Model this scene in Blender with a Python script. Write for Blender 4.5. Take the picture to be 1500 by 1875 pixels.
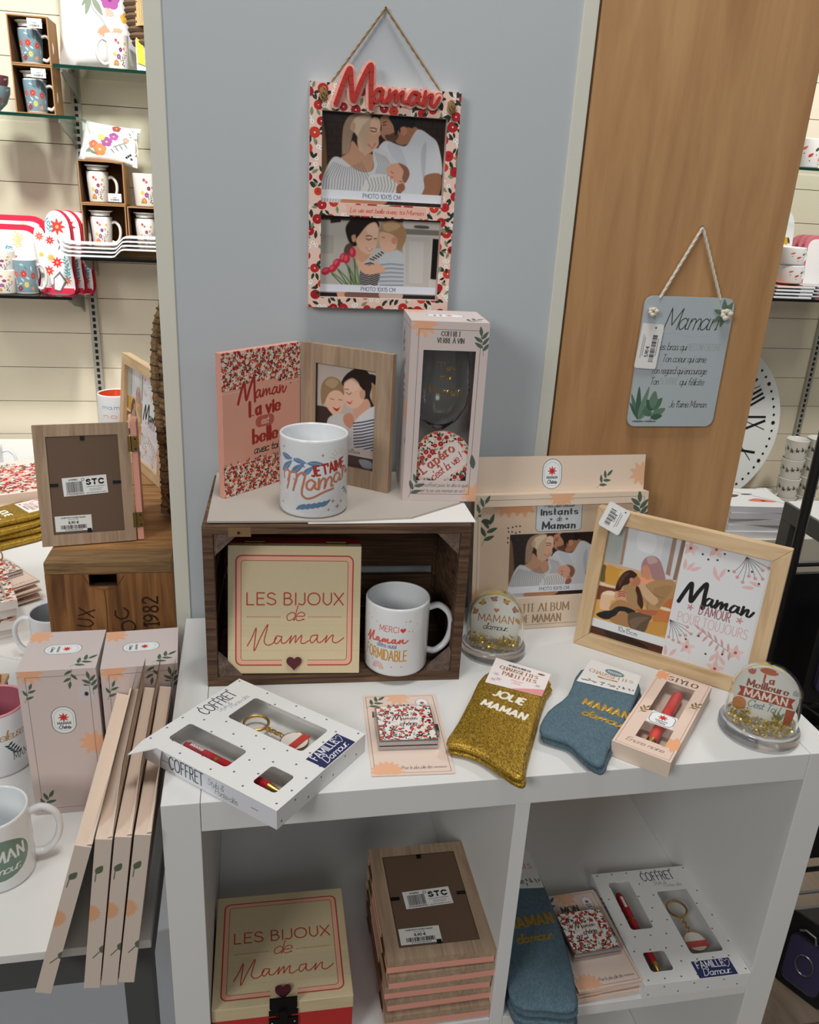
import bpy, bmesh, math, random
import numpy as np
from mathutils import Vector, Matrix

for o in list(bpy.data.objects):
    bpy.data.objects.remove(o)
SC = bpy.context.scene
COL = SC.collection
CM = 0.01
R = math.radians

# ------------------------------------------------------------------ camera, world, lamps
def set_camera():
    f, yaw, pit, rol = 1517.09, 0.2008, 0.3703, 0.0558
    fw = Vector((math.sin(yaw)*math.cos(pit), math.cos(yaw)*math.cos(pit), -math.sin(pit)))
    rt = Vector((math.cos(yaw), -math.sin(yaw), 0))
    up = rt.cross(fw)
    c, s = math.cos(rol), math.sin(rol)
    r2, u2 = c*rt+s*up, -s*rt+c*up
    cd = bpy.data.cameras.new('camera')
    co = bpy.data.objects.new('camera', cd)
    COL.objects.link(co)
    m = Matrix((r2, u2, -fw)).transposed().to_4x4()
    m.translation = Vector((9.625, -69.562, 135.793))*CM
    co.matrix_world = m
    cd.sensor_fit = 'HORIZONTAL'
    cd.sensor_width = 36
    cd.lens = 36*f/1500
    cd.clip_start = 0.02
    SC.camera = co
set_camera()

w = bpy.data.worlds.new('room_light')
SC.world = w
w.use_nodes = True
w.node_tree.nodes['Background'].inputs[0].default_value = (0.93, 0.96, 1.0, 1)
w.node_tree.nodes['Background'].inputs[1].default_value = 0.12

def area(name, loc, size, power, target, col=(1, 0.985, 0.955), spread=150):
    ld = bpy.data.lights.new(name, 'AREA')
    ld.shape = 'SQUARE'
    ld.size = size
    ld.energy = power
    ld.color = col
    ld.spread = R(spread)
    lo = bpy.data.objects.new(name, ld)
    COL.objects.link(lo)
    lo.location = Vector(loc)*CM
    d = Vector(target)-Vector(loc)
    lo.rotation_euler = d.to_track_quat('-Z', 'Y').to_euler()
# ceiling lamps of the shop: near ones overhead, far ones down the aisle
area('ceiling_lamp_overhead', (30, -5, 292), 0.5, 12.5, (28, 10, 70))
area('ceiling_lamp_left', (-70, 35, 288), 0.4, 2.5, (-30, 40, 60))
for i_, (x_, p_) in enumerate(((-270, 44), (20, 15), (290, 5))):
    area('ceiling_lamp_aisle_%d' % (i_+1), (x_, -400+110*(x_ < -100), 290), 1.3, p_, (25, 10, 90))
area('ceiling_lamp_shelf', (-85, 62, 292), 0.2, 8, (-55, 206, 92), spread=78)
area('ceiling_lamp_gap', (-8, 66, 292), 0.2, 7, (-40, 206, 88), spread=78)
area('ceiling_lamp_clock', (205, 95, 285), 0.3, 30, (205, 204, 80))

SC.view_settings.view_transform = 'Standard'
SC.view_settings.look = 'None'
SC.view_settings.gamma = 1
SC.view_settings.use_curve_mapping = False
SC.view_settings.exposure = 0.0

# ------------------------------------------------------------------ materials
def lin(c):
    c = c/255.0
    return c/12.92 if c <= 0.04045 else ((c+0.055)/1.055)**2.4
def rgb(r, g, b):
    return (lin(r), lin(g), lin(b), 1)
_M = {}
def mat(name, col=None, rough=0.6, metal=0.0, spec=0.4, trans=0.0, ior=1.45, coat=0.0, bump=0.0, bscale=200):
    if name in _M:
        return _M[name]
    m = bpy.data.materials.new(name)
    m.use_nodes = True
    b = m.node_tree.nodes['Principled BSDF']
    if col:
        b.inputs['Base Color'].default_value = rgb(*col)
    b.inputs['Roughness'].default_value = rough
    b.inputs['Metallic'].default_value = metal
    b.inputs['Specular IOR Level'].default_value = spec
    b.inputs['Transmission Weight'].default_value = trans
    b.inputs['IOR'].default_value = ior
    b.inputs['Coat Weight'].default_value = coat
    if bump:
        add_bump(m, bscale, bump)
    _M[name] = m
    return m
def add_bump(m, scale, strength, dist=0.001, stretch=None):
    nt = m.node_tree
    b = nt.nodes['Principled BSDF']
    tc = nt.nodes.new('ShaderNodeTexCoord')
    n = nt.nodes.new('ShaderNodeTexNoise')
    n.inputs['Scale'].default_value = scale
    n.inputs['Detail'].default_value = 3
    if stretch:
        mp = nt.nodes.new('ShaderNodeMapping')
        mp.inputs['Scale'].default_value = stretch
        nt.links.new(tc.outputs['Object'], mp.inputs[0])
        nt.links.new(mp.outputs[0], n.inputs['Vector'])
    else:
        nt.links.new(tc.outputs['Object'], n.inputs['Vector'])
    bp = nt.nodes.new('ShaderNodeBump')
    bp.inputs['Strength'].default_value = strength
    bp.inputs['Distance'].default_value = dist
    nt.links.new(n.outputs['Fac'], bp.inputs['Height'])
    nt.links.new(bp.outputs[0], b.inputs['Normal'])
def wood(name, c1, c2, stretch=(6, 6, 60), rough=0.6, detail=6, c3=None, scale=2.5, bump=0.15, dist=1.2):
    """procedural grain: noise stretched along the axis with the SMALL stretch value"""
    if name in _M:
        return _M[name]
    m = mat(name, c1, rough)
    nt = m.node_tree
    b = nt.nodes['Principled BSDF']
    tc = nt.nodes.new('ShaderNodeTexCoord')
    mp = nt.nodes.new('ShaderNodeMapping')
    mp.inputs['Scale'].default_value = stretch
    n = nt.nodes.new('ShaderNodeTexNoise')
    n.inputs['Scale'].default_value = scale
    n.inputs['Detail'].default_value = detail
    n.inputs['Roughness'].default_value = 0.6
    n.inputs['Distortion'].default_value = dist
    cr = nt.nodes.new('ShaderNodeValToRGB')
    cr.color_ramp.elements[0].position = 0.32
    cr.color_ramp.elements[0].color = rgb(*c2)
    cr.color_ramp.elements[1].position = 0.66
    cr.color_ramp.elements[1].color = rgb(*c1)
    if c3:
        e = cr.color_ramp.elements.new(0.5)
        e.color = rgb(*c3)
    nt.links.new(tc.outputs['Object'], mp.inputs[0])
    nt.links.new(mp.outputs[0], n.inputs['Vector'])
    nt.links.new(n.outputs['Fac'], cr.inputs[0])
    nt.links.new(cr.outputs[0], b.inputs['Base Color'])
    if bump:
        bp = nt.nodes.new('ShaderNodeBump')
        bp.inputs['Strength'].default_value = bump
        bp.inputs['Distance'].default_value = 0.001
        nt.links.new(n.outputs['Fac'], bp.inputs['Height'])
        nt.links.new(bp.outputs[0], b.inputs['Normal'])
    return m
def film(name='clear_film', tint=(255, 255, 255), gloss=0.06):
    """thin clear plastic: see-through with a faint reflection"""
    if name in _M:
        return _M[name]
    m = bpy.data.materials.new(name)
    m.use_nodes = True
    nt = m.node_tree
    nt.nodes.remove(nt.nodes['Principled BSDF'])
    out = nt.nodes['Material Output']
    t = nt.nodes.new('ShaderNodeBsdfTransparent')
    t.inputs[0].default_value = rgb(*tint)
    g = nt.nodes.new('ShaderNodeBsdfGlossy')
    g.inputs['Roughness'].default_value = 0.08
    fr = nt.nodes.new('ShaderNodeLayerWeight')
    fr.inputs['Blend'].default_value = 0.5
    pw = nt.nodes.new('ShaderNodeMath')
    pw.operation = 'POWER'
    pw.inputs[1].default_value = 4
    ad = nt.nodes.new('ShaderNodeMath')
    ad.operation = 'MULTIPLY_ADD'
    ad.inputs[1].default_value = 0.5
    ad.inputs[2].default_value = gloss
    mx = nt.nodes.new('ShaderNodeMixShader')
    nt.links.new(fr.outputs['Facing'], pw.inputs[0])
    nt.links.new(pw.outputs[0], ad.inputs[0])
    nt.links.new(ad.outputs[0], mx.inputs[0])
    nt.links.new(t.outputs[0], mx.inputs[1])
    nt.links.new(g.outputs[0], mx.inputs[2])
    nt.links.new(mx.outputs[0], out.inputs[0])
    _M[name] = m
    return m

# ------------------------------------------------------------------ mesh builder (all in cm)
class MB:
    def __init__(s):
        s.v, s.f, s.fm, s.uv, s.mats = [], [], [], [], []
    def mi(s, m):
        if m not in s.mats:
            s.mats.append(m)
        return s.mats.index(m)
    def face(s, pts, m, uv=None):
        i = len(s.v)
        s.v += [tuple(p) for p in pts]
        s.f.append(tuple(range(i, i+len(pts))))
        s.fm.append(s.mi(m))
        s.uv.append(uv if uv else [(0, 0)]*len(pts))
    def box(s, x0, x1, y0, y1, z0, z1, m, **fm):
        g = lambda k: fm.get(k, m)
        U = [(0, 0), (1, 0), (1, 1), (0, 1)]
        s.face([(x0, y0, z0), (x1, y0, z0), (x1, y0, z1), (x0, y0, z1)], g('front'), U)
        s.face([(x1, y1, z0), (x0, y1, z0), (x0, y1, z1), (x1, y1, z1)], g('back'), U)
        s.face([(x0, y1, z0), (x0, y0, z0), (x0, y0, z1), (x0, y1, z1)], g('left'), U)
        s.face([(x1, y0, z0), (x1, y1, z0), (x1, y1, z1), (x1, y0, z1)], g('right'), U)
        s.face([(x0, y0, z1), (x1, y0, z1), (x1, y1, z1), (x0, y1, z1)], g('top'), U)
        s.face([(x0, y1, z0), (x1, y1, z0), (x1, y0, z0), (x0, y0, z0)], g('bottom'), U)
        return s
    def grid(s, rows, m, uvr=None, close=False):
        """rows: list of equal-length lists of points (shared vertices)"""
        n, k = len(rows), len(rows[0])
        b = len(s.v)
        for r in rows:
            s.v += [tuple(p) for p in r]
        mi = s.mi(m)
        for i in range(n-1):
            for j in range(k if close else k-1):
                j2 = (j+1) % k
                s.f.append((b+i*k+j, b+i*k+j2, b+(i+1)*k+j2, b+(i+1)*k+j))
                s.fm.append(mi)
                if uvr:
                    ua, ub = j/(k if close else k-1), (j+1)/(k if close else k-1)
                    va, vb = uvr[i], uvr[i+1]
                    s.uv.append([(ua, va), (ub, va), (ub, vb), (ua, vb)])
                else:
                    s.uv.append([(0, 0)]*4)
    def lathe(s, prof, m, seg=40, cx=0, cy=0, uvr=None, a0=90.0, capb=False, capt=False):
        """u=0 at angle a0 (90 = +y), so u=0.5 faces -y; goes so that u grows to the right when seen from outside"""
        rows = []
        for r, z in prof:
            rows.append([(cx+r*math.cos(R(a0)+2*math.pi*j/seg), cy+r*math.sin(R(a0)+2*math.pi*j/seg), z) for j in range(seg)])
        s.grid(rows, m, uvr, True)
        if capb:
            s.face(rows[0][::-1], m)
        if capt:
            s.face(rows[-1], m)
    def tube(s, path, r, m, seg=8, closed=False, caps=True, rz=None):
        P = [Vector(p) for p in path]
        n = len(P)
        rows = []
        up = None
        for i in range(n):
            if closed:
                t = P[(i+1) % n]-P[i-1]
            else:
                t = P[min(i+1, n-1)]-P[max(i-1, 0)]
            if t.length < 1e-9:
                t = Vector((0, 0, 1))
            t.normalize()
            if up is None:
                up = Vector((0, 0, 1)) if abs(t.z) < 0.9 else Vector((0, 1, 0))
            a = t.cross(up)
            if a.length < 1e-6:
                a = t.orthogonal()
            a.normalize()
            b = a.cross(t).normalized()
            up = b
            rr = r[i] if isinstance(r, (list, tuple)) else r
            rows.append([P[i]+a*rr*math.cos(2*math.pi*j/seg)+b*(rz or rr)*math.sin(2*math.pi*j/seg) for j in range(seg)])
        if closed:
            rows.append(rows[0])
        s.grid(rows, m, None, True)
        if caps and not closed:
            s.face(rows[0], m)
            s.face(rows[-1][::-1], m)
    def prism(s, poly, a, b, m, ax='z', top=None, uvbox=None, side=None):
        """poly in the plane perpendicular to ax, from a to b along it; `top` is the material of the cap at b"""
        def P(p, h):
            return {'z': (p[0], p[1], h), 'y': (p[0], h, p[1]), 'x': (h, p[0], p[1])}[ax]
        ar = sum(poly[i-1][0]*poly[i][1]-poly[i][0]*poly[i-1][1] for i in range(len(poly)))
        if ar < 0:
            poly = poly[::-1]
        if uvbox is None:
            xs = [p[0] for p in poly]
            ys = [p[1] for p in poly]
            uvbox = (min(xs), min(ys), max(xs), max(ys))
        x0, y0, x1, y1 = uvbox
        U = [((p[0]-x0)/(x1-x0), (p[1]-y0)/(y1-y0)) for p in poly]
        s.face([P(p, a) for p in poly][::-1], m, U[::-1])
        s.face([P(p, b) for p in poly], top or m, U)
        n = len(poly)
        for i in range(n):
            j = (i+1) % n
            s.face([P(poly[i], a), P(poly[j], a), P(poly[j], b), P(poly[i], b)], side or m)
        return s
    def plate(s, W, H, T, holes, front, side=None, back=None, hole=None, x0=0, z0=0, y0=0, rad=0.0, wall=None, lay=False):
        """upright plate, front face at y0 looking to -y, with rectangular holes (x0,z0,x1,z1) cut through `wall` deep"""
        side = side or front
        back = back or side
        hole = hole or side
        wall = T if wall is None else wall
        xs = sorted(set([0, W]+[h[0] for h in holes]+[h[2] for h in holes]))
        zs = sorted(set([0, H]+[h[1] for h in holes]+[h[3] for h in holes]))
        for i in range(len(xs)-1):
            for k in range(len(zs)-1):
                xa, xb, za, zb = xs[i], xs[i+1], zs[k], zs[k+1]
                cx, cz = (xa+xb)/2, (za+zb)/2
                if any(h[0] < cx < h[2] and h[1] < cz < h[3] for h in holes):
                    continue
                s.face([(x0+xa, y0, z0+za), (x0+xb, y0, z0+za), (x0+xb, y0, z0+zb), (x0+xa, y0, z0+zb)], front,
                       [(xa/W, za/H), (xb/W, za/H), (xb/W, zb/H), (xa/W, zb/H)])
                if wall == T:
                    s.face([(x0+xb, y0+T, z0+za), (x0+xa, y0+T, z0+za), (x0+xa, y0+T, z0+zb), (x0+xb, y0+T, z0+zb)], back,
                           [(1-xb/W, za/H), (1-xa/W, za/H), (1-xa/W, zb/H), (1-xb/W, zb/H)])
        for h in holes:
            a, b, c, d = x0+h[0], z0+h[1], x0+h[2], z0+h[3]
            for p, q in (((a, b), (c, b)), ((c, b), (c, d)), ((c, d), (a, d)), ((a, d), (a, b))):
                s.face([(p[0], y0, p[1]), (p[0], y0+wall, p[1]), (q[0], y0+wall, q[1]), (q[0], y0, q[1])], hole)
            if rad:
                for px, pz, sx, sz in ((a, b, 1, 1), (c, b, -1, 1), (c, d, -1, -1), (a, d, 1, -1)):
                    arc = [(px+sx*rad*(1-math.cos(R(t))), y0, pz+sz*rad*(1-math.sin(R(t)))) for t in (0, 22, 45, 68, 90)]
                    fan = [(px, y0, pz)]+arc
                    uv = [((p[0]-x0)/W, (p[2]-z0)/H) for p in fan]
                    if sx*sz > 0:
                        fan, uv = fan[::-1], uv[::-1]
                    s.face(fan, front, uv)
        if wall != T:
            s.face([(x0+W, y0+T, z0), (x0, y0+T, z0), (x0, y0+T, z0+H), (x0+W, y0+T, z0+H)], back, [(0, 0), (1, 0), (1, 1), (0, 1)])
        U = [(0, 0), (1, 0), (1, 1), (0, 1)]
        sd = side if isinstance(side, dict) else dict(l=side, r=side, t=side, b=side)
        a, b, c, d, e, f = x0, x0+W, y0, y0+T, z0, z0+H
        s.face([(a, d, e), (a, c, e), (a, c, f), (a, d, f)], sd['l'], [(1, 0), (1, 1), (0, 1), (0, 0)] if lay else U)
        s.face([(b, c, e), (b, d, e), (b, d, f), (b, c, f)], sd['r'], [(0, 1), (0, 0), (1, 0), (1, 1)] if lay else U)
        s.face([(a, c, f), (b, c, f), (b, d, f), (a, d, f)], sd['t'], U)
        s.face([(a, d, e), (b, d, e), (b, c, e), (a, c, e)], sd['b'], U)
        return s
    def ribbon(s, P, half, y0, y1, m, k=8):
        """flat raised lettering in the xz plane: a rounded band along the polyline, from y0 (front) to y1"""
        for i in range(len(P)):
            x, z = P[i]
            e = (i*5 % 13)*.004
            s.prism([(x+half*math.cos(2*math.pi*j/k), z+half*math.sin(2*math.pi*j/k)) for j in range(k)], y1, y0-e, m, 'y')
            if i:
                u, v = P[i-1]
                dx, dz = x-u, z-v
                L = math.hypot(dx, dz)
                if L > 1e-6:
                    nx, nz = -dz/L*half, dx/L*half
                    s.prism([(u+nx, v+nz), (u-nx, v-nz), (x-nx, z-nz), (x+nx, z+nz)], y1, y0-e-.002, m, 'y')
    def ball(s, c, rx, ry, rz, m, n=8, k=12):
        rows = []
        for i in range(n+1):
            t = math.pi*i/n
            rr = max(math.sin(t), 1e-3)
            rows.append([(c[0]+rx*rr*math.cos(2*math.pi*j/k), c[1]+ry*rr*math.sin(2*math.pi*j/k), c[2]-rz*math.cos(t)) for j in range(k)])
        s.grid(rows, m, None, True)
    def build(s, name, parent=None, smooth=False, bevel=0, kind=None, merge=False, angle=40):
        me = bpy.data.meshes.new(name)
        me.from_pydata([(x*CM, y*CM, z*CM) for x, y, z in s.v], [], s.f)
        for m in s.mats:
            me.materials.append(m)
        me.polygons.foreach_set('material_index', s.fm)
        ul = me.uv_layers.new(name='UVMap')
        flat = [c for f in s.uv for uv in f for c in uv]
        ul.data.foreach_set('uv', flat)
        if merge or bevel or smooth:
            bm = bmesh.new()
            bm.from_mesh(me)
            bmesh.ops.remove_doubles(bm, verts=bm.verts, dist=1e-5)
            if bevel:
                es = [e for e in bm.edges if len(e.link_faces) == 2 and e.calc_face_angle(0) > R(35)]
                if es:
                    bmesh.ops.bevel(bm, geom=es, offset=bevel*CM, segments=2, profile=0.6, affect='EDGES', clamp_overlap=True)
            if smooth:
                for f in bm.faces:
                    f.smooth = True
                for e in bm.edges:
                    if len(e.link_faces) == 2 and e.calc_face_angle(0) > R(angle):
                        e.smooth = False
            bm.to_mesh(me)
            bm.free()
        o = bpy.data.objects.new(name, me)
        COL.objects.link(o)
        if parent:
            o.parent = parent
        if kind:
            o['kind'] = kind
        return o

def thing(name, label, cat, loc=(0, 0, 0), yaw=0, tilt=0, roll=0, group=None):
    o = bpy.data.objects.new(name, None)
    o.empty_display_size = 0.02
    COL.objects.link(o)
    o.location = Vector(loc)*CM
    o.rotation_euler = (Matrix.Rotation(R(yaw), 3, 'Z') @ Matrix.Rotation(R(-tilt), 3, 'X') @ Matrix.Rotation(R(-roll), 3, 'Y')).to_euler()
    return tag(o, label, cat, group)
def tag(o, label, cat, group=None):
    o['label'] = label
    o['category'] = cat
    if group:
        o['group'] = group
    return o
def place(o, loc, yaw=0, tilt=0, roll=0):
    o.location = Vector(loc)*CM
    o.rotation_euler = (Matrix.Rotation(R(yaw), 3, 'Z') @ Matrix.Rotation(R(-tilt), 3, 'X') @ Matrix.Rotation(R(-roll), 3, 'Y')).to_euler()
    return o
def dup(root, loc, yaw=0, tilt=0, roll=0, label=None):
    """a copy of a thing with copies of its parts and sub-parts"""
    r = root.copy()
    COL.objects.link(r)
    place(r, loc, yaw, tilt, roll)
    if label:
        r['label'] = label
    for ch in list(root.children):
        c = ch.copy()
        COL.objects.link(c)
        c.parent = r
        for g in ch.children:
            d = g.copy()
            COL.objects.link(d)
            d.parent = c
    return r
# ------------------------------------------------------------------ printed surfaces: painted in code, pixel by pixel
def spline(P, n=6, closed=False):
    P = [np.array(p, float) for p in P]
    if len(P) < 3:
        return P
    Q = [P[-1]]+P+[P[0], P[1]] if closed else [2*P[0]-P[1]]+P+[2*P[-1]-P[-2]]
    out = []
    for i in range(1, len(Q)-2):
        a, b, c, d = Q[i-1:i+3]
        for t in np.linspace(0, 1, n, endpoint=False):
            out.append(0.5*((2*b)+(c-a)*t+(2*a-5*b+4*c-d)*t*t+(3*b-a-3*c+d)*t**3))
    if not closed:
        out.append(P[-1])
    return out

GL = {
 'A': '0 0,.34 1,.68 0;.12 .33,.56 .33', 'B': '.05 0,.05 1;~.05 1,.33 .99,.46 .78,.33 .55,.05 .54;~.05 .54,.38 .53,.54 .28,.38 .01,.05 0',
 'C': '~.66 .84,.38 1,.1 .82,.02 .5,.1 .18,.38 0,.66 .16', 'D': '.05 0,.05 1;~.05 1,.34 .98,.58 .75,.6 .5,.58 .25,.34 .02,.05 0',
 'E': '.05 0,.05 1;.05 1,.5 1;.05 .53,.44 .53;.05 0,.5 0', 'F': '.05 0,.05 1;.05 1,.5 1;.05 .52,.42 .52',
 'G': '~.66 .84,.38 1,.1 .82,.02 .5,.1 .18,.38 0,.66 .16;.66 .16,.66 .46;.66 .46,.42 .46', 'H': '.05 0,.05 1;.58 0,.58 1;.05 .53,.58 .53',
 'I': '.06 0,.06 1', 'J': '~.4 1,.4 .6,.4 .2,.25 0,.02 .08', 'K': '.05 0,.05 1;.55 1,.05 .48;.18 .6,.58 0', 'L': '.05 1,.05 0;.05 0,.46 0',
 'M': '.04 0,.08 1;.08 1,.42 .2;.42 .2,.76 1;.76 1,.8 0', 'N': '.05 0,.05 1;.05 1,.6 0;.6 0,.6 1',
 'O': '~@.4 1,.12 .86,.02 .5,.12 .14,.4 0,.68 .14,.78 .5,.68 .86', 'P': '.05 0,.05 1;~.05 1,.38 .99,.54 .74,.38 .49,.05 .48',
 'Q': '~@.4 1,.12 .86,.02 .5,.12 .14,.4 0,.68 .14,.78 .5,.68 .86;.5 .22,.76 -.05', 'R': '.05 0,.05 1;~.05 1,.38 .99,.52 .75,.38 .51,.05 .5;.28 .5,.56 0',
 'S': '~.5 .86,.28 1,.06 .86,.08 .64,.3 .52,.5 .38,.52 .14,.28 0,.02 .14', 'T': '.28 0,.28 1;0 1,.56 1', 'U': '~.05 1,.05 .6,.06 .25,.3 0,.54 .25,.55 .6,.55 1',
 'V': '0 1,.32 0;.32 0,.64 1', 'W': '0 1,.22 0;.22 0,.44 .9;.44 .9,.66 0;.66 0,.88 1', 'X': '0 0,.58 1;0 1,.58 0', 'Y': '0 1,.3 .48;.6 1,.3 .48;.3 .48,.3 0',
 'Z': '.02 1,.55 1;.55 1,0 0;0 0,.56 0',
 'a': '~.44 .42,.26 .54,.06 .42,.03 .2,.16 0,.34 .08,.44 .3;~.45 .54,.44 .2,.47 .03,.56 .04', 'b': '.05 1,.05 0;~.05 .4,.24 .54,.46 .4,.48 .2,.34 0,.14 .02,.05 .14',
 'c': '~.42 .44,.24 .54,.06 .4,.03 .2,.14 .02,.3 0,.44 .1', 'd': '.46 1,.46 0;~.46 .4,.28 .54,.06 .42,.03 .2,.14 .01,.32 .04,.46 .2',
 'e': '~.06 .27,.46 .3,.42 .48,.24 .55,.07 .42,.03 .2,.14 .01,.32 0,.46 .1', 'f': '~.4 .92,.28 1,.17 .88,.16 .5,.16 0;0 .52,.36 .52',
 'g': '~.44 .42,.26 .54,.06 .42,.03 .2,.16 .02,.34 .1,.44 .3;~.45 .54,.45 .1,.42 -.2,.22 -.32,.04 -.22', 'h': '.05 1,.05 0;~.05 .34,.2 .52,.36 .5,.42 .32,.42 0',
 'i': '.06 .52,.06 0;.06 .74,.06 .76', 'j': '~.14 .52,.14 0,.08 -.25,-.08 -.28;.14 .74,.14 .76', 'k': '.05 1,.05 0;.4 .52,.06 .2;.16 .3,.42 0', 'l': '.06 1,.06 0',
 'm': '.05 .52,.05 0;~.05 .32,.18 .52,.32 .48,.36 .3,.36 0;~.36 .32,.5 .52,.63 .48,.67 .3,.67 0', 'n': '.05 .52,.05 0;~.05 .32,.2 .52,.36 .5,.42 .32,.42 0',
 'o': '~@.26 .54,.07 .43,.03 .27,.07 .1,.26 0,.45 .1,.49 .27,.45 .43', 'p': '.05 .52,.05 -.32;~.05 .4,.24 .54,.46 .42,.48 .22,.34 0,.14 .02,.05 .14',
 'q': '.46 .52,.46 -.32;~.46 .4,.28 .54,.06 .42,.03 .2,.14 .01,.32 .04,.46 .2', 'r': '.05 .52,.05 0;~.05 .3,.16 .5,.32 .52', 's': '~.38 .46,.22 .54,.06 .44,.12 .3,.3 .24,.38 .12,.22 0,.02 .08',
 't': '~.16 .8,.16 .3,.18 .06,.34 .03;0 .52,.34 .52', 'u': '~.05 .52,.05 .2,.14 0,.32 .06,.42 .24;.43 .52,.43 0', 'v': '0 .52,.22 0;.22 0,.44 .52', 'w': '0 .52,.16 0;.16 0,.32 .48;.32 .48,.48 0;.48 0,.64 .52',
 'x': '0 0,.42 .52;0 .52,.42 0', 'y': '0 .52,.24 .02;~.46 .52,.24 .02,.14 -.24,-.04 -.3', 'z': '.02 .52,.4 .52;.4 .52,0 0;0 0,.42 0',
 '0': '~@.28 1,.08 .84,.02 .5,.08 .16,.28 0,.48 .16,.54 .5,.48 .84', '1': '.02 .8,.22 1;.22 1,.22 0', '2': '~.04 .8,.14 .97,.32 1,.48 .84,.44 .6,.2 .28,.02 0;.02 0,.54 0',
 '3': '~.04 .9,.26 1,.46 .84,.4 .6,.2 .54;~.2 .54,.44 .46,.5 .22,.28 0,.02 .12', '4': '.4 0,.4 1;.4 1,0 .3;0 .3,.56 .3', '5': '.46 1,.1 1;.1 1,.06 .56;~.06 .56,.3 .62,.5 .42,.46 .12,.24 0,.02 .1',
 '6': '~.44 .94,.2 .8,.04 .45,.06 .15,.26 0,.46 .14,.48 .36,.3 .54,.08 .4', '7': '.02 1,.52 1;.52 1,.18 0', '8': '~@.28 1,.1 .88,.12 .64,.28 .54,.46 .38,.5 .14,.28 0,.06 .14,.1 .38,.28 .54,.44 .64,.46 .88',
 '9': '~.1 .06,.34 .2,.5 .55,.48 .85,.28 1,.08 .86,.06 .64,.24 .46,.46 .6', "'": '.06 1,.04 .76', '.': '.06 0,.06 .03', ',': '.08 .04,.02 -.14', '!': '.06 1,.06 .28;.06 0,.06 .03', '-': '.02 .3,.3 .3',
 '&': '~.6 0,.16 .62,.2 .94,.36 .98,.42 .78,.06 .3,.1 .06,.3 0,.5 .16,.6 .38', '€': '~.6 .86,.36 1,.14 .8,.1 .5,.14 .2,.36 0,.6 .14;0 .58,.46 .58;0 .42,.42 .42', '+': '.02 .3,.4 .3;.21 .1,.21 .5', '/': '0 -.1,.4 1', ':': '.06 0,.06 .03;.06 .42,.06 .45',
}
ACC = {'é': ('e', '.18 .66,.34 .82'), 'è': ('e', '.34 .66,.18 .82'), 'ê': ('e', '.12 .66,.25 .8;.25 .8,.38 .66'), 'à': ('a', '.32 .66,.16 .82'), 'À': ('A', '.42 1.08,.26 1.22'), 'È': ('E', '.34 1.08,.2 1.2')}
GL['É'] = GL['E']+';.2 1.08,.34 1.2'
_gc = {}
def glyph(ch):
    if ch in _gc:
        return _gc[ch]
    src = GL.get(ch)
    if ch in ACC:
        src = GL[ACC[ch][0]]+';'+ACC[ch][1]
    st = []
    for part in (src or '').split(';'):
        if not part:
            continue
        sm = part[0] == '~'
        cl = part[:2] == '~@'
        pts = [tuple(map(float, q.split())) for q in part.lstrip('~@').split(',')]
        st.append(([tuple(p) for p in spline(pts+([] if not cl else []), 5, cl)]+([pts[0]] if cl else [])) if sm else pts)
    wd = max([p[0] for q in st for p in q] or [0.25])
    _gc[ch] = (st, wd)
    return _gc[ch]

def layout(s, h, style='sans', space=None, slant=None):
    """strokes of a line of writing, baseline at y=0, starting at x=0, in cm"""
    space = space if space is not None else {'sans': .17, 'serif': .2, 'script': .03}[style]
    slant = slant if slant is not None else {'sans': 0, 'serif': 0, 'script': .22}[style]
    x, out = 0.0, []
    for ch in s:
        if ch == ' ':
            x += .32*h
            continue
        st, wd = glyph(ch)
        for q in st:
            out.append(([(x+(p[0]+slant*p[1])*h, p[1]*h) for p in q], len(q) == 2 and style == 'serif'))
        if style == 'script' and ch.islower() and ch not in 'aotx':
            out.append(([(x+(wd-.02)*h, .04*h), (x+(wd+.06)*h, .06*h)], False))
        x += (wd+space)*h
    return out, max(x-space*h, 0.01)

HERO = {
 'round': ['702 1490,700 1450,722 1424,750 1424,762 1452,752 1510,735 1562', '742 1500,765 1440,795 1422,822 1432,822 1480,806 1530,795 1566', '806 1520,832 1450,868 1420,890 1436,878 1500,866 1560,872 1596,904 1616,950 1606,1000 1580,1050 1560,1106 1548', '962 1488,934 1470,904 1496,906 1536,936 1544,966 1494,962 1530,984 1542', '992 1462,990 1542,1004 1486,1026 1460,1040 1478,1034 1536,1052 1478,1076 1454,1092 1474,1088 1522,1104 1524',
           '1166 1448,1138 1430,1112 1458,1114 1494,1142 1498,1170 1454,1168 1490,1188 1492', '1196 1404,1200 1482,1212 1424,1232 1402,1244 1420,1240 1450,1256 1440'],  # lettering traced as strokes on a unit-high box
 'brush': ['322 400,370 270,425 152,440 250,460 375,520 240,592 125,598 280,603 425', '690 300,650 295,618 345,635 385,670 365,695 305,690 360,705 390,742 345', '748 300,738 388,775 325,802 312,800 385,832 330,858 315,855 380,890 385',
           '985 325,940 315,905 365,920 400,960 380,990 325,985 385,1012 400', '1040 308,1030 405,1070 340,1097 338,1090 400,1120 410,1157 352'],
 'line': ['400 405,440 330,478 240,470 330,462 450,520 320,580 208,562 300,550 365,578 398,625 382,660 330', '702 320,660 315,640 360,662 385,700 340,706 318,702 370,732 380,768 345,792 312', '792 312,776 380,802 340,832 310,826 375,852 340,884 308,876 370,902 383,950 355',
          '1022 305,976 312,960 352,977 378,1015 340,1026 304,1022 360,1047 375,1085 345,1112 310', '1112 310,1096 375,1132 330,1166 305,1160 360,1192 378,1232 355,1262 330'],
}
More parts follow.
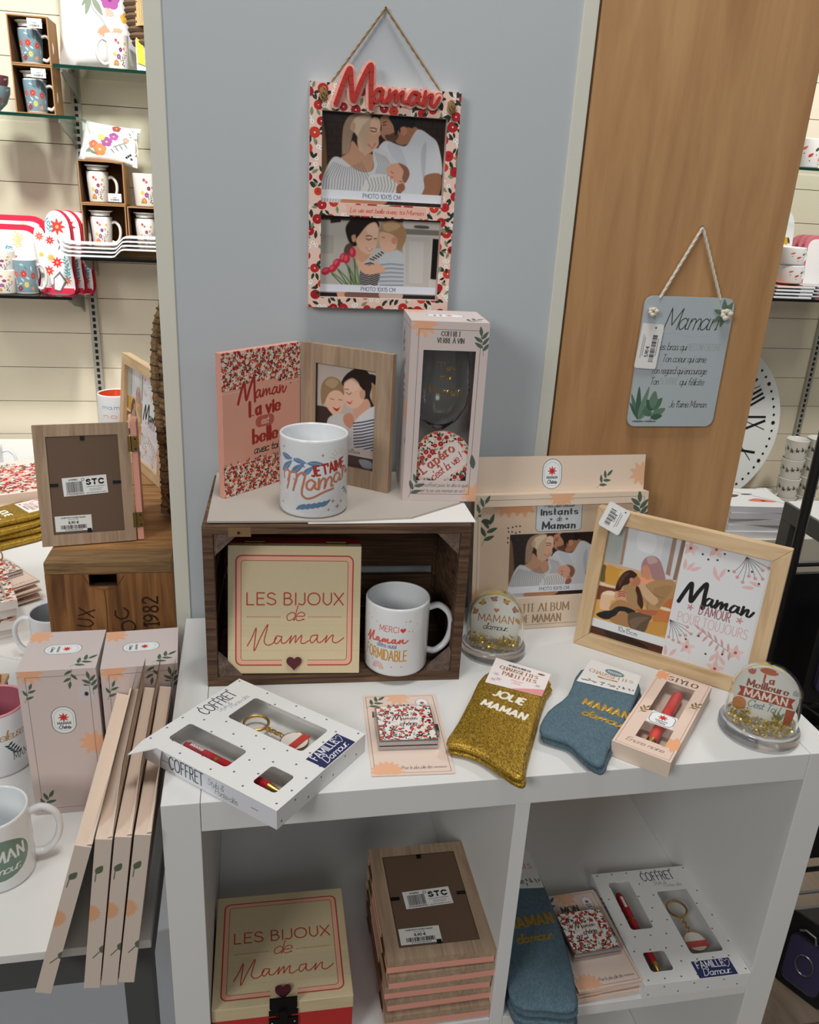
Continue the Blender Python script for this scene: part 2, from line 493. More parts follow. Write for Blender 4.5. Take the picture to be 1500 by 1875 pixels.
def hero(kind, width):
    st = [[tuple(map(float, q.split())) for q in s.split(',')] for s in HERO[kind]]
    if kind == 'brush':
        st = [[(x, y-.06*(x-322)) for x, y in s] for s in st]
    xs = [p[0] for s in st for p in s]
    ys = [p[1] for s in st for p in s]
    k = width/(max(xs)-min(xs))
    return [[((p[0]-min(xs))*k, (max(ys)-p[1])*k) for p in spline(s, 6)] for s in st], (max(ys)-min(ys))*k

class Cv:
    """a print: W x H cm, origin bottom left, colours 0-255"""
    def __init__(s, W, H, bg, ppc=30):
        s.W, s.H, s.k = W, H, ppc
        s.w, s.h = max(2, int(round(W*ppc))), max(2, int(round(H*ppc)))
        s.a = np.empty((s.h, s.w, 3), np.float32)
        s.a[:] = bg
        s.fold = False
    def _box(s, x0, y0, x1, y1):
        k = s.k
        return max(0, int(x0*k-2)), max(0, int(y0*k-2)), min(s.w, int(x1*k+3)), min(s.h, int(y1*k+3))
    def _mix(s, b, al, col):
        x0, y0, x1, y1 = b
        r = s.a[y0:y1, x0:x1]
        r += al[..., None]*(np.array(col, np.float32)-r)
    def poly(s, P, col, alpha=1.0, soft=1.0):
        P = np.array([tuple(p) for p in P], float)
        b = s._box(P[:, 0].min(), P[:, 1].min(), P[:, 0].max(), P[:, 1].max())
        x0, y0, x1, y1 = b
        if x1 <= x0 or y1 <= y0:
            return
        X, Y = np.meshgrid(np.arange(x0, x1)+.5, np.arange(y0, y1)+.5)
        Q = P*s.k
        ins = np.zeros(X.shape, bool)
        d2 = np.full(X.shape, 1e9)
        for i in range(len(Q)):
            ax, ay = Q[i-1]
            bx, by = Q[i]
            if ay != by:
                c = ((ay > Y) != (by > Y)) & (X < (bx-ax)*(Y-ay)/(by-ay)+ax)
                ins ^= c
            ex, ey = bx-ax, by-ay
            L = ex*ex+ey*ey+1e-9
            t = np.clip(((X-ax)*ex+(Y-ay)*ey)/L, 0, 1)
            d2 = np.minimum(d2, (X-ax-t*ex)**2+(Y-ay-t*ey)**2)
        sd = np.sqrt(d2)*np.where(ins, 1, -1)
        s._mix(b, (np.clip(.5+sd/soft, 0, 1)*alpha).astype(np.float32), col)
    def blob(s, P, col, alpha=1.0, soft=1.0):
        s.poly(spline(P, 5, True), col, alpha, soft)
    def rect(s, x0, y0, x1, y1, col, alpha=1.0):
        s.poly([(x0, y0), (x1, y0), (x1, y1), (x0, y1)], col, alpha)
    def rrect(s, x0, y0, x1, y1, r):
        P = []
        for cx, cy, a in ((x1-r, y1-r, 0), (x0+r, y1-r, 90), (x0+r, y0+r, 180), (x1-r, y0+r, 270)):
            P += [(cx+r*math.cos(R(a+t)), cy+r*math.sin(R(a+t))) for t in range(0, 91, 15)]
        return P
    def ell(s, cx, cy, rx, ry, col, rot=0, alpha=1.0):
        c, n = math.cos(R(rot)), math.sin(R(rot))
        s.poly([(cx+rx*math.cos(t)*c-ry*math.sin(t)*n, cy+rx*math.cos(t)*n+ry*math.sin(t)*c) for t in np.linspace(0, 2*math.pi, 14, endpoint=False)], col, alpha)
    def strokes(s, S, wid, col, alpha=1.0, nib=None):
        """S: list of polylines; wid in cm (full width); nib=(thin,thick) makes upright strokes thick"""
        S = [q for q in S if len(q) > 1]
        if not S:
            return
        allp = np.array([p for q in S for p in q])
        mw = max(wid, nib[1] if nib else 0)
        b = s._box(allp[:, 0].min()-mw, allp[:, 1].min()-mw, allp[:, 0].max()+mw, allp[:, 1].max()+mw)
        x0, y0, x1, y1 = b
        if x1 <= x0 or y1 <= y0:
            return
        cov = np.zeros((y1-y0, x1-x0), np.float32)
        k = s.k
        for q in S:
            for i in range(len(q)-1):
                ax, ay, bx, by = q[i][0]*k, q[i][1]*k, q[i+1][0]*k, q[i+1][1]*k
                ex, ey = bx-ax, by-ay
                ww = wid
                if nib:
                    ww = nib[0]+(nib[1]-nib[0])*abs(ey)/(math.hypot(ex, ey)+1e-9)
                hw = ww*k/2
                u0, v0 = max(x0, int(min(ax, bx)-hw-1)), max(y0, int(min(ay, by)-hw-1))
                u1, v1 = min(x1, int(max(ax, bx)+hw+2)), min(y1, int(max(ay, by)+hw+2))
                if u1 <= u0 or v1 <= v0:
                    continue
                X, Y = np.meshgrid(np.arange(u0, u1)+.5, np.arange(v0, v1)+.5)
                L = ex*ex+ey*ey+1e-9
                t = np.clip(((X-ax)*ex+(Y-ay)*ey)/L, 0, 1)
                d = np.sqrt((X-ax-t*ex)**2+(Y-ay-t*ey)**2)
                c = np.clip(hw-d+.5, 0, 1)
                r = cov[v0-y0:v1-y0, u0-x0:u1-x0]
                np.maximum(r, c, out=r)
        s._mix(b, cov*alpha, col)
    def line(s, P, wid, col, alpha=1.0):
        s.strokes([P], wid, col, alpha)
    def frame(s, x0, y0, x1, y1, r, wid, col):
        P = s.rrect(x0, y0, x1, y1, r) if r else [(x0, y0), (x1, y0), (x1, y1), (x0, y1)]
        s.line(P+[P[0]], wid, col)
    def _tf(s, S, x, y, rot):
        c, n = math.cos(R(rot)), math.sin(R(rot))
        return [[(x+p[0]*c-p[1]*n, y+p[0]*n+p[1]*c) for p in q] for q in S]
    def text(s, t, x, y, h, col, style='sans', wt=None, al='c', rot=0, space=None, slant=None, fit=None, alpha=1.0):
        """baseline at y; fit = squeeze or stretch to this width"""
        L, W = layout(t, h, style, space, slant)
        kx = fit/W if fit else 1
        W *= kx
        off = {'l': 0, 'c': -W/2, 'r': -W}[al]
        wt = wt if wt else {'sans': .1, 'serif': .1, 'script': .08}[style]*h
        S = [[(p[0]*kx+off, p[1]) for p in q] for q, _ in L]
        nib = None
        if style == 'serif':
            nib = (wt*.45, wt*2.1)
            for q, st in L:
                if st and abs(q[0][0]-q[1][0]) < .25*abs(q[0][1]-q[1][1]):
                    for p in q:
                        S.append([(p[0]*kx+off-.1*h, p[1]), (p[0]*kx+off+.1*h, p[1])])
        s.strokes(s._tf(S, x, y, rot), wt, col, alpha, nib)
    def hero(s, kind, x, y, width, col, wt, rot=0, nib=None):
        """x,y = lower left of the lettering"""
        S, _ = hero(kind, width)
        if kind == 'brush':
            s.strokes(s._tf(S[:1], x, y, rot), wt, col, 1.0, nib)
            S, wt = S[1:], wt*.62
            nib = nib and (nib[0]*.7, nib[1]*.66)
        s.strokes(s._tf(S, x, y, rot), wt, col, 1.0, nib)
    def scrawl(s, x0, y, x1, h, col, seed=0, alpha=.8):
        """a line of print too small to read"""
        r = random.Random(seed)
        x, S = x0, []
        while x < x1:
            n = min(r.uniform(.5, 2.2)*h, x1-x)
            q = x
            while q < x+n:
                S.append([(q, y), (q+.05*h, y+h*r.uniform(.5, 1))])
                q += .28*h
            x += n+.5*h
        s.strokes(S, h*.16, col, alpha)
    def barcode(s, x0, y0, x1, y1, col=(25, 25, 28), seed=1):
        r = random.Random(seed)
        x = x0
        while x < x1:
            wd = r.choice((.02, .035, .055))*(x1-x0)/1.6
            s.rect(x, y0, min(x+wd, x1), y1, col)
            x += wd+r.choice((.02, .03, .045))*(x1-x0)/1.6
    def blur(s, n=1, y0=0):
        for _ in range(n):
            for ax in (0, 1):
                p = np.concatenate([np.take(s.a, [0], ax), s.a, np.take(s.a, [-1], ax)], ax)
                m = s.a.shape[ax]
                s.a = (np.take(p, range(0, m), ax)+2*np.take(p, range(1, m+1), ax)+np.take(p, range(2, m+2), ax))/4
    def noise(s, amp, seed=0, cell=1):
        r = np.random.default_rng(seed)
        n = r.normal(0, amp, (s.h//cell+1, s.w//cell+1, 1)).repeat(cell, 0).repeat(cell, 1)[:s.h, :s.w]
        s.a = s.a+n.astype(np.float32)
    # ---- ornaments
    def leaf(s, x, y, L, ang, col, fat=.36):
        c, n = math.cos(R(ang)), math.sin(R(ang))
        pts = [(0, 0), (.3, fat*.85), (.62, fat*.8), (1, 0), (.62, -fat*.8), (.3, -fat*.85)]
        s.poly([(x+L*(u*c-v*.55*n), y+L*(u*n+v*.55*c)) for u, v in spline(pts, 3, True)], col)
    def sprig(s, x, y, L, ang, col, n=5, stem=.05):
        c, q = math.cos(R(ang)), math.sin(R(ang))
        s.line([(x, y), (x+L*c, y+L*q)], stem, col)
        for i in range(n):
            t = .25+.75*i/max(1, n-1)
            sd = 1 if i % 2 else -1
            a = ang+(0 if i == n-1 else 48*sd)
            s.leaf(x+L*t*c*.9, y+L*t*q*.9, L*.46, a, col)
    def daisy(s, x, y, r, col, n=8, rot=0, a0=0, a1=360, cen=None, fat=.42):
        for i in range(n):
            s.leaf(x, y, r, rot+a0+(a1-a0)*i/n, col, fat)
        s.ell(x, y, r*.22, r*.22, cen or col)
    def flower(s, x, y, r, col, cen=(240, 200, 120)):
        for i in range(5):
            a = R(72*i+20)
            s.ell(x+.5*r*math.cos(a), y+.5*r*math.sin(a), r*.56, r*.56, col)
        s.ell(x, y, r*.2, r*.2, cen)
    def heart(s, x, y, w, col, rot=0):
        P = []
        for t in np.linspace(0, 2*math.pi, 26, endpoint=False):
            P.append((16*math.sin(t)**3/32*w, (13*math.cos(t)-5*math.cos(2*t)-2*math.cos(3*t)-math.cos(4*t))/32*w))
        s.poly(s._tf([P], x, y, rot)[0], col)
    def floral(s, x0, y0, x1, y1, sc=1.0, seed=1, bg=None, keep=None):
        """red buttons, dark leaves and little white blooms on pale pink"""
        r = random.Random(seed)
        if bg:
            s.rect(x0, y0, x1, y1, bg)
        step = 1.15*sc
        ny = int((y1-y0)/step)+2
        nx = int((x1-x0)/step)+2
        cells = [(i, j) for j in range(ny) for i in range(nx)]
        for i, j in cells:
            x = x0+(i+(.5 if j % 2 else 0)+r.uniform(-.2, .2))*step
            y = y0+(j+r.uniform(-.2, .2))*step
            if keep and not keep(x, y):
                continue
            for _ in range(3):
                a = r.uniform(0, 360)
                s.leaf(x+.45*sc*math.cos(R(a)), y+.45*sc*math.sin(R(a)), sc*r.uniform(.5, .75), a+r.uniform(-35, 35), r.choice(((38, 52, 42), (45, 58, 46), (30, 42, 36), (128, 146, 110))), .42)
            if (i+2*j) % 3 == 1:
                for _ in range(3):
                    bx, by = x+r.uniform(-.35, .35)*sc, y+r.uniform(-.35, .35)*sc
                    s.ell(bx, by, .19*sc, .17*sc, (248, 244, 238))
                    s.ell(bx, by, .04*sc, .04*sc, (50, 50, 50))
            else:
                c = r.choice(((178, 32, 40), (190, 40, 42), (205, 62, 44), (165, 28, 38)))
                q = r.uniform(.36, .5)*sc
                s.ell(x, y, q, q*.95, c)
                s.ell(x, y, q*.16, q*.16, r.choice(((240, 200, 120), (250, 240, 230), (120, 20, 30))))
    def logo(s, x, y, w, h, bg=(238, 240, 240), ring=(120, 130, 130), rot=0):
        """upright oval collection badge with a red flower"""
        def tf(P):
            return s._tf([P], x, y, rot)[0]
        def oval(k):
            a, b = w/2*k, h/2*k
            return [(a*math.cos(t), math.copysign(max(0, b-a), math.sin(t))*1+a*math.sin(t)) for t in np.linspace(.001, 2*math.pi-.001, 28)]
        P = tf(oval(1))
        s.poly(P, bg)
        s.line(P+[P[0]], .035*w, ring)
        P = tf(oval(.8))
        s.line(P+[P[0]], .02*w, (175, 190, 200))
        c = tf([(0, .1*h)])[0]
        s.daisy(c[0], c[1], .24*w, (205, 48, 44), 8, rot=rot, fat=.3)
        c = tf([(0, -.16*h)])[0]
        s.text('MAMAN', c[0], c[1], .13*w, (70, 80, 84), wt=.025*w, rot=rot, fit=.56*w)
        c = tf([(0, -.32*h)])[0]
        s.text('Chérie', c[0], c[1], .17*w, (60, 70, 74), 'script', wt=.03*w, rot=rot, fit=.5*w)
    def done(s, name, rough=.55, spec=.35, coat=0.0, metal_mask=None):
        im = bpy.data.images.new(name, s.w, s.h, alpha=False)
        px = np.ones((s.h, s.w, 4), np.float32)
        px[..., :3] = np.clip(s.a, 0, 255)/255
        im.pixels.foreach_set(px.ravel())
        im.update()
        im.pack()
        m = mat(name, None, rough, 0, spec, coat=coat)
        nt = m.node_tree
        t = nt.nodes.new('ShaderNodeTexImage')
        t.image = im
        t.extension = 'EXTEND'
        nt.links.new(t.outputs[0], nt.nodes['Principled BSDF'].inputs['Base Color'])
        return m
def homog(q, W, H):
    """maps a traced quadrilateral (tl, tr, br, bl) onto a W x H cm rectangle"""
    dst = [(0, H), (W, H), (W, 0), (0, 0)]
    A, b = [], []
    for (x, y), (u, v) in zip(q, dst):
        A += [[x, y, 1, 0, 0, 0, -u*x, -u*y], [0, 0, 0, x, y, 1, -v*x, -v*y]]
        b += [u, v]
    h = np.linalg.solve(np.array(A, float), np.array(b, float))
    return lambda P: [((h[0]*x+h[1]*y+h[2])/(h[6]*x+h[7]*y+1), (h[3]*x+h[4]*y+h[5])/(h[6]*x+h[7]*y+1)) for x, y in P]
# ------------------------------------------------------------------ common materials
white_lac = mat('white_laminate', (222, 222, 220), .42, spec=.35)
white_plain = mat('white_paint', (205, 205, 196), .55)
cream_paint = mat('cream_panel', (224, 213, 190), .7)
blue_paint = mat('blue_grey_paint', (185, 191, 195), .62, bump=.12, bscale=60)
grey_metal = mat('dark_grey_metal', (88, 91, 93), .45, .3)
dark_metal = mat('charcoal_steel', (46, 45, 44), .4, .6)
black_mat = mat('black_metal', (24, 24, 26), .45, .2)
black_card = mat('black_card', (22, 22, 25), .5)
steel = mat('bright_steel', (150, 150, 150), .3, .9)
gold = mat('gold_metal', (212, 170, 90), .28, 1.0)
brass = mat('aged_brass', (125, 100, 58), .42, .9)
ceramic = mat('white_glaze', (226, 228, 230), .14, spec=.5)
ceramic_in = mat('white_glaze_inside', (218, 222, 224), .16, spec=.5)
paper = mat('white_paper', (232, 230, 226), .7)
paper_grey = mat('greige_board', (182, 174, 164), .75)
pinkbox = mat('pale_pink_carton', (208, 194, 191), .6)
peach_in = mat('peach_carton', (226, 192, 166), .7)
pink_paint = mat('salmon_pink_paint', (226, 160, 142), .6)
red_paint = mat('coral_red_paint', (190, 52, 50), .55)
clear = film()
glass = mat('clear_glass', (250, 252, 252), .02, spec=.5, trans=1.0, ior=1.45)
shelf_glass = film('green_edge_glass', (243, 248, 245), .04)
glass_edge = mat('dark_green_glass_edge', (16, 52, 42), .15)
rope_mat = mat('jute_fibre', (150, 120, 80), .95, bump=.6, bscale=900)
cotton = mat('cream_cotton', (218, 210, 194), .95, bump=.4, bscale=700)
crate_wood = wood('dark_crate_wood', (112, 84, 62), (58, 40, 30), (4, 14, 60), .75, c3=(88, 64, 47))
crate_wood_x = wood('dark_crate_wood_long', (118, 90, 66), (62, 44, 32), (3, 22, 60), .75, c3=(92, 68, 50))
pale_wood = wood('pale_pine', (216, 188, 150), (192, 160, 120), (3, 30, 30), .6, c3=(208, 178, 138))
pale_wood_v = wood('pale_pine_upright', (216, 188, 150), (192, 160, 120), (30, 30, 3), .6, c3=(208, 178, 138))
drift_wood = wood('driftwood_veneer', (176, 152, 128), (146, 122, 100), (40, 20, 3), .7, c3=(164, 140, 116))
lid_wood = wood('birch_ply', (214, 197, 162), (200, 180, 142), (3, 40, 30), .6, c3=(208, 190, 154), bump=.05)
box_wood = wood('amber_pine', (160, 112, 66), (96, 62, 34), (26, 20, 2.2), .7, c3=(136, 92, 52), scale=2.2)
hardboard = mat('brown_hardboard', (104, 82, 66), .7, bump=.1, bscale=300)
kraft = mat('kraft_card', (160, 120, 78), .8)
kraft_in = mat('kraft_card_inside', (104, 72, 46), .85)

# ------------------------------------------------------------------ setting
def structure(mb, name, **k):
    return mb.build(name, None, kind='structure', **k)
def tile_floor():
    m = wood('wood_look_tile', (142, 126, 108), (112, 98, 84), (8, 1.2, 5), .35, c3=(128, 113, 97))
    g = mat('tile_grout', (96, 88, 80), .8)
    b = MB()
    b.box(-230, 330, -160, 260, -6, -.3, g)
    y, j = -160, 0
    while y < 260:
        x = -230-(j % 3)*30
        while x < 330:
            b.box(max(x, -230)+.15, min(x+89.8, 330), y+.15, y+19.8, -.3, 0, m)
            x += 90
        y += 20
        j += 1
    structure(b, 'floor')
tile_floor()
b = MB()
for i in range(24):
    z = i*11.0
    b.box(-220, 320, 210, 213, z+.1, z+10.9, cream_paint)
b.box(-220, 320, 211.2, 214, 0, 264, mat('groove_paint', (206, 194, 172), .8))
structure(b, 'wall_back')
b = MB()
b.box(.6, 49.8, 40, 44, 0, 262, blue_paint)
structure(b, 'wall_center')
for i, (x0, x1) in enumerate(((-1.4, .6), (49.8, 51.75))):
    b = MB()
    b.box(x0, x1, 39.75, 44.4, 0, 262, mat('aged_white_trim', (214, 213, 200), .5, bump=.1, bscale=40))
    structure(b, 'trim_%d' % (i+1), bevel=.12)
def veneer():
    m = wood('cherry_veneer', (197, 153, 106), (168, 124, 82), (14, 14, 1.3), .5, c3=(185, 141, 96), scale=1.6, bump=.03, dist=.6)
    b = MB()
    b.box(52.25, 83.1, 40.3, 43, 0, 262, m)
    structure(b, 'wall_right', bevel=.1)
veneer()

# ------------------------------------------------------------------ white cube shelf unit in front
def shelf_unit():
    t = thing('shelf_unit', 'white laminate cube shelf unit carrying the gift display', 'shelf unit', (0, 0, 0))
    for x0 in (0, 73.15):
        b = MB()
        b.box(x0, x0+3.85, 0, 39, 0, 77, white_lac)
        b.build('side_panel', t, bevel=.08)
    b = MB()
    b.box(3.9, 73.1, .03, 39, 73.3, 76.98, white_lac)
    b.build('top_board', t, bevel=.08)
    for z0 in (39.8, 1.8+4.3):
        pass
    b = MB()
    b.box(37.65, 39.35, .15, 38.9, 3.85, 73.28, white_lac)
    b.build('divider', t, bevel=.06)
    for x0, x1 in ((3.87, 37.63), (39.37, 73.13)):
        b = MB()
        b.box(x0, x1, .15, 38.9, 38.1, 39.8, white_lac)
        b.build('shelf_board', t, bevel=.06)
    b = MB()
    b.box(3.9, 73.1, .05, 39, .3, 3.8, white_lac)
    b.build('bottom_board', t, bevel=.08)
shelf_unit()

# ------------------------------------------------------------------ left display table and the plinth under it
def display_table():
    t = thing('display_table', 'white topped display table with dark grey metal frame left of the shelf unit', 'table', (-2.6, 3.9, 0))
    b = MB()
    b.box(-118, 0, 0, 200, 53.8, 55, white_lac)
    b.build('table_top', t, bevel=.08)
    b = MB()
    b.box(-118, -.2, .4, 3.4, 49.2, 53.78, grey_metal)
    b.box(-118, -.2, 196, 199, 49.2, 53.78, grey_metal)
    b.box(-3.2, -.2, 3.4, 196, 49.2, 53.78, grey_metal)
    b.build('apron', t)
    for x in (-3.4, -118):
        for y in (.4, 196):
            b = MB()
            b.box(x, x+3.2, y, y+3, 0, 49.18, grey_metal)
            b.build('leg', t, bevel=.06)
display_table()
b = MB()
b.box(-112, -.7, 12, 150, 0, 14, mat('pale_grey_laminate', (196, 200, 208), .5))
tag(b.build('display_plinth', bevel=.1), 'pale grey plinth standing on the floor under the display table', 'plinth')
# ------------------------------------------------------------------ the sample photographs in the frames
SKIN, SKIN2 = (216, 170, 142), (186, 138, 108)
def photo_family(W=15.2, H=10.2, band=True, cap='PHOTO 10X15 CM', ppc=30):
    c = Cv(W, H, (40, 30, 26), ppc)
    h = homog([(222, 490), (1232, 562), (1195, 1282), (216, 1236)], W, H)
    def P(pts, col, a=1.0, soft=3):
        c.blob(h(pts), col, a, soft)
    for i in range(14):
        for j in range(12):
            c.rect(.1+j*1.35+(i % 2)*.6, i*.75, 1.25+j*1.35+(i % 2)*.6, i*.75+.62, (54-(i*j) % 9, 38, 32), .7)
    P([(215, 600), (255, 640), (275, 1000), (215, 1240)], (126, 92, 64))
    P([(395, 840), (400, 660), (430, 570), (480, 530), (570, 515), (630, 540), (610, 610), (500, 660), (470, 740), (450, 830), (410, 850)], (160, 134, 112))
    P([(480, 740), (560, 840), (640, 850), (645, 955), (600, 990), (500, 965), (385, 885), (450, 830)], (190, 144, 116))
    P([(520, 700), (570, 610), (640, 560), (694, 575), (702, 650), (706, 690), (690, 715), (690, 770), (655, 815), (590, 850), (530, 810)], (212, 166, 138))
    P([(640, 560), (694, 570), (700, 650), (650, 690), (618, 640)], (226, 184, 158))
    P([(460, 640), (500, 560), (590, 530), (630, 560), (612, 640), (598, 720), (592, 850), (570, 850), (540, 760), (505, 690)], (196, 170, 142))
    P([(500, 560), (590, 535), (620, 560), (560, 620), (520, 700), (490, 640)], (218, 196, 168))
    P([(470, 600), (500, 600), (500, 650), (475, 650)], (206, 158, 130))
    c.strokes([h([(625, 660), (650, 672), (672, 664)]), h([(620, 640), (650, 640), (675, 650)])], .09, (70, 46, 38))
    P([(608, 770), (640, 790), (662, 765), (640, 800)], (240, 226, 220))
    c.strokes([h([(602, 768), (640, 800), (664, 764)])], .07, (160, 70, 66))
    # man
    P([(840, 690), (930, 630), (1000, 640), (1010, 690), (930, 760), (870, 775), (820, 745)], (166, 116, 88))
    P([(702, 560), (760, 530), (820, 550), (850, 640), (840, 720), (790, 748), (742, 735), (706, 690), (712, 640)], (184, 132, 104))
    P([(738, 700), (780, 690), (830, 670), (850, 700), (820, 745), (770, 750)], (96, 66, 52))
    P([(770, 555), (830, 525), (930, 535), (985, 580), (960, 640), (905, 625), (850, 655), (825, 700), (805, 620)], (28, 25, 26))
    P([(862, 640), (905, 630), (915, 680), (880, 700)], (190, 132, 104))
    c.strokes([h([(722, 600), (752, 588)]), h([(722, 618), (748, 614)])], .08, (50, 34, 30))
    P([(690, 790), (750, 740), (860, 778), (920, 770), (1000, 652), (1100, 700), (1168, 780), (1196, 1010), (1062, 1022), (1060, 1120), (1020, 1180), (880, 1180), (850, 960), (700, 830)], (208, 211, 216))
    P([(1030, 830), (1070, 760), (1060, 1020), (1040, 1010)], (178, 182, 190), .8)
    P([(760, 760), (860, 790), (920, 950), (860, 930), (790, 860)], (190, 194, 202), .8)
    P([(1062, 1018), (1190, 1010), (1170, 1180), (1040, 1190), (1060, 1110)], (156, 108, 80))
    # striped blouse
    bl = [(300, 900), (370, 870), (500, 965), (600, 990), (650, 950), (645, 815), (720, 810), (800, 880), (840, 960), (790, 1000), (700, 1050), (640, 1140), (600, 1240), (216, 1240), (235, 1060)]
    P(bl, (204, 204, 206))
    for i in range(17):
        x = 250+i*23
        c.strokes([h([(330+i*14, 900+max(0, 60-abs(i-8)*6)*.9), (x, 1040), (x-18, 1236)])], .06, (84, 88, 100), .75)
    for i in range(7):
        c.strokes([h([(660+i*14, 830+i*6), (690+i*16, 930), (655+i*12, 1040)])], .05, (84, 88, 100), .7)
    # baby
    P([(555, 1130), (620, 1020), (740, 1010), (835, 1060), (840, 1150), (700, 1230), (560, 1230)], (214, 212, 210))
    for i in range(9):
        c.strokes([h([(600+i*26, 1040-i*3), (622+i*25, 1100), (600+i*24, 1180)])], .055, (70, 74, 86), .8)
    P([(752, 985), (780, 935), (850, 918), (915, 950), (938, 1010), (910, 1070), (860, 1090), (800, 1050)], (212, 160, 134))
    P([(850, 918), (918, 950), (938, 1010), (905, 1075), (880, 1040), (890, 980)], (120, 80, 62), .8)
    c.strokes([h([(790, 985), (808, 1000)]), h([(790, 1030), (806, 1030)]), h([(860, 1060), (880, 1068)])], .07, (110, 64, 54))
    P([(840, 1100), (890, 1080), (900, 1130), (840, 1160)], (150, 100, 78))
    P([(400, 1205), (560, 1190), (760, 1200), (700, 1260), (420, 1250)], (176, 128, 96))
    c.blur(2)
    if band:
        c.rect(0, .55, W, 1.55, (226, 230, 238))
        c.text(cap, W*.5, .78, .5, (70, 84, 110), wt=.055)
    return c
def photo_tulips(W=15.2, H=10.2, ppc=30):
    c = Cv(W, H, (168, 162, 154), ppc)
    h = homog([(215, 285), (1182, 326), (1148, 975), (208, 945)], W, H)
    def P(pts, col, a=1.0, soft=3):
        c.blob(h(pts), col, a, soft)
    def Q(pts, col, a=1.0):
        c.poly(h(pts), col, a, 3)
    Q([(205, 280), (1190, 325), (1180, 360), (205, 330)], (64, 56, 52))
    Q([(212, 340), (440, 350), (440, 860), (208, 840)], (186, 181, 173))
    Q([(230, 450), (330, 455), (325, 600), (228, 600)], (170, 165, 157))
    Q([(300, 290), (380, 295), (385, 350), (305, 360)], (40, 32, 30))
    Q([(880, 340), (1180, 350), (1165, 880), (880, 870)], (204, 200, 193))
    Q([(900, 460), (1110, 470), (1090, 870), (900, 850)], (192, 188, 181))
    Q([(930, 500), (1050, 505), (1040, 840), (930, 830)], (202, 199, 193))
    Q([(880, 400), (1180, 415), (1178, 455), (880, 445)], (128, 122, 116))
    Q([(1122, 480), (1176, 485), (1152, 805), (1105, 800)], (26, 22, 22))
    P([(980, 375), (1080, 380), (1080, 400), (980, 395)], (90, 84, 78))
    P([(436, 470), (425, 390), (480, 320), (570, 300), (660, 325), (690, 380), (640, 420), (560, 470), (520, 540), (470, 530)], (38, 28, 25))
    P([(410, 580), (430, 530), (480, 520), (470, 600), (430, 620)], (66, 48, 40), .8)
    P([(500, 540), (560, 540), (620, 600), (620, 660), (540, 700), (500, 640)], (206, 156, 126))
    P([(505, 500), (540, 440), (600, 370), (660, 350), (685, 400), (680, 480), (668, 540), (640, 590), (600, 604), (545, 575)], (224, 180, 152))
    P([(590, 400), (650, 360), (680, 410), (672, 470), (620, 470)], (236, 198, 172))
    P([(470, 460), (500, 450), (505, 500), (478, 505)], (206, 150, 124))
    c.strokes([h([(588, 482), (610, 492), (630, 480)]), h([(650, 478), (668, 482)]), h([(585, 462), (612, 456), (634, 464)])], .08, (56, 36, 32))
    c.strokes([h([(588, 556), (612, 570), (634, 560)])], .09, (250, 240, 232))
    c.strokes([h([(586, 552), (612, 578), (638, 558)])], .05, (150, 60, 60))
    P([(530, 700), (600, 640), (650, 565), (720, 560), (742, 590), (700, 650), (690, 860), (545, 860)], (196, 190, 184))
    for i in range(12):
        c.strokes([h([(548-i*2, 690+i*15), (620, 690+i*15-18), (696, 700+i*15)])], .13, (40, 36, 38))
    for i in range(5):
        c.strokes([h([(618+i*22, 640-i*14), (650+i*20, 650-i*12)])], .13, (40, 36, 38))
    P([(695, 400), (720, 355), (790, 336), (860, 360), (905, 420), (902, 490), (872, 560), (850, 590), (830, 540), (836, 480), (790, 450), (740, 440), (700, 440)], (172, 136, 98))
    P([(720, 370), (800, 345), (860, 380), (800, 420), (740, 420)], (204, 172, 130), .8)
    P([(686, 470), (700, 430), (740, 430), (800, 450), (832, 490), (820, 560), (770, 590), (720, 572), (696, 540)], (226, 180, 152))
    P([(790, 480), (826, 470), (826, 520), (796, 520)], (208, 148, 122))
    c.strokes([h([(712, 468), (734, 474)])], .07, (120, 84, 66))
    P([(726, 600), (790, 580), (850, 575), (892, 640), (886, 860), (690, 860), (700, 780), (680, 690)], (196, 200, 204))
    for i in range(6):
        c.strokes([h([(690+i*2, 690+i*32), (780, 680+i*34), (884, 690+i*32)])], .22, (136, 146, 160), .8)
    P([(508, 640), (540, 660), (600, 690), (690, 680), (744, 740), (680, 755), (600, 765), (540, 730)], (222, 172, 142))
    for x0, y0, x1, y1 in ((300, 740, 430, 845), (350, 710, 470, 845), (420, 670, 520, 845), (480, 620, 535, 845), (440, 690, 500, 845)):
        c.strokes([h([(x0, y0), ((x0+x1)/2+10, (y0+y1)/2), (x1, y1)])], .2, (112, 142, 84))
        c.strokes([h([(x0+14, y0+20), (x1-30, y1)])], .12, (66, 92, 58))
    for x, y, a in ((268, 738, 30), (322, 716, 40), (352, 676, 60), (404, 632, 75), (478, 590, 95), (432, 640, 80)):
        p = h([(x, y)])[0]
        c.ell(p[0], p[1], .62, .44, (196, 48, 70), a-180)
        c.ell(p[0]-.1, p[1]+.1, .36, .2, (224, 92, 104), a-180)
    Q([(205, 905), (1148, 935), (1146, 980), (205, 950)], (34, 26, 26))
    P([(360, 900), (445, 905), (440, 960), (370, 950)], (206, 156, 128))
    P([(440, 900), (700, 910), (690, 965), (450, 955)], (120, 86, 76))
    P([(700, 910), (870, 915), (860, 970), (720, 965)], (190, 170, 156))
    c.blur(2)
    c.rect(0, .78, W, 1.7, (222, 226, 236))
    c.text('PHOTO 10X15 CM', W*.5, .98, .48, (70, 84, 110), wt=.055)
    return c
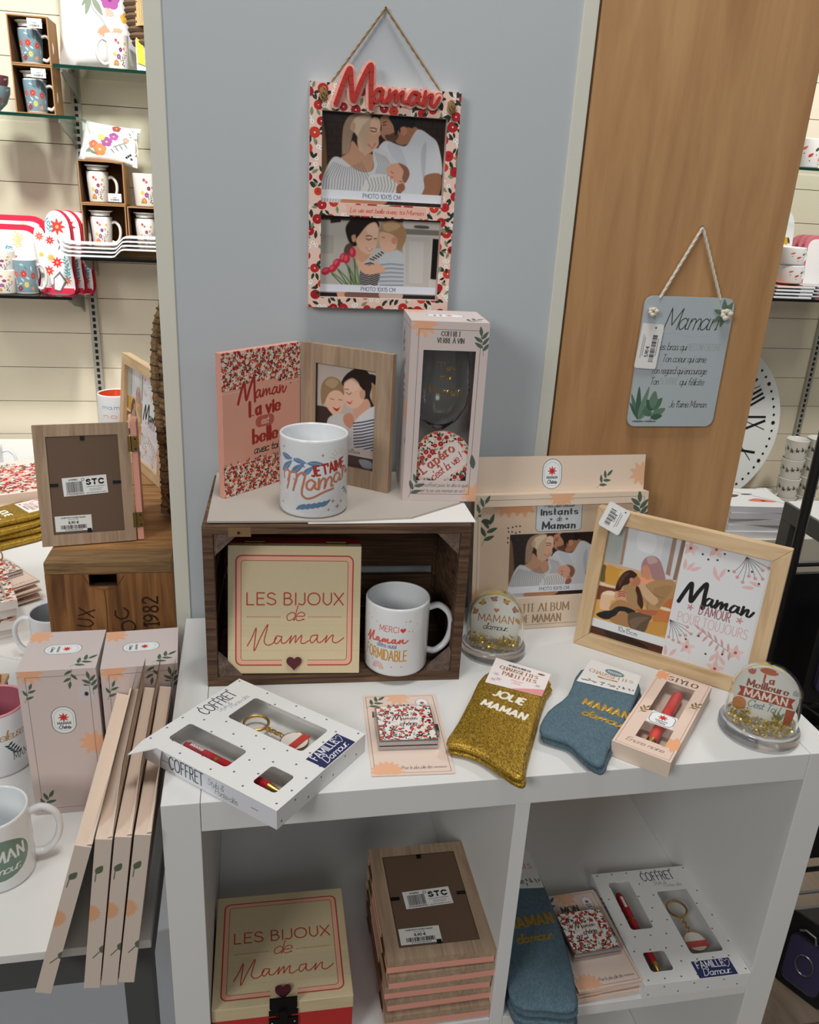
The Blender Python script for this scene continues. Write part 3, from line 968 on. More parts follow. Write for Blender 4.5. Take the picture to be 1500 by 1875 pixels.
def photo_boy(W=8.4, H=12.8, ppc=32):
    c = Cv(W, H, (186, 172, 162), ppc)
    h = homog([(576, 659), (697, 677), (687, 873), (568, 850)], W, H)
    def P(pts, col, a=1.0, soft=3):
        c.blob(h(pts), col, a, soft)
    P([(560, 640), (700, 650), (700, 760), (560, 740)], (192, 180, 170))
    P([(686, 700), (700, 700), (698, 760), (684, 760)], (172, 138, 96))
    P([(560, 748), (600, 752), (600, 800), (560, 800)], (64, 50, 46))
    P([(624, 706), (628, 690), (644, 676), (664, 670), (680, 684), (684, 706), (680, 726), (690, 752), (676, 756), (664, 730), (650, 706)], (44, 31, 27))
    P([(679, 684), (692, 686), (697, 696), (694, 704), (684, 698)], (40, 28, 25))
    P([(650, 745), (674, 730), (682, 752), (668, 772), (648, 768)], (212, 162, 136))
    P([(624, 722), (627, 706), (640, 694), (654, 700), (668, 716), (667, 734), (652, 748), (636, 746), (629, 736)], (228, 186, 160))
    P([(628, 700), (646, 690), (660, 704), (650, 716), (636, 712)], (238, 200, 176), .8)
    P([(660, 716), (670, 714), (670, 728), (662, 730)], (208, 156, 130))
    c.strokes([h([(632, 718), (638, 722), (643, 719)]), h([(630, 712), (638, 712)])], .06, (66, 44, 38))
    P([(632, 735), (640, 737), (645, 733), (640, 741)], (214, 80, 78))
    P([(583, 742), (581, 716), (586, 698), (600, 688), (616, 692), (627, 706), (627, 724), (616, 716), (600, 718), (592, 732)], (150, 124, 92))
    P([(590, 700), (604, 690), (618, 698), (606, 710)], (186, 160, 122), .8)
    P([(590, 736), (600, 718), (616, 714), (627, 724), (627, 742), (620, 756), (608, 762), (596, 752)], (226, 184, 156))
    c.strokes([h([(600, 730), (608, 732)]), h([(617, 732), (624, 733)])], .06, (80, 56, 46))
    P([(604, 746), (614, 749), (620, 745), (613, 755)], (170, 62, 58))
    c.strokes([h([(605, 746), (613, 749), (619, 745)])], .05, (246, 238, 230))
    P([(590, 800), (594, 770), (612, 760), (634, 762), (650, 772), (650, 840), (588, 840)], (198, 196, 196))
    P([(626, 764), (640, 758), (648, 772), (640, 788), (628, 780)], (196, 138, 112))
    P([(645, 830), (646, 786), (656, 766), (684, 746), (694, 752), (694, 800), (690, 840)], (214, 214, 216))
    for i in range(11):
        c.strokes([h([(646, 778+i*6), (664, 776+i*6), (692, 770+i*6)])], .16, (70, 74, 92))
    P([(560, 838), (690, 842), (690, 880), (560, 870)], (84, 66, 60))
    P([(656, 850), (680, 854), (684, 868), (664, 866)], (150, 160, 176))
    c.blur(2)
    c.rect(0, 1.5, W, 2.6, (206, 198, 194))
    c.text('10x15cm', W*.62, 1.8, .52, (70, 66, 66))
    return c
def photo_sofa(W=8.7, H=14.4, ppc=30):
    c = Cv(W, H, (206, 160, 96), ppc)
    h = homog([(232, 70), (885, 225), (685, 1165), (60, 970)], W, H)
    def P(pts, col, a=1.0, soft=2.5):
        c.blob(h(pts), col, a, soft)
    def Q(pts, col, a=1.0):
        c.poly(h(pts), col, a, 3)
    Q([(225, 60), (890, 220), (800, 570), (180, 410)], (206, 209, 211))
    Q([(225, 60), (385, 100), (330, 430), (185, 400)], (172, 178, 174))
    P([(480, 160), (620, 200), (600, 330), (470, 300)], (222, 223, 226), .7)
    Q([(368, 98), (392, 104), (337, 424), (315, 418)], (164, 132, 112))
    Q([(705, 185), (765, 200), (705, 480), (650, 470)], (196, 198, 204))
    Q([(770, 200), (806, 210), (745, 525), (708, 505)], (156, 130, 114))
    Q([(850, 215), (890, 225), (800, 560), (770, 555)], (140, 116, 102))
    Q([(185, 392), (500, 478), (495, 545), (178, 432)], (208, 172, 146))
    P([(158, 432), (200, 436), (196, 548), (148, 545)], (112, 96, 58))
    P([(205, 428), (290, 450), (352, 475), (325, 560), (240, 585), (192, 560)], (208, 154, 66))
    P([(330, 470), (500, 500), (480, 560), (320, 540)], (214, 170, 96))
    Q([(140, 556), (285, 600), (278, 622), (138, 582)], (228, 206, 180))
    Q([(134, 585), (282, 618), (268, 700), (118, 700)], (120, 70, 48))
    Q([(100, 700), (770, 700), (700, 1030), (75, 870)], (214, 166, 92))
    P([(165, 650), (215, 632), (275, 645), (282, 700), (235, 720), (232, 785), (150, 775), (152, 690)], (228, 190, 158))
    P([(165, 650), (215, 632), (275, 645), (275, 670), (200, 665)], (240, 214, 186))
    P([(690, 690), (790, 680), (755, 800), (690, 780)], (190, 112, 62))
    P([(618, 810), (680, 790), (752, 805), (738, 900), (608, 896)], (196, 122, 72))
    P([(680, 772), (756, 792), (750, 812), (672, 792)], (232, 210, 184))
    P([(500, 900), (720, 905), (700, 1010), (470, 960)], (198, 146, 72))
    # woman
    P([(500, 510), (502, 420), (540, 368), (600, 358), (650, 385), (682, 450), (704, 556), (610, 560), (580, 500), (552, 480), (528, 530)], (166, 128, 128))
    P([(545, 372), (600, 362), (640, 400), (600, 420), (560, 420)], (196, 166, 162), .8)
    P([(508, 450), (545, 430), (574, 470), (580, 520), (545, 552), (512, 540)], (202, 142, 114))
    P([(470, 552), (510, 528), (560, 552), (606, 545), (610, 575), (540, 585), (490, 600)], (238, 158, 124))
    P([(540, 590), (600, 562), (700, 552), (764, 556), (800, 610), (780, 690), (716, 730), (650, 790), (560, 806), (520, 720), (480, 640)], (176, 140, 98))
    P([(600, 640), (700, 600), (770, 620), (700, 720), (640, 780)], (156, 120, 82), .6)
    P([(466, 604), (500, 578), (540, 596), (600, 660), (650, 720), (612, 756), (556, 722), (500, 660)], (206, 170, 134))
    c.strokes([h([(540, 600), (620, 680), (690, 700)]), h([(560, 730), (555, 800)])], .06, (120, 84, 56))
    # girl
    P([(455, 600), (490, 630), (520, 740), (500, 790), (450, 740)], (70, 42, 32))
    P([(400, 552), (450, 512), (492, 548), (484, 584), (452, 606), (416, 596)], (182, 122, 92))
    P([(278, 628), (300, 550), (350, 488), (410, 470), (462, 505), (446, 528), (408, 545), (392, 580), (344, 596), (318, 632)], (62, 40, 34))
    P([(300, 560), (350, 500), (400, 490), (350, 540), (320, 600)], (96, 66, 54), .8)
    P([(398, 540), (420, 530), (430, 556), (408, 566)], (196, 136, 106))
    P([(345, 606), (398, 586), (440, 612), (466, 680), (470, 740), (500, 792), (440, 800), (400, 744), (362, 690)], (170, 136, 96))
    P([(280, 650), (345, 630), (372, 690), (340, 716), (276, 700)], (206, 160, 130))
    for y in (645, 662, 679):
        c.strokes([h([(305, y), (335, y-6), (362, y+4)])], .12, (160, 56, 50))
    P([(226, 770), (290, 712), (360, 716), (430, 760), (470, 800), (420, 806), (330, 768), (262, 800)], (176, 132, 88))
    P([(116, 822), (180, 796), (240, 792), (300, 762), (380, 770), (452, 806), (400, 826), (320, 800), (268, 850), (190, 862)], (36, 34, 38))
    P([(230, 868), (290, 830), (340, 800), (388, 822), (408, 880), (396, 930), (330, 925)], (168, 126, 84))
    P([(392, 822), (460, 812), (540, 820), (596, 850), (570, 896), (530, 975), (440, 955), (396, 915)], (98, 80, 64))
    P([(400, 880), (480, 850), (570, 860), (500, 900), (440, 950)], (126, 104, 82), .7)
    P([(446, 792), (500, 790), (640, 806), (606, 842), (520, 826)], (176, 104, 74))
    Q([(60, 905), (700, 1075), (690, 1170), (50, 975)], (84, 52, 42))
    P([(180, 960), (340, 990), (500, 1060), (560, 1120), (300, 1050)], (44, 34, 30), .8)
    c.blur(1)
    c.rect(0, 1.15, W, 2.35, (222, 226, 228))
    c.text('10x15cm', W*.5, 1.5, .66, (84, 86, 90), wt=.06)
    return c
# ------------------------------------------------------------------ hanging picture frame with floral print
PINK = (238, 205, 190)
def hang_canvas():
    c = Cv(18.1, 25.65, PINK, 30)
    c.floral(0, 0, 18.1, 25.65, 1.35, 7)
    c.rrect(5, 11.2, 14.2, 12.5, .1)
    c.rect(4.6, 11.2, 14.6, 12.45, (240, 190, 172))
    c.text('La vie est belle avec toi Maman', 9.6, 11.6, .52, (186, 60, 52), 'script', wt=.05, fit=9.2)
    return c
cv_hang = hang_canvas()
m_hang = cv_hang.done('floral_frame_print', .5)
m_family = photo_family().done('family_photo_print', .25, .4)
m_tulips = photo_tulips().done('tulip_photo_print', .25, .4)
def hanging_frame():
    t = thing('hanging_picture_frame', 'red floral double picture frame hanging by jute twine on the grey wall', 'picture frame', (17.0, 38.3, 121.3))
    edge = mat('pale_pink_frame_edge', (236, 214, 204), .5)
    b = MB()
    b.plate(18.1, 25.65, 1.65, [(1.47, 12.6, 16.6, 22.7), (1.47, 1.25, 16.6, 11.05)], m_hang, edge, hole=mat('white_rebate', (205, 190, 180), .6))
    b.build('frame', t)
    for z0, z1, m in ((12.45, 22.85, m_family), (1.1, 11.2, m_tulips)):
        b = MB()
        b.box(1.35, 16.7, 1.05, 1.25, z0, z1, edge, front=m)
        b.build('photo', t)
    S, hgt = hero('brush', 12.3)
    S = [[(p[0]+3.0, p[1]+23.3) for p in q] for q in S]
    b = MB()
    for k, q in enumerate(S):
        b.ribbon(q[::2]+[q[-1]], .6 if k == 0 else .47, -.32, -.02, mat('pale_pink_board', (238, 186, 170), .5))
    b.build('sign_board', t)
    b = MB()
    for k, q in enumerate(S):
        b.ribbon(q, .27 if k == 0 else .17, -.75, -.33, mat('red_letter_paint', (186, 48, 40), .45))
    b.build('raised_word', t)
    b = MB()
    def tw(p, q, ph):
        return [(p[0]+(q[0]-p[0])*i/40+.07*math.cos(i*.9+ph), p[1]+(q[1]-p[1])*i/40+.07*math.sin(i*.9+ph), p[2]+(q[2]-p[2])*i/40+.05*math.sin(i*.9+ph)) for i in range(41)]
    ap = (8.75, 1.35, 33.9)
    for q in ((2.3, .9, 25.4), (15.9, .9, 25.4)):
        for ph in (0, math.pi):
            b.tube(tw(q, ap, ph), .085, rope_mat, 6)
    b.build('twine', t)
    for x, z in ((1.6, 24.4), (16.9, 24.0)):
        b = MB()
        for k in range(4):
            b.tube([(x+.42*math.cos(a+k)*(1-.1*k), -.25-.12*math.sin(2*a+k), z+.5*math.sin(a)+.12*k-.2) for a in np.linspace(0, 5.6, 14)], .13, rope_mat, 6)
        b.build('twine_knot', t)
    b = MB()
    b.tube([(8.75, 1.7, 34.0), (8.75, .9, 34.05)], .1, steel, 8)
    b.build('nail', t)
hanging_frame()

# ------------------------------------------------------------------ metal plaque on the wood panel
def plaque():
    W, H = 13.6, 18.6
    c = Cv(W, H, (180, 190, 194), 34)
    dk, gr = (50, 54, 58), (150, 160, 164)
    c.text('Maman', 7.3, 14.1, 2.9, dk, 'script', wt=.13, fit=8.0, slant=.3)
    c.line(spline([(3.6, 13.3), (5, 13.55), (7, 13.2), (8.5, 13.05), (10, 13.3), (10.8, 13.1)], 6), .05, (160, 170, 176))
    for txt, big, x, y in (('Tes bras qui', 'RECONFORTENT', 2.7, 11.2), ('Ton coeur qui aime', None, 3.9, 9.5), ('Ton regard qui encourage', None, 2.5, 7.8)):
        c.text(txt, x, y, 1.05, dk, 'script', wt=.07, al='l', fit=4.6 if big else (6.8 if x > 3 else 8.6))
        if big:
            c.text(big, x+5.0, y, .95, gr, wt=.06, al='l', fit=4.9)
    c.text('Ton', 2.6, 6.2, 1.05, dk, 'script', wt=.07, al='l', fit=1.3)
    c.text('SOURIRE', 4.2, 6.25, .95, gr, wt=.06, al='l', fit=2.7)
    c.text('qui félicite', 7.2, 6.2, 1.05, dk, 'script', wt=.07, al='l', fit=3.8)
    c.text("Je t'aime Maman", 9.1, 2.9, 1.0, dk, 'script', wt=.07, fit=5.9)
    c.heart(7.55, 3.75, .3, dk)
    for i, (x, a, L) in enumerate(((1.6, 112, 4.2), (1.6, 96, 5.0), (1.6, 78, 5.1), (1.8, 62, 4.6), (1.7, 124, 3.2), (1.9, 50, 3.4))):
        c.leaf(x, 1.0, L, a, ((92, 122, 100), (70, 102, 84), (112, 140, 118))[i % 3], .16)
    for i, (a, L, h) in enumerate(((150, 1.7, 1.6), (30, 2.4, 1.5), (120, 2.0, 2.3), (55, 2.3, 2.4), (90, 2.6, 2.7), (10, 1.8, 1.3), (170, 1.2, 2.0))):
        c.leaf(3.6, h, L, a, ((84, 118, 96), (104, 134, 110), (66, 100, 82))[i % 3], .5)
    c.line([(3.6, .7), (3.6, 2.8)], .09, (84, 110, 90))
    for x in (1.7, 3.6):
        c.ell(x, .75, 1.0, .14, (110, 116, 112))
    m = c.done('plaque_print', .5, .4)
    t = thing('hanging_plaque', 'pale blue metal plaque with handwritten verse hanging by a white rope on the wood panel', 'plaque', (63.35, 39.65, 105.35))
    b = MB()
    b.prism(c.rrect(0, 0, W, H, 1.25), .3, 0, mat('plaque_edge', (176, 184, 186), .5), 'y', top=m, uvbox=(0, 0, W, H))
    b.build('plate', t)
    b = MB()
    for q in ((2.1, .1, 18.3), (11.3, .1, 18.3)):
        for ph in (0, 2.1, 4.2):
            b.tube([(q[0]+(6.75-q[0])*i/30+.11*math.cos(i*.8+ph), .1+.11*math.sin(i*.8+ph)-.05, q[2]+(27.8-q[2])*i/30) for i in range(31)], .13, cotton, 6)
    b.build('rope', t)
    for x, z, s in ((1.1, 16.5, 1), (12.2, 16.4, 1.25)):
        b = MB()
        rr = random.Random(int(x*10))
        for k in range(9):
            a = k*2.4
            b.ball((x+.36*s*math.cos(a), -.35-.08*k, z+.4*s*math.sin(a)), .38*s, .3, .3*s, cotton, 6, 8)
        k = b.build('cloth_flower', t, smooth=True, angle=80)
        if s > 1:
            lf = MB()
            g = mat('dull_green_felt', (96, 122, 98), .9)
            for a, L in ((100, 1.6), (160, 1.3), (215, 1.4), (60, 1.5), (260, 1.3)):
                cc, ss = math.cos(R(a)), math.sin(R(a))
                lf.prism([(x+(u*cc-v*ss)*L+cc*.5, z+(u*ss+v*cc)*L+ss*.5) for u, v in ((0, 0), (.4, .24), (1, 0), (.4, -.24))], -.05, -.2, g, 'y')
            lf.build('felt_leaf', t)
    b = MB()
    b.tube([(6.75, .6, 27.8), (6.75, -.2, 28.0)], .12, steel, 8)
    b.build('nail', t)
    c = Cv(3.3, 6.3, (236, 235, 232), 34)
    c.frame(.08, .08, 3.22, 6.22, .3, .05, (216, 214, 210))
    for i in range(28):
        c.rect(1.9, 1.0+i*.135, 2.6, 1.0+i*.135+random.Random(i).choice((.04, .07, .1)), (26, 26, 28))
    c.text('5,90 €', 1.65, 2.4, .45, (30, 30, 32), wt=.08, rot=90)
    for x, h in ((.6, 3.2), (.85, 2.6), (2.85, 2.4)):
        c.text('x'*16, x, 3.1, .16, (60, 60, 62), wt=.03, rot=90, fit=h)
    c.ell(2.1, 5.75, .12, .12, (24, 24, 24))
    m = c.done('plaque_price_tag_print', .55)
    b = MB()
    b.prism(c.rrect(0, 0, 3.3, 6.3, .35), .12, 0, paper, 'y', top=m, uvbox=(0, 0, 3.3, 6.3))
    o = tag(b.build('price_tag'), 'white price tag with sideways barcode at the left edge of the pale blue plaque', 'price tag')
    place(o, (63.0, 39.3, 114.0), 0, 0, -3)
plaque()

# ------------------------------------------------------------------ dark wooden crate and the sheets on it
CR = (3.78, 21.1, 77.0)
def crate():
    W, H, D = 31.8, 21.55, 18.2
    t = thing('wooden_crate', 'dark brown slatted wooden crate lying on its side on the white shelf unit', 'crate', CR, -2.77)
    for z0, z1 in ((0, 1.15), (H-1.0, H)):
        b = MB()
        for k in range(3):
            b.box(0, W, k*6.2, k*6.2+5.8, z0, z1, crate_wood_x)
        b.build('slatted_panel', t, bevel=.08)
    for x in (0, W-1.1):
        b = MB()
        for k in range(3):
            z0 = 1.3+k*6.3
            b.box(x+.1, x+1.0, .4, D-.6, z0, z0+5.7, crate_wood)
        for y in (.05, D-1.3):
            b.box(x+.0 if x == 0 else x-.15, x+1.25 if x == 0 else x+1.1, y, y+1.25, 1.16, H-1.01, crate_wood)
        b.build('slatted_side', t, bevel=.06)
    for k in range(3):
        b = MB()
        b.box(1.2, W-1.2, D-.95, D-.1, 1.8+k*6.4, 1.8+k*6.4+5.0, crate_wood_x)
        b.build('back_slat', t, bevel=.06)
    for x, sx in ((1.3, 1), (W-1.3, -1)):
        for z, sz in ((H-1.02, -1), (1.17, 1)):
            b = MB()
            b.prism([(x, z), (x+sx*2.9, z), (x, z+sz*2.9)], .3, 1.6, wood('crate_end_grain', (120, 102, 92), (84, 68, 58), (40, 4, 40), .8), 'y')
            b.build('corner_block', t)
    b = MB()
    b.box(3.0, 5.6, -.04, .9, H-1.3, H-.15, mat('knotty_tan', (128, 100, 70), .8))
    b.tube([(4.2, -.1, H-.8), (4.2, .1, H-.8)], .18, mat('knot_dark', (40, 26, 18), .9), 8)
    b.build('knot', t)
crate()
b = MB()
b.prism([(16, 21.0), (36.25, 20.45), (36.35, 26.8), (35.9, 38.8), (16, 38.9)], 98.62, 98.7, paper, 'z')
tag(b.build('paper_sheet'), 'white paper sheet poking out at the right front corner on top of the dark crate', 'paper')
b = MB()
b.prism([(4.4, 21.7), (19, 21.1), (28.5, 21.75), (35.7, 26.5), (35.4, 38.7), (5.0, 39.2)], 98.72, 98.95, paper_grey, 'z')
tag(b.build('cardboard_sheet'), 'greige cardboard sheet covering the top of the dark crate', 'cardboard')
ZC = 98.96

# ------------------------------------------------------------------ mugs
def mug(name, label, loc, yaw, print_mat, inner=None, r=4.1, h=9.6, ha=0, rim=None, group=None, taper=0.0, outer=None, hs=1.0, handle_m=None):
    """print faces local -y; the handle leaves at local angle ha (deg)"""
    t = thing(name, label, 'mug', loc, yaw, group=group)
    b = MB()
    out = print_mat or outer or ceramic
    r0 = r*(1-taper)
    b.lathe([(r0-.55, 0), (r0-.12, .12), (r0, .45)], outer or ceramic, 40, capb=True)
    b.lathe([(r0, .45), (r+0.0, h-.35)], out, 40, uvr=[0, 1])
    b.lathe([(r, h-.35), (r-.02, h-.12), (r-.12, h), (r-.26, h-.02), (r-.34, h-.2)], rim or ceramic, 40)
    b.lathe([(r-.34, h-.2), (r0-.36, .9), (r0-.8, .55), (.01, .5)], inner or ceramic_in, 40)
    b.build('body', t, smooth=True, angle=60)
    if ha is not None:
        b = MB()
        c, s = math.cos(R(ha)), math.sin(R(ha))
        pts = spline([(r-.15, h*.8), (r+1.3*hs, h*.83), (r+2.7*hs, h*.7), (r+3.1*hs, h*.48), (r+2.5*hs, h*.26), (r+1.1*hs, h*.14), (r-.25, h*.17)], 5)
        b.tube([(p[0]*c, p[0]*s, p[1]) for p in pts], .52, handle_m or outer or ceramic, 10, rz=.42)
        b.build('handle', t, smooth=True, angle=80)
    return t
def mug_print(fn, name, r=4.1, h=8.8, bg=(228, 230, 232), ppc=26, rough=.14):
    c = Cv(2*math.pi*r, h, bg, ppc)
    fn(c, c.W/2, h)
    return c.done(name, rough, .5)
def je_taime(c, m, h):
    bl, sal, red = (104, 134, 170), (200, 130, 104), (178, 62, 50)
    for i, (x, y, L, a) in enumerate(((-5.0, 6.95, 1.9, -6), (-3.0, 6.75, 1.7, -10), (-1.2, 6.45, 2.0, -4), (-4.9, 4.9, 2.3, 42), (-3.3, 5.0, 2.2, 38), (-1.8, 4.9, 1.8, 42), (-6.4, 7.6, 1.5, -60))):
        c.leaf(m+x, y, L, a, bl, .34)
        if i < 6:
            c.line([(m+x+.15*L, y+.05), (m+x+.8*L*math.cos(R(a)), y+.8*L*math.sin(R(a)))], .06, (166, 186, 206))
    c.line(spline([(m-4.6, 6.45), (m-2.6, 6.5), (m-.6, 6.3)], 5), .06, bl)
    c.text("JE T'AIME", m+1.55, 5.25, 1.15, red, wt=.24, rot=10, fit=4.4)
    c.hero('round', m-4.5, 2.1, 8.9, sal, .28, 0)
    for i in range(8):
        a = 20+i*20
        c.line([(m+2.9+.7*math.cos(R(a)), 6.6+.7*math.sin(R(a))), (m+2.9+1.5*math.cos(R(a)), 6.6+1.5*math.sin(R(a)))], .07, (210, 190, 140))
    for i in range(6):
        c.leaf(m-2.6+i*.62, .55+.1*i, 1.45, 36, bl, .3)
    for x, y, q in ((2.0, 1.6, .2), (3.3, 1.3, .16), (2.7, .8, .24), (1.4, .6, .14), (-4.9, 1.0, .14), (-1.6, 6.0, .13), (.6, 7.4, .14), (-4.6, 7.9, .14), (4.6, 4.8, .3), (-2.9, 4.3, .12), (1, 3.7, .1)):
        c.daisy(m+x, y, q*1.5, red if x > 0 else (120, 90, 120), 4, fat=.3)
    for i in range(5):
        c.leaf(m+4.2+i*.2, 3.0-.2*i, .8, 200+20*i, (60, 80, 110), .3)
    for i in range(9):
        a = 180+i*22
        c.line([(m-4.7+.5*math.cos(R(a)), 2.2+.6*math.sin(R(a))), (m-4.7+1.1*math.cos(R(a)), 2.2+1.4*math.sin(R(a)))], .05, (196, 190, 214))
mug('mug', 'white mug with salmon lettering and blue leaves standing on the cardboard sheet', (16.95, 25.75, ZC), 2, mug_print(je_taime, 'blue_leaf_mug_print'), ha=98, rim=ceramic)
def merci(c, m, h):
    cor, och, pk = (206, 92, 80), (206, 150, 66), (226, 160, 140)
    c.text('MERCI', m+.4, 6.0, .8, cor, wt=.08, fit=2.5)
    c.heart(m+2.2, 6.3, .75, (214, 70, 54))
    c.hero('line', m-2.9, 4.0, 5.8, (214, 96, 86), .21)
    c.text("d'être aussi", m+.1, 3.75, .7, (84, 110, 150), 'script', wt=.07, fit=2.6)
    c.text('FORMIDABLE', m-.1, 1.95, 1.45, och, wt=.16, fit=5.8)
    for q in (.75, .53, .3):
        c.line([(m-.9+q*math.cos(R(a)), .55+q*1.15*math.sin(R(a))) for a in range(0, 181, 15)], .13, pk)
    r = random.Random(5)
    for i in range(26):
        x, y = m+r.uniform(-4.0, 3.6), r.choice((r.uniform(.4, 1.6), r.uniform(5.8, 7.6), r.uniform(3, 6)))
        if abs(x-m) < 2.9 and 1.7 < y < 7.0:
            x += 5.8 if x < m else -5.8
            if abs(x-m) > 4.4:
                continue
        c.ell(x, y, .07, .07, r.choice((cor, och, (120, 130, 150), (170, 150, 190))))
mug('mug', 'white mug with thank-you lettering and ochre word inside the dark crate', (27.6, 22.9, 78.25), -30, mug_print(merci, 'ochre_word_mug_print'), ha=30)

# ------------------------------------------------------------------ jewellery boxes
def lid_canvas():
    W, H = 16.4, 16.3
    c = Cv(W, H, (214, 197, 160), 34)
    c.noise(2.2, 3, 2)
    rd, pk = (178, 62, 48), (236, 176, 152)
    r = np.random.default_rng(2).normal(0, 2.5, (c.h, 1, 1)).astype(np.float32)
    c.a += np.cumsum(r, 0).clip(-5, 5)*.6
    for k, (d, wd, col) in enumerate(((1.0, .16, rd), (1.3, .4, pk), (1.62, .07, rd))):
        c.frame(d, d+.1, W-d, H-d-.25, .75-.2*k, wd, col)
    c.rect(6.7, .3, 9.9, 1.95, (214, 197, 160))
    c.text('LES BIJOUX', W/2+.05, 8.85, 1.5, rd, wt=.16, fit=12.0)
    c.text('de', W/2, 6.85, 1.9, rd, 'script', wt=.11, fit=2.2)
    for i in range(18):
        for s in (-1, 1):
            c.ell(W/2+s*(1.8+i*.235), 7.3, .06, .06, rd)
    c.hero('line', 2.4, 2.95, 12.0, rd, .13)
    return c.done('jewellery_lid_print', .55)
m_lid = lid_canvas()
def jewel_box(label, loc, yaw, tilt, latch):
    W, H, T = 16.4, 16.3, 6.9
    t = thing('jewellery_box', label, 'jewellery box', loc, yaw, tilt)
    b = MB()
    b.box(0, W, 0, 1.9, 0, H, lid_wood, front=m_lid)
    b.build('lid', t, bevel=.08)
    b = MB()
    b.box(.05, W-.05, 1.95, T, .05, H-.05, red_paint)
    b.build('box_body', t, bevel=.08)
    b = MB()
    S = []
    for a in np.linspace(0, 2*math.pi, 30, endpoint=False):
        S.append((W/2+16*math.sin(a)**3/32*1.9, 1.45+(13*math.cos(a)-5*math.cos(2*a)-2*math.cos(3*a)-math.cos(4*a))/32*1.9))
    b.prism(S, 0, -.35, mat('maroon_wood', (88, 34, 44), .6), 'y')
    b.build('heart', t)
    for x in (1.9, 12.0):
        b = MB()
        b.box(x, x+2.5, .9, 2.9, H-.02, H+.1, brass)
        b.tube([(x, 1.92, H+.12), (x+2.5, 1.92, H+.12)], .22, brass, 8)
        for q in (.5, 2.0):
            b.ball((x+q, 1.35, H+.1), .15, .15, .08, steel, 4, 8)
        b.build('hinge', t)
    if latch:
        b = MB()
        k = mat('black_iron', (26, 25, 26), .45, .6)
        b.prism([(W/2+x, y) for x, y in ((-1.6, .6), (-1.0, 1.2), (-.9, 1.9), (.9, 1.9), (1.0, 1.2), (1.6, .6), (1.6, -1.0), (-1.6, -1.0))][::1], -.02, -.2, k, 'z')
        b.box(W/2-1.7, W/2+1.7, 1.0, 1.7, -.22, -.02, k)
        b.box(W/2-1.7, W/2+1.7, 2.2, 3.6, -.22, -.02, k)
        b.box(W/2-.45, W/2+.45, .8, 3.2, -.5, -.2, k)
        for x in (-1.3, 1.3):
            b.ball((W/2+x, 2.9, -.22), .14, .14, .08, steel, 4, 8)
        b.build('latch', t)
    return t
jewel_box('birch jewellery box with red lettering and maroon heart standing inside the dark crate', (6.2, 21.75, 78.3), -5.04, 13.85, False)
jewel_box('birch jewellery box with black latch lying in the left compartment of the shelf unit', (3.95, .55, 39.85+6.9), -.9, 90, True)

# ------------------------------------------------------------------ hinged double photo frames
def message_canvas():
    W, H = 13.2, 18.0
    c = Cv(W, H, (226, 166, 146), 34)
    pk, rd = (236, 196, 176), (162, 50, 44)
    c.floral(0, 13.4, W, H, .55, 11, pk)
    c.floral(0, 0, W, 3.7, .55, 12, pk)
    c.rect(0, 13.0, W, 13.45, (226, 166, 146))
    for y in (13.1, 3.95):
        c.line([(0, y), (W, y)], .06, (242, 206, 190))
    c.poly(c.rrect(3.4, 11.4, 9.4, 13.9, .8), (226, 166, 146))
    c.hero('brush', 2.5, 11.5, 8.2, rd, .36)
    c.text('La vie', W/2+.3, 9.75, 1.7, rd, 'serif', wt=.22, fit=5.2)
    c.poly(c.rrect(5.3, 8.05, 8.5, 9.5, .7), (186, 96, 80))
    c.text('est', 6.9, 8.4, 1.0, (244, 226, 216), 'script', wt=.09)
    c.text('belle', W/2+.3, 6.2, 1.65, rd, 'serif', wt=.22, fit=4.2)
    c.text('avec toi', W/2+.4, 4.75, 1.05, (34, 30, 32), 'script', wt=.12, fit=4.1)
    return c.done('message_panel_print', .5)
m_msg = message_canvas()
m_boy = photo_boy().done('mother_and_boy_photo_print', .3, .4)
def stc_label():
    c = Cv(6.6, 2.9, (232, 231, 228), 44)
    c.text('AC159863', 1.6, 2.4, .24, (60, 60, 62), wt=.05)
    c.barcode(.5, .5, 2.9, 2.2, seed=4)
    c.text('3700284863003', 1.7, .15, .26, (40, 40, 42), wt=.04, fit=2.6)
    c.ell(3.05, 2.45, .24, .24, (50, 50, 52))
    c.ell(3.05, 2.45, .17, .17, (232, 231, 228))
    c.text('STC', 4.8, 1.6, .75, (20, 20, 22), wt=.24, fit=2.5, space=.35)
    c.rect(3.4, 1.93, 6.3, 1.99, (232, 231, 228))
    c.scrawl(3.5, 1.15, 6.2, .16, (70, 70, 72), 1)
    c.scrawl(3.9, .8, 5.8, .14, (90, 90, 92), 2)
    c.scrawl(3.9, .55, 5.6, .14, (90, 90, 92), 3)
    c.scrawl(3.3, .18, 6.3, .16, (60, 60, 62), 4)
    return c.done('barcode_label_print', .6)
def price_label():
    c = Cv(5.4, 2.4, (228, 228, 224), 44)
    c.text('CADRE PHOTO DOUBLE MAMAN', 2.7, 2.0, .18, (60, 60, 62), wt=.04, fit=3.6)
    c.scrawl(2.0, 1.72, 3.4, .14, (80, 80, 82), 5)
    c.text('8,90 €', 2.7, 1.15, .36, (24, 24, 26), wt=.08, fit=1.5)
    c.barcode(.8, .35, 4.6, .95, seed=9)
    c.text('3700284863003', 2.7, .1, .17, (50, 50, 52), wt=.03, fit=2.6)
    return c.done('price_label_print', .6)
m_stc, m_price = stc_label(), price_label()
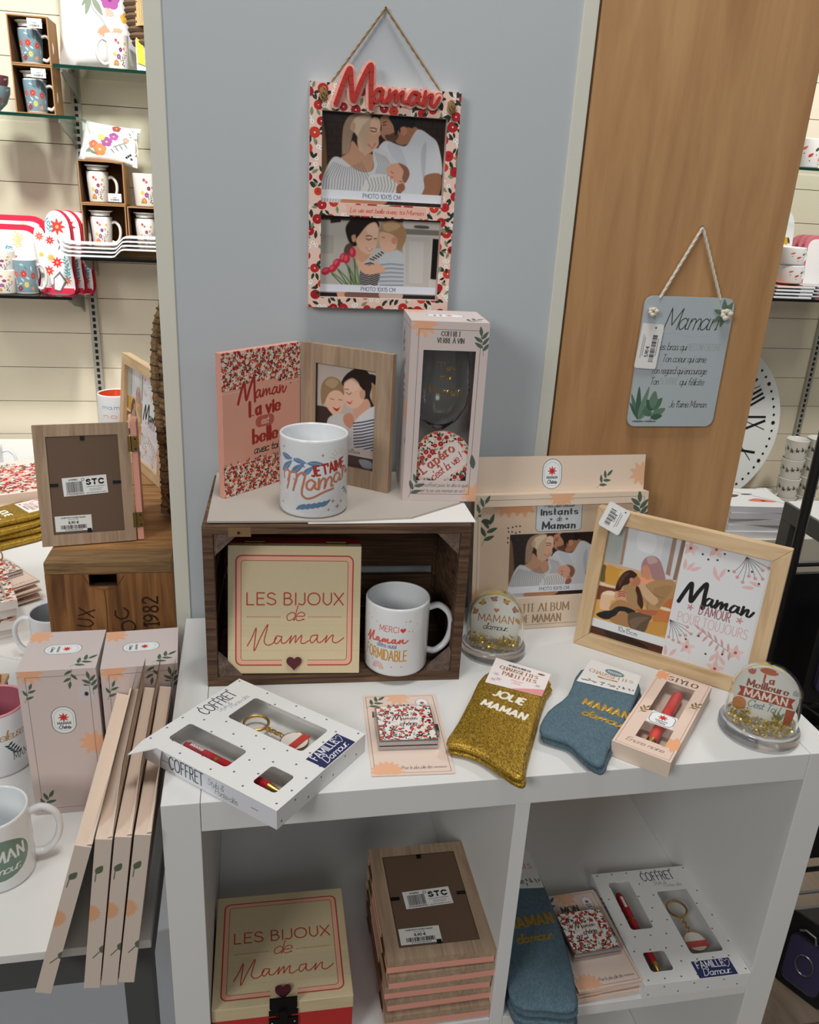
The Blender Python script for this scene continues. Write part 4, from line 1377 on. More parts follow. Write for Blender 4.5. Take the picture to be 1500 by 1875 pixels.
def hinged_frame(label, loc, yaw, tilt=0, mode='front', a1=0, group=None, detail=True):
    """the photo side lies in the local xz plane, front to -y; the message panel swings on the hinge by a1"""
    t = thing('hinged_photo_frame', label, 'photo frame', loc, yaw, tilt, group=group)
    W, H, T = 13.3, 18.0, 1.0
    flip = mode != 'front'
    hole = [(1.7, 1.7, 11.7, 16.3)] if flip else [(2.25, 2.55, 11.0, 15.6)]
    b = MB()
    b.plate(W, H, T, hole, drift_wood, drift_wood, drift_wood, mat('frame_rebate', (70, 56, 46), .7))
    b.build('photo_side', t, bevel=0)
    if not flip:
        b = MB()
        b.box(2.2, 11.05, .45, .6, 2.5, 15.65, hardboard, front=m_boy)
        b.build('photo', t)
        b = MB()
        b.box(.02, 13.2, 0, .95, 0, 18.0, pink_paint, front=m_msg)
        o = b.build('message_panel', t, bevel=.06)
        o.location = Vector((-13.35*math.cos(R(a1)), -13.35*math.sin(R(a1)), 0))*CM
        o.rotation_euler = (0, 0, R(a1))
        hx = -.1
    else:
        b = MB()
        b.box(1.72, 11.68, .12, .3, 1.72, 16.28, hardboard)
        b.build('backing_board', t)
        for x0, x1, z0, z1 in ((6.4, 7.0, 15.6, 16.4), (6.4, 7.0, 1.6, 2.4), (1.65, 2.9, 8.9, 9.35), (10.5, 11.75, 8.9, 9.35)):
            b = MB()
            b.box(x0, x1, .02, .16, z0, z1, black_mat)
            b.build('clip', t)
        if detail:
            b = MB()
            b.box(0, 6.2, -.02, .0, 0, 2.75, paper, front=m_stc)
            o = b.build('barcode_label', t)
            o.location = Vector((3.55, .1, 7.35))*CM
            o.rotation_euler = (0, R(-2.5), 0)
            b = MB()
            b.box(0, 5.1, -.02, 0, 0, 2.35, paper, front=m_price)
            o = b.build('price_label', t)
            o.location = Vector((2.0, .08, 2.1))*CM
            o.rotation_euler = (0, R(0), 0)
        b = MB()
        b.box(.02, 13.2, .0, .9, 0, 18.0, pink_paint, back=m_msg)
        o = b.build('message_panel', t, bevel=.06)
        if mode == 'back':
            o.location = Vector((14.4, .2, 0))*CM
            o.rotation_euler = (0, 0, R(a1))
        else:
            o.location = Vector((0, 1.03, 0))*CM
        hx = 13.38
    for z in (2.0, 13.6):
        b = MB()
        if mode == 'fold':
            b.tube([(0, 1.0, z), (0, 1.0, z+2.3)], .2, brass, 8)
            b.box(-.06, .02, .3, 1.7, z, z+2.3, brass)
        elif mode == 'back':
            b.box(13.0, 14.5, -.06, .0, z, z+2.3, brass)
            b.tube([(13.4, -.05, z), (13.4, -.05, z+2.3)], .16, brass, 8)
            for dz in (.4, 1.9):
                b.ball((14.1, -.06, z+dz), .16, .08, .16, dark_metal, 4, 8)
        else:
            b.tube([(hx, .9, z), (hx, .9, z+2.3)], .2, brass, 8)
        b.build('hinge', t)
    return t
hinged_frame('open hinged frame with pink message panel standing on the cardboard sheet', (16.1, 37.95, ZC), -36.3, 0, 'front', a1=78.8+0)
hinged_frame('hinged driftwood frame showing its brown back and labels on the amber wine crate', (-21.1, 50.6, 83.6), 8.36, 11.3, 'back', a1=88)
first = None
offs = [(0, 0, 0), (.25, -.35, .6), (-.1, .15, -.5), (.35, .2, .4), (.1, -.3, -.2)]
names = ['topmost folded driftwood frame with barcode labels on the stack in the left compartment', 'second folded frame from the top of the stack beside the divider', 'third folded frame from the top of the stack beside the divider', 'fourth folded frame from the top of the stack beside the divider', 'lowest folded frame of the stack beside the divider']
for i in range(5):
    z = 39.85+11.1-i*2.22
    loc = (24.3+offs[i][0], .75+offs[i][1], z)
    if i == 0:
        hinged_frame(names[0], loc, -.4, 90, 'fold', group='folded frames stacked in the left compartment')
    elif i == 1:
        first = hinged_frame(names[1], loc, offs[1][2], 90, 'fold', group='folded frames stacked in the left compartment', detail=False)
    else:
        dup(first, loc, offs[i][2], 90, label=names[i])

# ------------------------------------------------------------------ pale pink wine glass cartons
GRN, PCH = (84, 102, 88), (232, 176, 140)
def wine_front(window):
    W, H = 9.4, 22.6
    c = Cv(W, H, (210, 195, 191), 34)
    c.daisy(1.5, H-.35, 1.75, PCH, 9, fat=.4)
    c.daisy(W-.35, .9, 1.6, PCH, 9, fat=.4)
    c.sprig(W-.5, H-3.9, 2.6, 100, GRN, 6)
    c.sprig(.7, .5, 2.9, 62, GRN, 5)
    if window:
        c.text('COFFRET', 4.8, 20.9, .55, (84, 84, 82), 'serif', wt=.055, fit=2.3)
        c.text('VERRE À VIN', 4.8, 20.1, .55, (84, 84, 82), 'serif', wt=.055, fit=3.2)
        c.text('Un joli coffret pour te dire à quel', W/2+.1, 1.95, .52, (100, 92, 90), 'script', wt=.04, fit=6.8)
        c.text('point tu es une maman en or !', W/2+.1, 1.2, .52, (100, 92, 90), 'script', wt=.04, fit=6.0)
        c.leaf(W-.6, 4.4, 1.9, 100, GRN)
    else:
        c.logo(4.9, 15.0, 2.9, 4.1)
        c.daisy(8.3, 11.2, 2.0, PCH, 9, fat=.42)
        c.rect(7.0, 17.8, 8.8, 20.0, (206, 200, 204))
        c.ell(8.0, 18.8, .26, .32, (50, 54, 52))
        c.sprig(6.6, H+.3, 2.4, -100, GRN, 4)
        c.sprig(.6, 18.0, 2.2, 70, GRN, 4)
    c.frame(.95, .95, W-.95, H-.95, 0, .05, (96, 92, 88))
    return c
def wine_top():
    c = Cv(9.4, 9.4, (212, 199, 196), 30)
    c.daisy(1.2, 8.3, 1.8, PCH, 9, fat=.4)
    c.sprig(6.2, .6, 2.9, 40, GRN, 5)
    c.logo(4.7, 4.9, 2.3, 4.6, rot=-90)
    return c.done('wine_carton_top_print', .6)
def wine_side():
    c = Cv(9.4, 22.6, (212, 200, 198), 22)
    c.frame(.95, .95, 8.45, 21.6, 0, .05, (96, 92, 88))
    c.logo(4.7, 14.5, 2.6, 4.4)
    c.sprig(2.0, 17, 3, 80, GRN, 5)
    c.daisy(8.6, 11.3, 2.0, PCH, 9, fat=.42)
    c.leaf(8.2, 7.2, 1.2, 60, (50, 60, 56))
    return c.done('wine_carton_side_print', .6)
m_wf1, m_wf2, m_wt, m_ws = wine_front(True).done('wine_carton_window_print', .6), wine_front(False).done('wine_carton_front_print', .6), wine_top(), wine_side()
def wine_carton(label, loc, yaw, window, tilt=0, D=9.4, group=None):
    t = thing('wine_glass_carton', label, 'gift carton', loc, yaw, tilt, group=group)
    W, H = 9.4, 22.6
    b = MB()
    if window:
        hl = (1.6, 2.75, 7.95, 19.2)
        b.plate(W, H, .06, [hl], m_wf1, pinkbox, mat('carton_inside', (232, 229, 226), .8))
        inn = mat('carton_inside', (232, 229, 226), .8)
        b.box(0, W, .06, D, 0, H, inn, left=m_ws, right=m_ws, top=m_wt, front=clear)
        del b.f[-6], b.fm[-6], b.uv[-6]
        b.build('carton', t)
        b = MB()
        b.face([(hl[0], .1, hl[1]), (hl[2], .1, hl[1]), (hl[2], .1, hl[3]), (hl[0], .1, hl[3])], clear)
        b.build('window_film', t)
    else:
        b.box(0, W, 0, D, 0, H, pinkbox, front=m_wf2, top=m_wt, left=m_ws, right=m_ws)
        b.build('carton', t)
    b = MB()
    b.box(.05, W-.05, D*.5, D-.05, H, H+.05, pinkbox)
    return t
WB = (28.35, 27.4, ZC)
wine_carton('tall pale pink carton with wine glass window on top of the dark crate', WB, -4.5, True, D=9.6)
def in_box(x, y, z, base=WB, yaw=-4.5):
    a = R(yaw)
    return (base[0]+x*math.cos(a)-y*math.sin(a), base[1]+x*math.sin(a)+y*math.cos(a), base[2]+z)
def wine_glass():
    t = thing('wine_glass', 'clear wine glass with gilt lettering behind the carton window', 'wine glass', in_box(4.7, 4.9, .15), -4.5)
    b = MB()
    pr = [(.01, .0), (3.3, .0), (3.35, .12), (1.0, .45), (.42, 1.2), (.38, 7.4), (.8, 8.1), (2.4, 9.4), (3.5, 11.4), (3.75, 13.4), (3.5, 16.4), (3.1, 19.0)]
    b.lathe(pr+[(3.0, 19.0), (3.4, 16.4), (3.63, 13.4), (3.38, 11.45), (2.3, 9.55), (.7, 8.35), (.01, 8.2)], glass, 36)
    b.build('bowl_and_stem', t, smooth=True, angle=70)
    b = MB()
    for txt, z, h, wd in (("T'es", 16.4, 1.0, 2.2), ('ma', 15.3, .8, 1.4), ('Maman', 13.3, 1.3, 4.2)):
        L, w0 = layout(txt, h, 'serif')
        for q, _ in L:
            for i in range(len(q)-1):
                b.tube([(((p[0]/w0-.5)*wd), -math.sqrt(max(.1, 3.72**2-((p[0]/w0-.5)*wd)**2)), z+p[1]) for p in (q[i], q[i+1])], .07, gold, 5)
    b.build('gilt_lettering', t)
wine_glass()
def coaster():
    c = Cv(7.6, 7.6, PINK, 36)
    c.floral(0, 0, 7.6, 7.6, .72, 21)
    q = c._tf([c.rrect(-3.1, -1.0, 3.1, .9, .6)], 3.6, 3.9, 40)[0]
    c.poly(q, (240, 226, 220))
    q = c._tf([c.rrect(-2.6, -2.3, 2.7, -.6, .6)], 4.0, 3.9, 40)[0]
    c.poly(q, (240, 226, 220))
    x, y = 3.6, 3.5
    c.text("L'apéro", x-.1, y+.0, 1.35, (186, 92, 72), 'serif', wt=.13, rot=40, fit=5.0)
    c.text("c'est la vie !", x+1.1, y-1.0, 1.1, (176, 44, 50), 'script', wt=.1, rot=40, fit=4.6)
    m = c.done('coaster_print', .5)
    b = MB()
    P = [(3.8+3.75*math.cos(a), 3.8+3.75*math.sin(a)) for a in np.linspace(0, 2*math.pi, 40, endpoint=False)]
    b.prism(P, .4, 0, mat('cork', (170, 130, 92), .9), 'y', top=m, uvbox=(0, 0, 7.6, 7.6))
    o = tag(b.build('coaster'), 'round floral coaster standing in the window of the tall carton', 'coaster')
    place(o, in_box(.95, .45, 1.55), -4.5)
coaster()
# ------------------------------------------------------------------ album gift boxes with a header card
ALW, ALH = 26.5, 19.95
def album_front():
    c = Cv(ALW, ALH, (226, 206, 184), 26)
    c.frame(.6, .6, ALW-.6, ALH-.7, .3, .05, (110, 104, 92))
    c.daisy(13.0, ALH-.1, 2.0, (226, 176, 138), 9, a0=180, a1=380, fat=.4)
    c.daisy(.4, 4.6, 1.9, (226, 176, 138), 9, fat=.4)
    c.sprig(ALW-1.0, ALH-5.2, 4.0, 95, GRN, 7)
    c.sprig(.2, ALH-3.5, 3.0, 60, GRN, 5)
    gd = (158, 128, 96)
    c.text('PETIT ALBUM', 10.4, 2.6, 1.15, gd, 'serif', wt=.1, fit=9.0)
    c.text('DE MAMAN', 10.6, .95, 1.1, gd, 'serif', wt=.1, fit=6.2)
    return c.done('album_box_front_print', .55)
def album_header():
    c = Cv(ALW, 5.2, (228, 208, 188), 26)
    c.logo(11.9, 2.6, 2.9, 4.3)
    c.daisy(ALW-.6, 2.4, 1.9, (228, 180, 144), 9, fat=.42)
    c.sprig(19.0, .4, 2.6, 48, GRN, 5)
    c.line([(0, .25), (ALW, .25)], .04, (206, 186, 164))
    return c.done('album_box_header_print', .55)
def album_inner():
    c = Cv(23.2, 13.7, (218, 192, 166), 26)
    for x in (4.0, 6.4):
        c.daisy(x, 14.0, 2.2, (226, 164, 120), 9, fat=.42)
    c.sprig(.4, 8.0, 3.6, 70, (64, 82, 66), 5)
    c.leaf(.2, 11.6, 1.6, -10, (52, 70, 54), .5)
    c.leaf(20, 13, 2, 200, (52, 80, 60), .5)
    r = random.Random(3)
    for i in range(16):
        c.ell(4.3+(i % 4)*.55+r.uniform(-.1, .1), 8.3+(i//4)*.75+r.uniform(-.12, .12), .12, .12, (44, 42, 40))
    p = photo_family(14.2, 9.4, cap='PHOTO 10X15 CM', ppc=26).a
    x0, y0 = int(4.6*26), 2
    hh, ww = min(p.shape[0], c.h-y0), min(p.shape[1], c.w-x0)
    c.a[y0:y0+hh, x0:x0+ww] = p[:hh, :ww]
    P = c.rrect(8.4, 9.75, 15.4, 15, .6)
    c.poly(P, (206, 212, 216))
    c.line(P+[P[0]], .08, (96, 110, 120))
    c.text('Mes plus beaux', 11.9, 13.3, .75, (60, 66, 72), 'script', wt=.07, fit=4.6)
    c.text('instants', 11.9, 12.2, .95, (56, 62, 66), 'serif', wt=.12, fit=5.6)
    c.text('de', 11.9, 11.25, .75, (56, 62, 66), 'script', wt=.08)
    c.heart(10.7, 11.5, .4, (80, 86, 90))
    c.heart(13.1, 11.5, .4, (80, 86, 90))
    c.text('Maman', 11.9, 10.15, .95, (56, 62, 66), 'serif', wt=.13, fit=5.0)
    return c.done('album_cover_print', .4)
def album_spine():
    c = Cv(ALH, 1.6, (222, 206, 190), 22)
    c.daisy(10.6, 1.6, 1.35, (226, 172, 134), 9, a0=190, a1=350, fat=.42)
    c.sprig(17.3, .9, 1.3, 160, GRN, 1)
    c.leaf(16.6, .8, 1.0, 20, GRN)
    c.leaf(6.5, .3, .9, 150, GRN)
    c.line([(6.4, .3), (7.2, .1)], .08, GRN)
    return c.done('album_box_spine_print', .55)
m_af, m_ah, m_ai, m_as = album_front(), album_header(), album_inner(), album_spine()
album_card = mat('album_carton', (224, 204, 186), .6)
def album_box(label, loc, yaw, tilt, roll=0, group=None, window=True):
    t = thing('album_gift_box', label, 'gift box', loc, yaw, tilt, roll, group)
    T = 1.6
    hl = (1.0, 4.7, 24.2, 18.3)
    b = MB()
    spine = mat('album_box_spine_print')
    b.plate(ALW, ALH, T, [hl], m_af, dict(l=album_card, r=album_card, t=album_card, b=album_card), album_card, album_card, wall=.5, rad=.4)
    b.build('carton', t)
    b = MB()
    b.face([(hl[0], .5, hl[1]), (hl[2], .5, hl[1]), (hl[2], .5, hl[3]), (hl[0], .5, hl[3])], m_ai, [(0, 0), (1, 0), (1, 1), (0, 1)])
    b.build('album_cover', t)
    b = MB()
    b.face([(hl[0], .1, hl[1]), (hl[2], .1, hl[1]), (hl[2], .1, hl[3]), (hl[0], .1, hl[3])], film('album_window_film', gloss=.05))
    b.build('window_film', t)
    b = MB()
    b.box(.1, ALW-.1, T-.1, T, ALH, ALH+5.2, album_card, front=m_ah)
    b.build('header_card', t)
    return t
album_box('peach album gift box with header card standing behind snow globe and pine frame', (40.1, 31.3, 77.05), 2.1, 9.8)

# ------------------------------------------------------------------ pine frame with two fields
m_sofa = photo_sofa(10.2, 16.3).done('sofa_photo_print', .25, .4)
def amour_canvas():
    W, H = 10.75, 16.3
    c = Cv(W, H, (220, 222, 224), 34)
    pk, pk2, dk = (222, 186, 182), (206, 156, 154), (70, 66, 70)
    def pod(x, y, L, a0, a1, n):
        for i in range(n):
            a = a0+(a1-a0)*i/(n-1)
            q = L*(.75+.25*((i*7) % 3)/2)
            ex, ey = x+q*math.cos(R(a)), y+q*math.sin(R(a))
            c.line(spline([(x, y), ((x+ex)/2+.15, (y+ey)/2), (ex, ey)], 4), .05, dk)
            c.ell(ex, ey, .22, .22, pk2)
    for x, y, q in ((.8, 15.3, 1.1), (3.9, 15.9, 1.2), (2.9, 2.2, 1.1), (8.9, 3.3, 1.1), (6.9, .4, 1.2)):
        for i in range(5):
            c.leaf(x, y, q, 72*i+20, pk if i % 2 else (228, 198, 194), .5)
        c.ell(x, y, .2, .2, (166, 96, 92))
    for x, y, a in ((.9, 12.3, 60), (.6, 12.3, 95), (1.3, 12.4, 30), (5.0, 12.4, 70), (4.6, 12.3, 110), (5.2, 12.0, 140), (10.0, 12.6, 170), (9.3, 12.2, 190), (6.0, 1.2, 60), (6.9, 1.4, 95), (8.0, 1.2, 130), (1.0, .3, 60), (.5, .2, 100)):
        c.leaf(x, y, 1.5, a, pk, .32)
    pod(7.6, 15.9, 3.3, -115, -15, 8)
    pod(.1, 5.2, 3.2, -82, -8, 7)
    c.line([(3.8, 5.1), (8.4, 3.0)], .05, dk)
    for i in range(6):
        q = i/5
        c.leaf(4.2+3.8*q, 4.95-1.75*q, 1.1, 150-10*i, pk2, .28)
        c.leaf(4.4+3.8*q, 4.8-1.75*q, 1.1, -125+8*i, pk2, .28)
    for x, y in ((3.2, 14.4), (4.3, 14.6), (5.9, 13.6), (4.1, 4.1), (2.4, 14.9), (5.0, 15.6), (9.7, 12.9), (8.6, 14.2), (2.6, 3.2), (5.4, 2.0), (7.4, 2.6)):
        c.ell(x, y, .14, .14, dk)
    c.hero('brush', .7, 7.9, 9.2, (26, 26, 30), .4, nib=(.2, .52))
    c.text("D'AMOUR", 5.4, 7.0, 1.25, (150, 92, 98), wt=.12, fit=3.9)
    for x in (2.3, 8.5):
        c.daisy(x, 7.6, .5, (200, 140, 142), 5, fat=.4)
    c.text('POUR TOUJOURS', 5.4, 5.35, 1.3, (208, 160, 158), wt=.08, fit=8.8)
    return c.done('amour_panel_print', .5)
m_amour = amour_canvas()
def pine_frame():
    W, H, T = 24.8, 20.2, 1.7
    t = thing('double_field_frame', 'pine frame with sofa photo and pink floral panel on the white top', 'photo frame', (54.05, 27.16, 77.03), -40.8, 8.2)
    B = 1.95
    def bar(P, m):
        b = MB()
        b.prism(P, T, 0, m, 'y')
        b.build('frame_bar', t, bevel=.1)
    bar([(0, 0), (W, 0), (W-B, B), (B, B)], pale_wood)
    bar([(0, H), (W, H), (W-B, H-B), (B, H-B)], pale_wood)
    bar([(0, 0), (B, B), (B, H-B), (0, H)], pale_wood_v)
    bar([(W, 0), (W-B, B), (W-B, H-B), (W, H)], pale_wood_v)
    b = MB()
    b.box(B-.1, B+10.15, .85, 1.0, B-.1, H-B+.1, black_mat, front=m_sofa)
    b.build('photo', t)
    b = MB()
    b.box(B+10.15, W-B+.1, .55, 1.0, B-.1, H-B+.1, paper, front=m_amour)
    b.build('message_panel', t)
    b = MB()
    b.box(.3, W-.3, 1.3, 1.5, .3, H-.3, hardboard)
    b.build('backing_board', t)
pine_frame()
c = Cv(3.2, 3.7, (234, 233, 230), 36)
c.frame(.06, .06, 3.14, 3.64, .3, .04, (206, 206, 206))
for i in range(14):
    c.rect(.7, .6+i*.17, 1.45, .6+i*.17+(.05, .11, .08)[i % 3], (26, 26, 28))
c.text('7,90 €', 1.8, 1.9, .34, (40, 40, 44), wt=.06, rot=90)
c.text('x'*12, 2.15, 1.9, .14, (70, 70, 72), wt=.03, rot=90, fit=2.2)
c.text('x'*10, 2.4, 1.9, .14, (70, 70, 72), wt=.03, rot=90, fit=1.8)
c.ell(2.6, 3.3, .1, .1, (30, 30, 30))
b = MB()
b.prism(c.rrect(0, 0, 3.2, 3.7, .35), .1, 0, paper, 'y', top=c.done('pine_frame_tag_print', .55), uvbox=(0, 0, 3.2, 3.7))
o = tag(b.build('price_tag'), 'white price tag draped over the top left corner of the pine frame', 'price tag')
place(o, (55.75, 28.35, 94.75), -40.8, 9, -17)

# ------------------------------------------------------------------ snow globes
def arch(w, h):
    P = [(-w/2*.92, 0), (w/2*.92, 0)]
    for a in range(0, 181, 12):
        P.append((w/2*math.cos(R(a)), h-w/2+w/2*math.sin(R(a))))
    return P
def globe_print(kind):
    W, H = 7.0, 6.8
    c = Cv(W, H, (230, 230, 224), 40)
    if kind == 0:
        c.text('MAMAN', 3.5, 2.7, 1.15, (176, 128, 84), 'sans', wt=.13, fit=4.9)
        c.text("d'amour", 3.5, 1.5, .95, (74, 82, 92), 'script', wt=.09, fit=3.4)
        c.heart(3.5, 4.6, .75, (206, 134, 104))
        for i in range(11):
            a = 8+i*16.4
            c.leaf(3.5+2.75*math.cos(R(a)), 3.3+2.75*math.sin(R(a)), 1.1, a+(70 if i % 2 else -60), ((206, 160, 90), (110, 132, 144), (200, 128, 96), (126, 110, 84))[i % 4], .5)
    else:
        c.text('La', 3.5, 4.75, .95, (170, 90, 70), 'serif', wt=.1)
        c.text('Meilleure', 3.5, 3.85, .85, (150, 92, 78), 'serif', wt=.1, fit=4.4)
        c.poly([(.5, 2.3), (6.6, 2.3), (6.3, 2.95), (6.6, 3.6), (.5, 3.6), (.8, 2.95)], (172, 80, 64))
        c.text('MAMAN', 3.5, 2.52, .9, (240, 232, 224), 'serif', wt=.1, fit=4.6)
        c.text("C'est Toi !", 3.5, 1.2, .95, (120, 140, 146), 'script', wt=.1, fit=3.4)
        c.ell(3.3, 6.2, 1.0, .4, (196, 112, 80))
        c.ell(.9, 1.3, .8, .9, (200, 136, 90))
        c.rect(5.9, 0, 6.9, 2.1, (186, 104, 78))
        for a in (100, 130, 70):
            c.leaf(1.6, 5.4, .8, a, (206, 120, 100), .5)
            c.leaf(6.2, 4.1, .8, a-60, (176, 188, 196), .4)
            c.leaf(5.4, .3, 1.3, a, (140, 150, 120), .3)
    return c.done('globe_print_%d' % kind, .5)
def snow_globe(label, loc, yaw, kind, r):
    t = thing('snow_globe', label, 'snow globe', loc, yaw)
    clr = mat('clear_acrylic', (252, 252, 250), .03, spec=.5, trans=1.0, ior=1.12)
    cb = mat('clear_base_acrylic', (246, 246, 248), .05, spec=.5, trans=.9, ior=1.3)
    b = MB()
    b.lathe([(r*.92, 0), (r, .3), (r, 1.1), (r*.94, 1.5), (r*.86, 1.6), (.01, 1.6)], cb, 44, capb=True)
    b.build('base', t, smooth=True, angle=50)
    b = MB()
    R1, top = r*.9, 8.9
    def dome(k, z0, zt):
        pr = []
        for i in range(0, 13):
            a = R(90*i/12)
            hz = zt-z0
            s = hz-R1*k
            pr.append((max(R1*k*math.cos(a), .01), z0+s*min(1, i/3)+(R1*k)*math.sin(a)*1.0 if i > 3 else z0+s*i/3+(R1*k)*math.sin(a)))
        return pr
    b.lathe(dome(1, 1.62, top), clr, 44)
    b.lathe(dome(.955, 1.64, top-.3)[::-1], clr, 44)
    b.build('dome', t, smooth=True, angle=80)
    b = MB()
    sc = R1*1.72/7.0
    P = [(x*sc, 1.75+z*sc) for x, z in arch(7.0, 6.8)]
    b.prism(P, .12, -.12, paper, 'y', top=mat('globe_print_%d' % kind), uvbox=(-3.5*sc, 1.75, 3.5*sc, 1.75+6.8*sc))
    b.build('picture_card', t)
    b = MB()
    rr = random.Random(kind)
    gl = mat('gold_glitter', (206, 178, 70), .3, .9)
    for i in range(620):
        a, q = rr.uniform(math.pi*.98, math.pi*2.02), R1*rr.uniform(.3, .9)
        x, y, z = q*math.cos(a), q*math.sin(a)-.15, 1.66+rr.random()**1.6*1.15
        s = rr.uniform(.08, .17)
        n = Vector((rr.uniform(-1, 1), rr.uniform(-1, 1), rr.uniform(.2, 1))).normalized()
        u = n.orthogonal().normalized()*s
        v = n.cross(u)
        p = Vector((x, y, z))
        b.face([p+u, p+v, p-u, p-v], gl)
    o = b.build('glitter', t)
    o['kind'] = 'stuff'
    b = MB()
    rows = []
    for a in range(14, 167, 6):
        rows.append([(R1*k*math.cos(R(a)), yy, 1.75+(top-2.0-R1)+R1*(k+.04)*math.sin(R(a))) for k, yy in ((.9, .35), (.93, .6), (.9, 1.2), (.82, 1.9))])
    b.grid(rows, mat('gold_foil', (228, 212, 112), .3, .35, trans=.25))
    b.build('gold_foil_arc', t, smooth=True)
def y_ok(a):
    return math.sin(a) < .2
globe_print(0)
globe_print(1)
snow_globe('smaller looking clear snow globe with gold lettering between the dark crate and the album box', (42.0, 26.4, 77.02), -19, 0, 4.4)
snow_globe('clear snow globe with red banner at the front right corner of the white top', (69.3, 5.0, 77.02), -36, 1, 4.65)

# ------------------------------------------------------------------ coffret boxes (pen and key ring)
CW, CH, CT = 15.0, 18.7, 2.3
hcof = homog([(135, 450), (712, 90), (1475, 405), (935, 855)], CW, CH)
def quadbox(px):
    P = hcof(px)
    xs, ys = sorted(p[0] for p in P), sorted(p[1] for p in P)
    return ((xs[0]+xs[1])/2, (ys[0]+ys[1])/2, (xs[2]+xs[3])/2, (ys[2]+ys[3])/2)
H_PEN = quadbox([(285, 440), (415, 345), (760, 510), (635, 600)])
H_KEY = quadbox([(640, 305), (820, 195), (1235, 385), (1090, 520)])
H_TIP = quadbox([(790, 690), (905, 585), (1040, 655), (930, 755)])
def coffret_canvas():
    c = Cv(CW, CH, (226, 226, 224), 30)
    for i in range(9):
        for j in range(7):
            c.ell(.8+j*2.3+(1.1 if i % 2 else 0), .7+i*2.2, .12, .12, (90, 94, 106))
    c.rect(7.0, 15.2, 14.0, 18.2, (226, 226, 224))
    c.text('COFFRET', 9.8, 16.5, 1.55, (44, 50, 60), wt=.13, fit=5.0)
    c.text('Stylo &', 9.6, 15.7, .7, (140, 142, 150), 'script', wt=.05)
    c.text('Porte-clés', 11.4, 15.1, .7, (140, 142, 150), 'script', wt=.05)
    x0, y0, x1, y1 = quadbox([(1115, 555), (1300, 400), (1410, 455), (1225, 607)])
    c.rect(x0, y0, x1, y1, (40, 46, 88))
    xm = (x0+x1)/2
    c.text('FAMILLE', xm-.3, (y0+y1)/2+.15, 1.0, (236, 236, 240), wt=.13, fit=(x1-x0)*.72)
    c.text("D'amour", xm, y0+.3, 1.0, (236, 236, 240), 'script', wt=.1, fit=(x1-x0)*.7)
    c.line(spline([(x1-1.3, y1-.5), (x1-1.0, y1-.2), (x1-.75, y1-.45), (x1-.45, y1-.2), (x1-.2, y1-.5), (x1-.75, y1-1.3), (x1-1.3, y1-.5)], 4), .07, (236, 236, 240))
    return c.done('coffret_top_print', .5)
def coffret_side():
    c = Cv(CH, CT, (224, 226, 232), 30)
    c.text('COFFRET', 6.4, .5, 1.55, (44, 50, 60), wt=.13, fit=4.9)
    c.text('Stylo &', 10.6, 1.15, .75, (120, 124, 134), 'script', wt=.06)
    c.text('Porte-clés', 12.0, .4, .75, (120, 124, 134), 'script', wt=.06)
    for x in (2.9, 15.4):
        c.line([(x, 1.1), (x+.9, 1.1)], .06, (60, 64, 72))
    return c.done('coffret_side_print', .5)
def dotted_side(W):
    c = Cv(W, CT, (224, 224, 222), 24)
    for i in range(8):
        c.ell(.7+i*2.1, .6+(i % 2)*1.1, .12, .12, (90, 94, 106))
    return c.done('coffret_dotted_side_%d' % W, .5)
m_ct, m_cs, m_cd = coffret_canvas(), coffret_side(), dotted_side(18)
m_cb = dotted_side(15)
white_card = mat('white_carton', (224, 224, 222), .55)
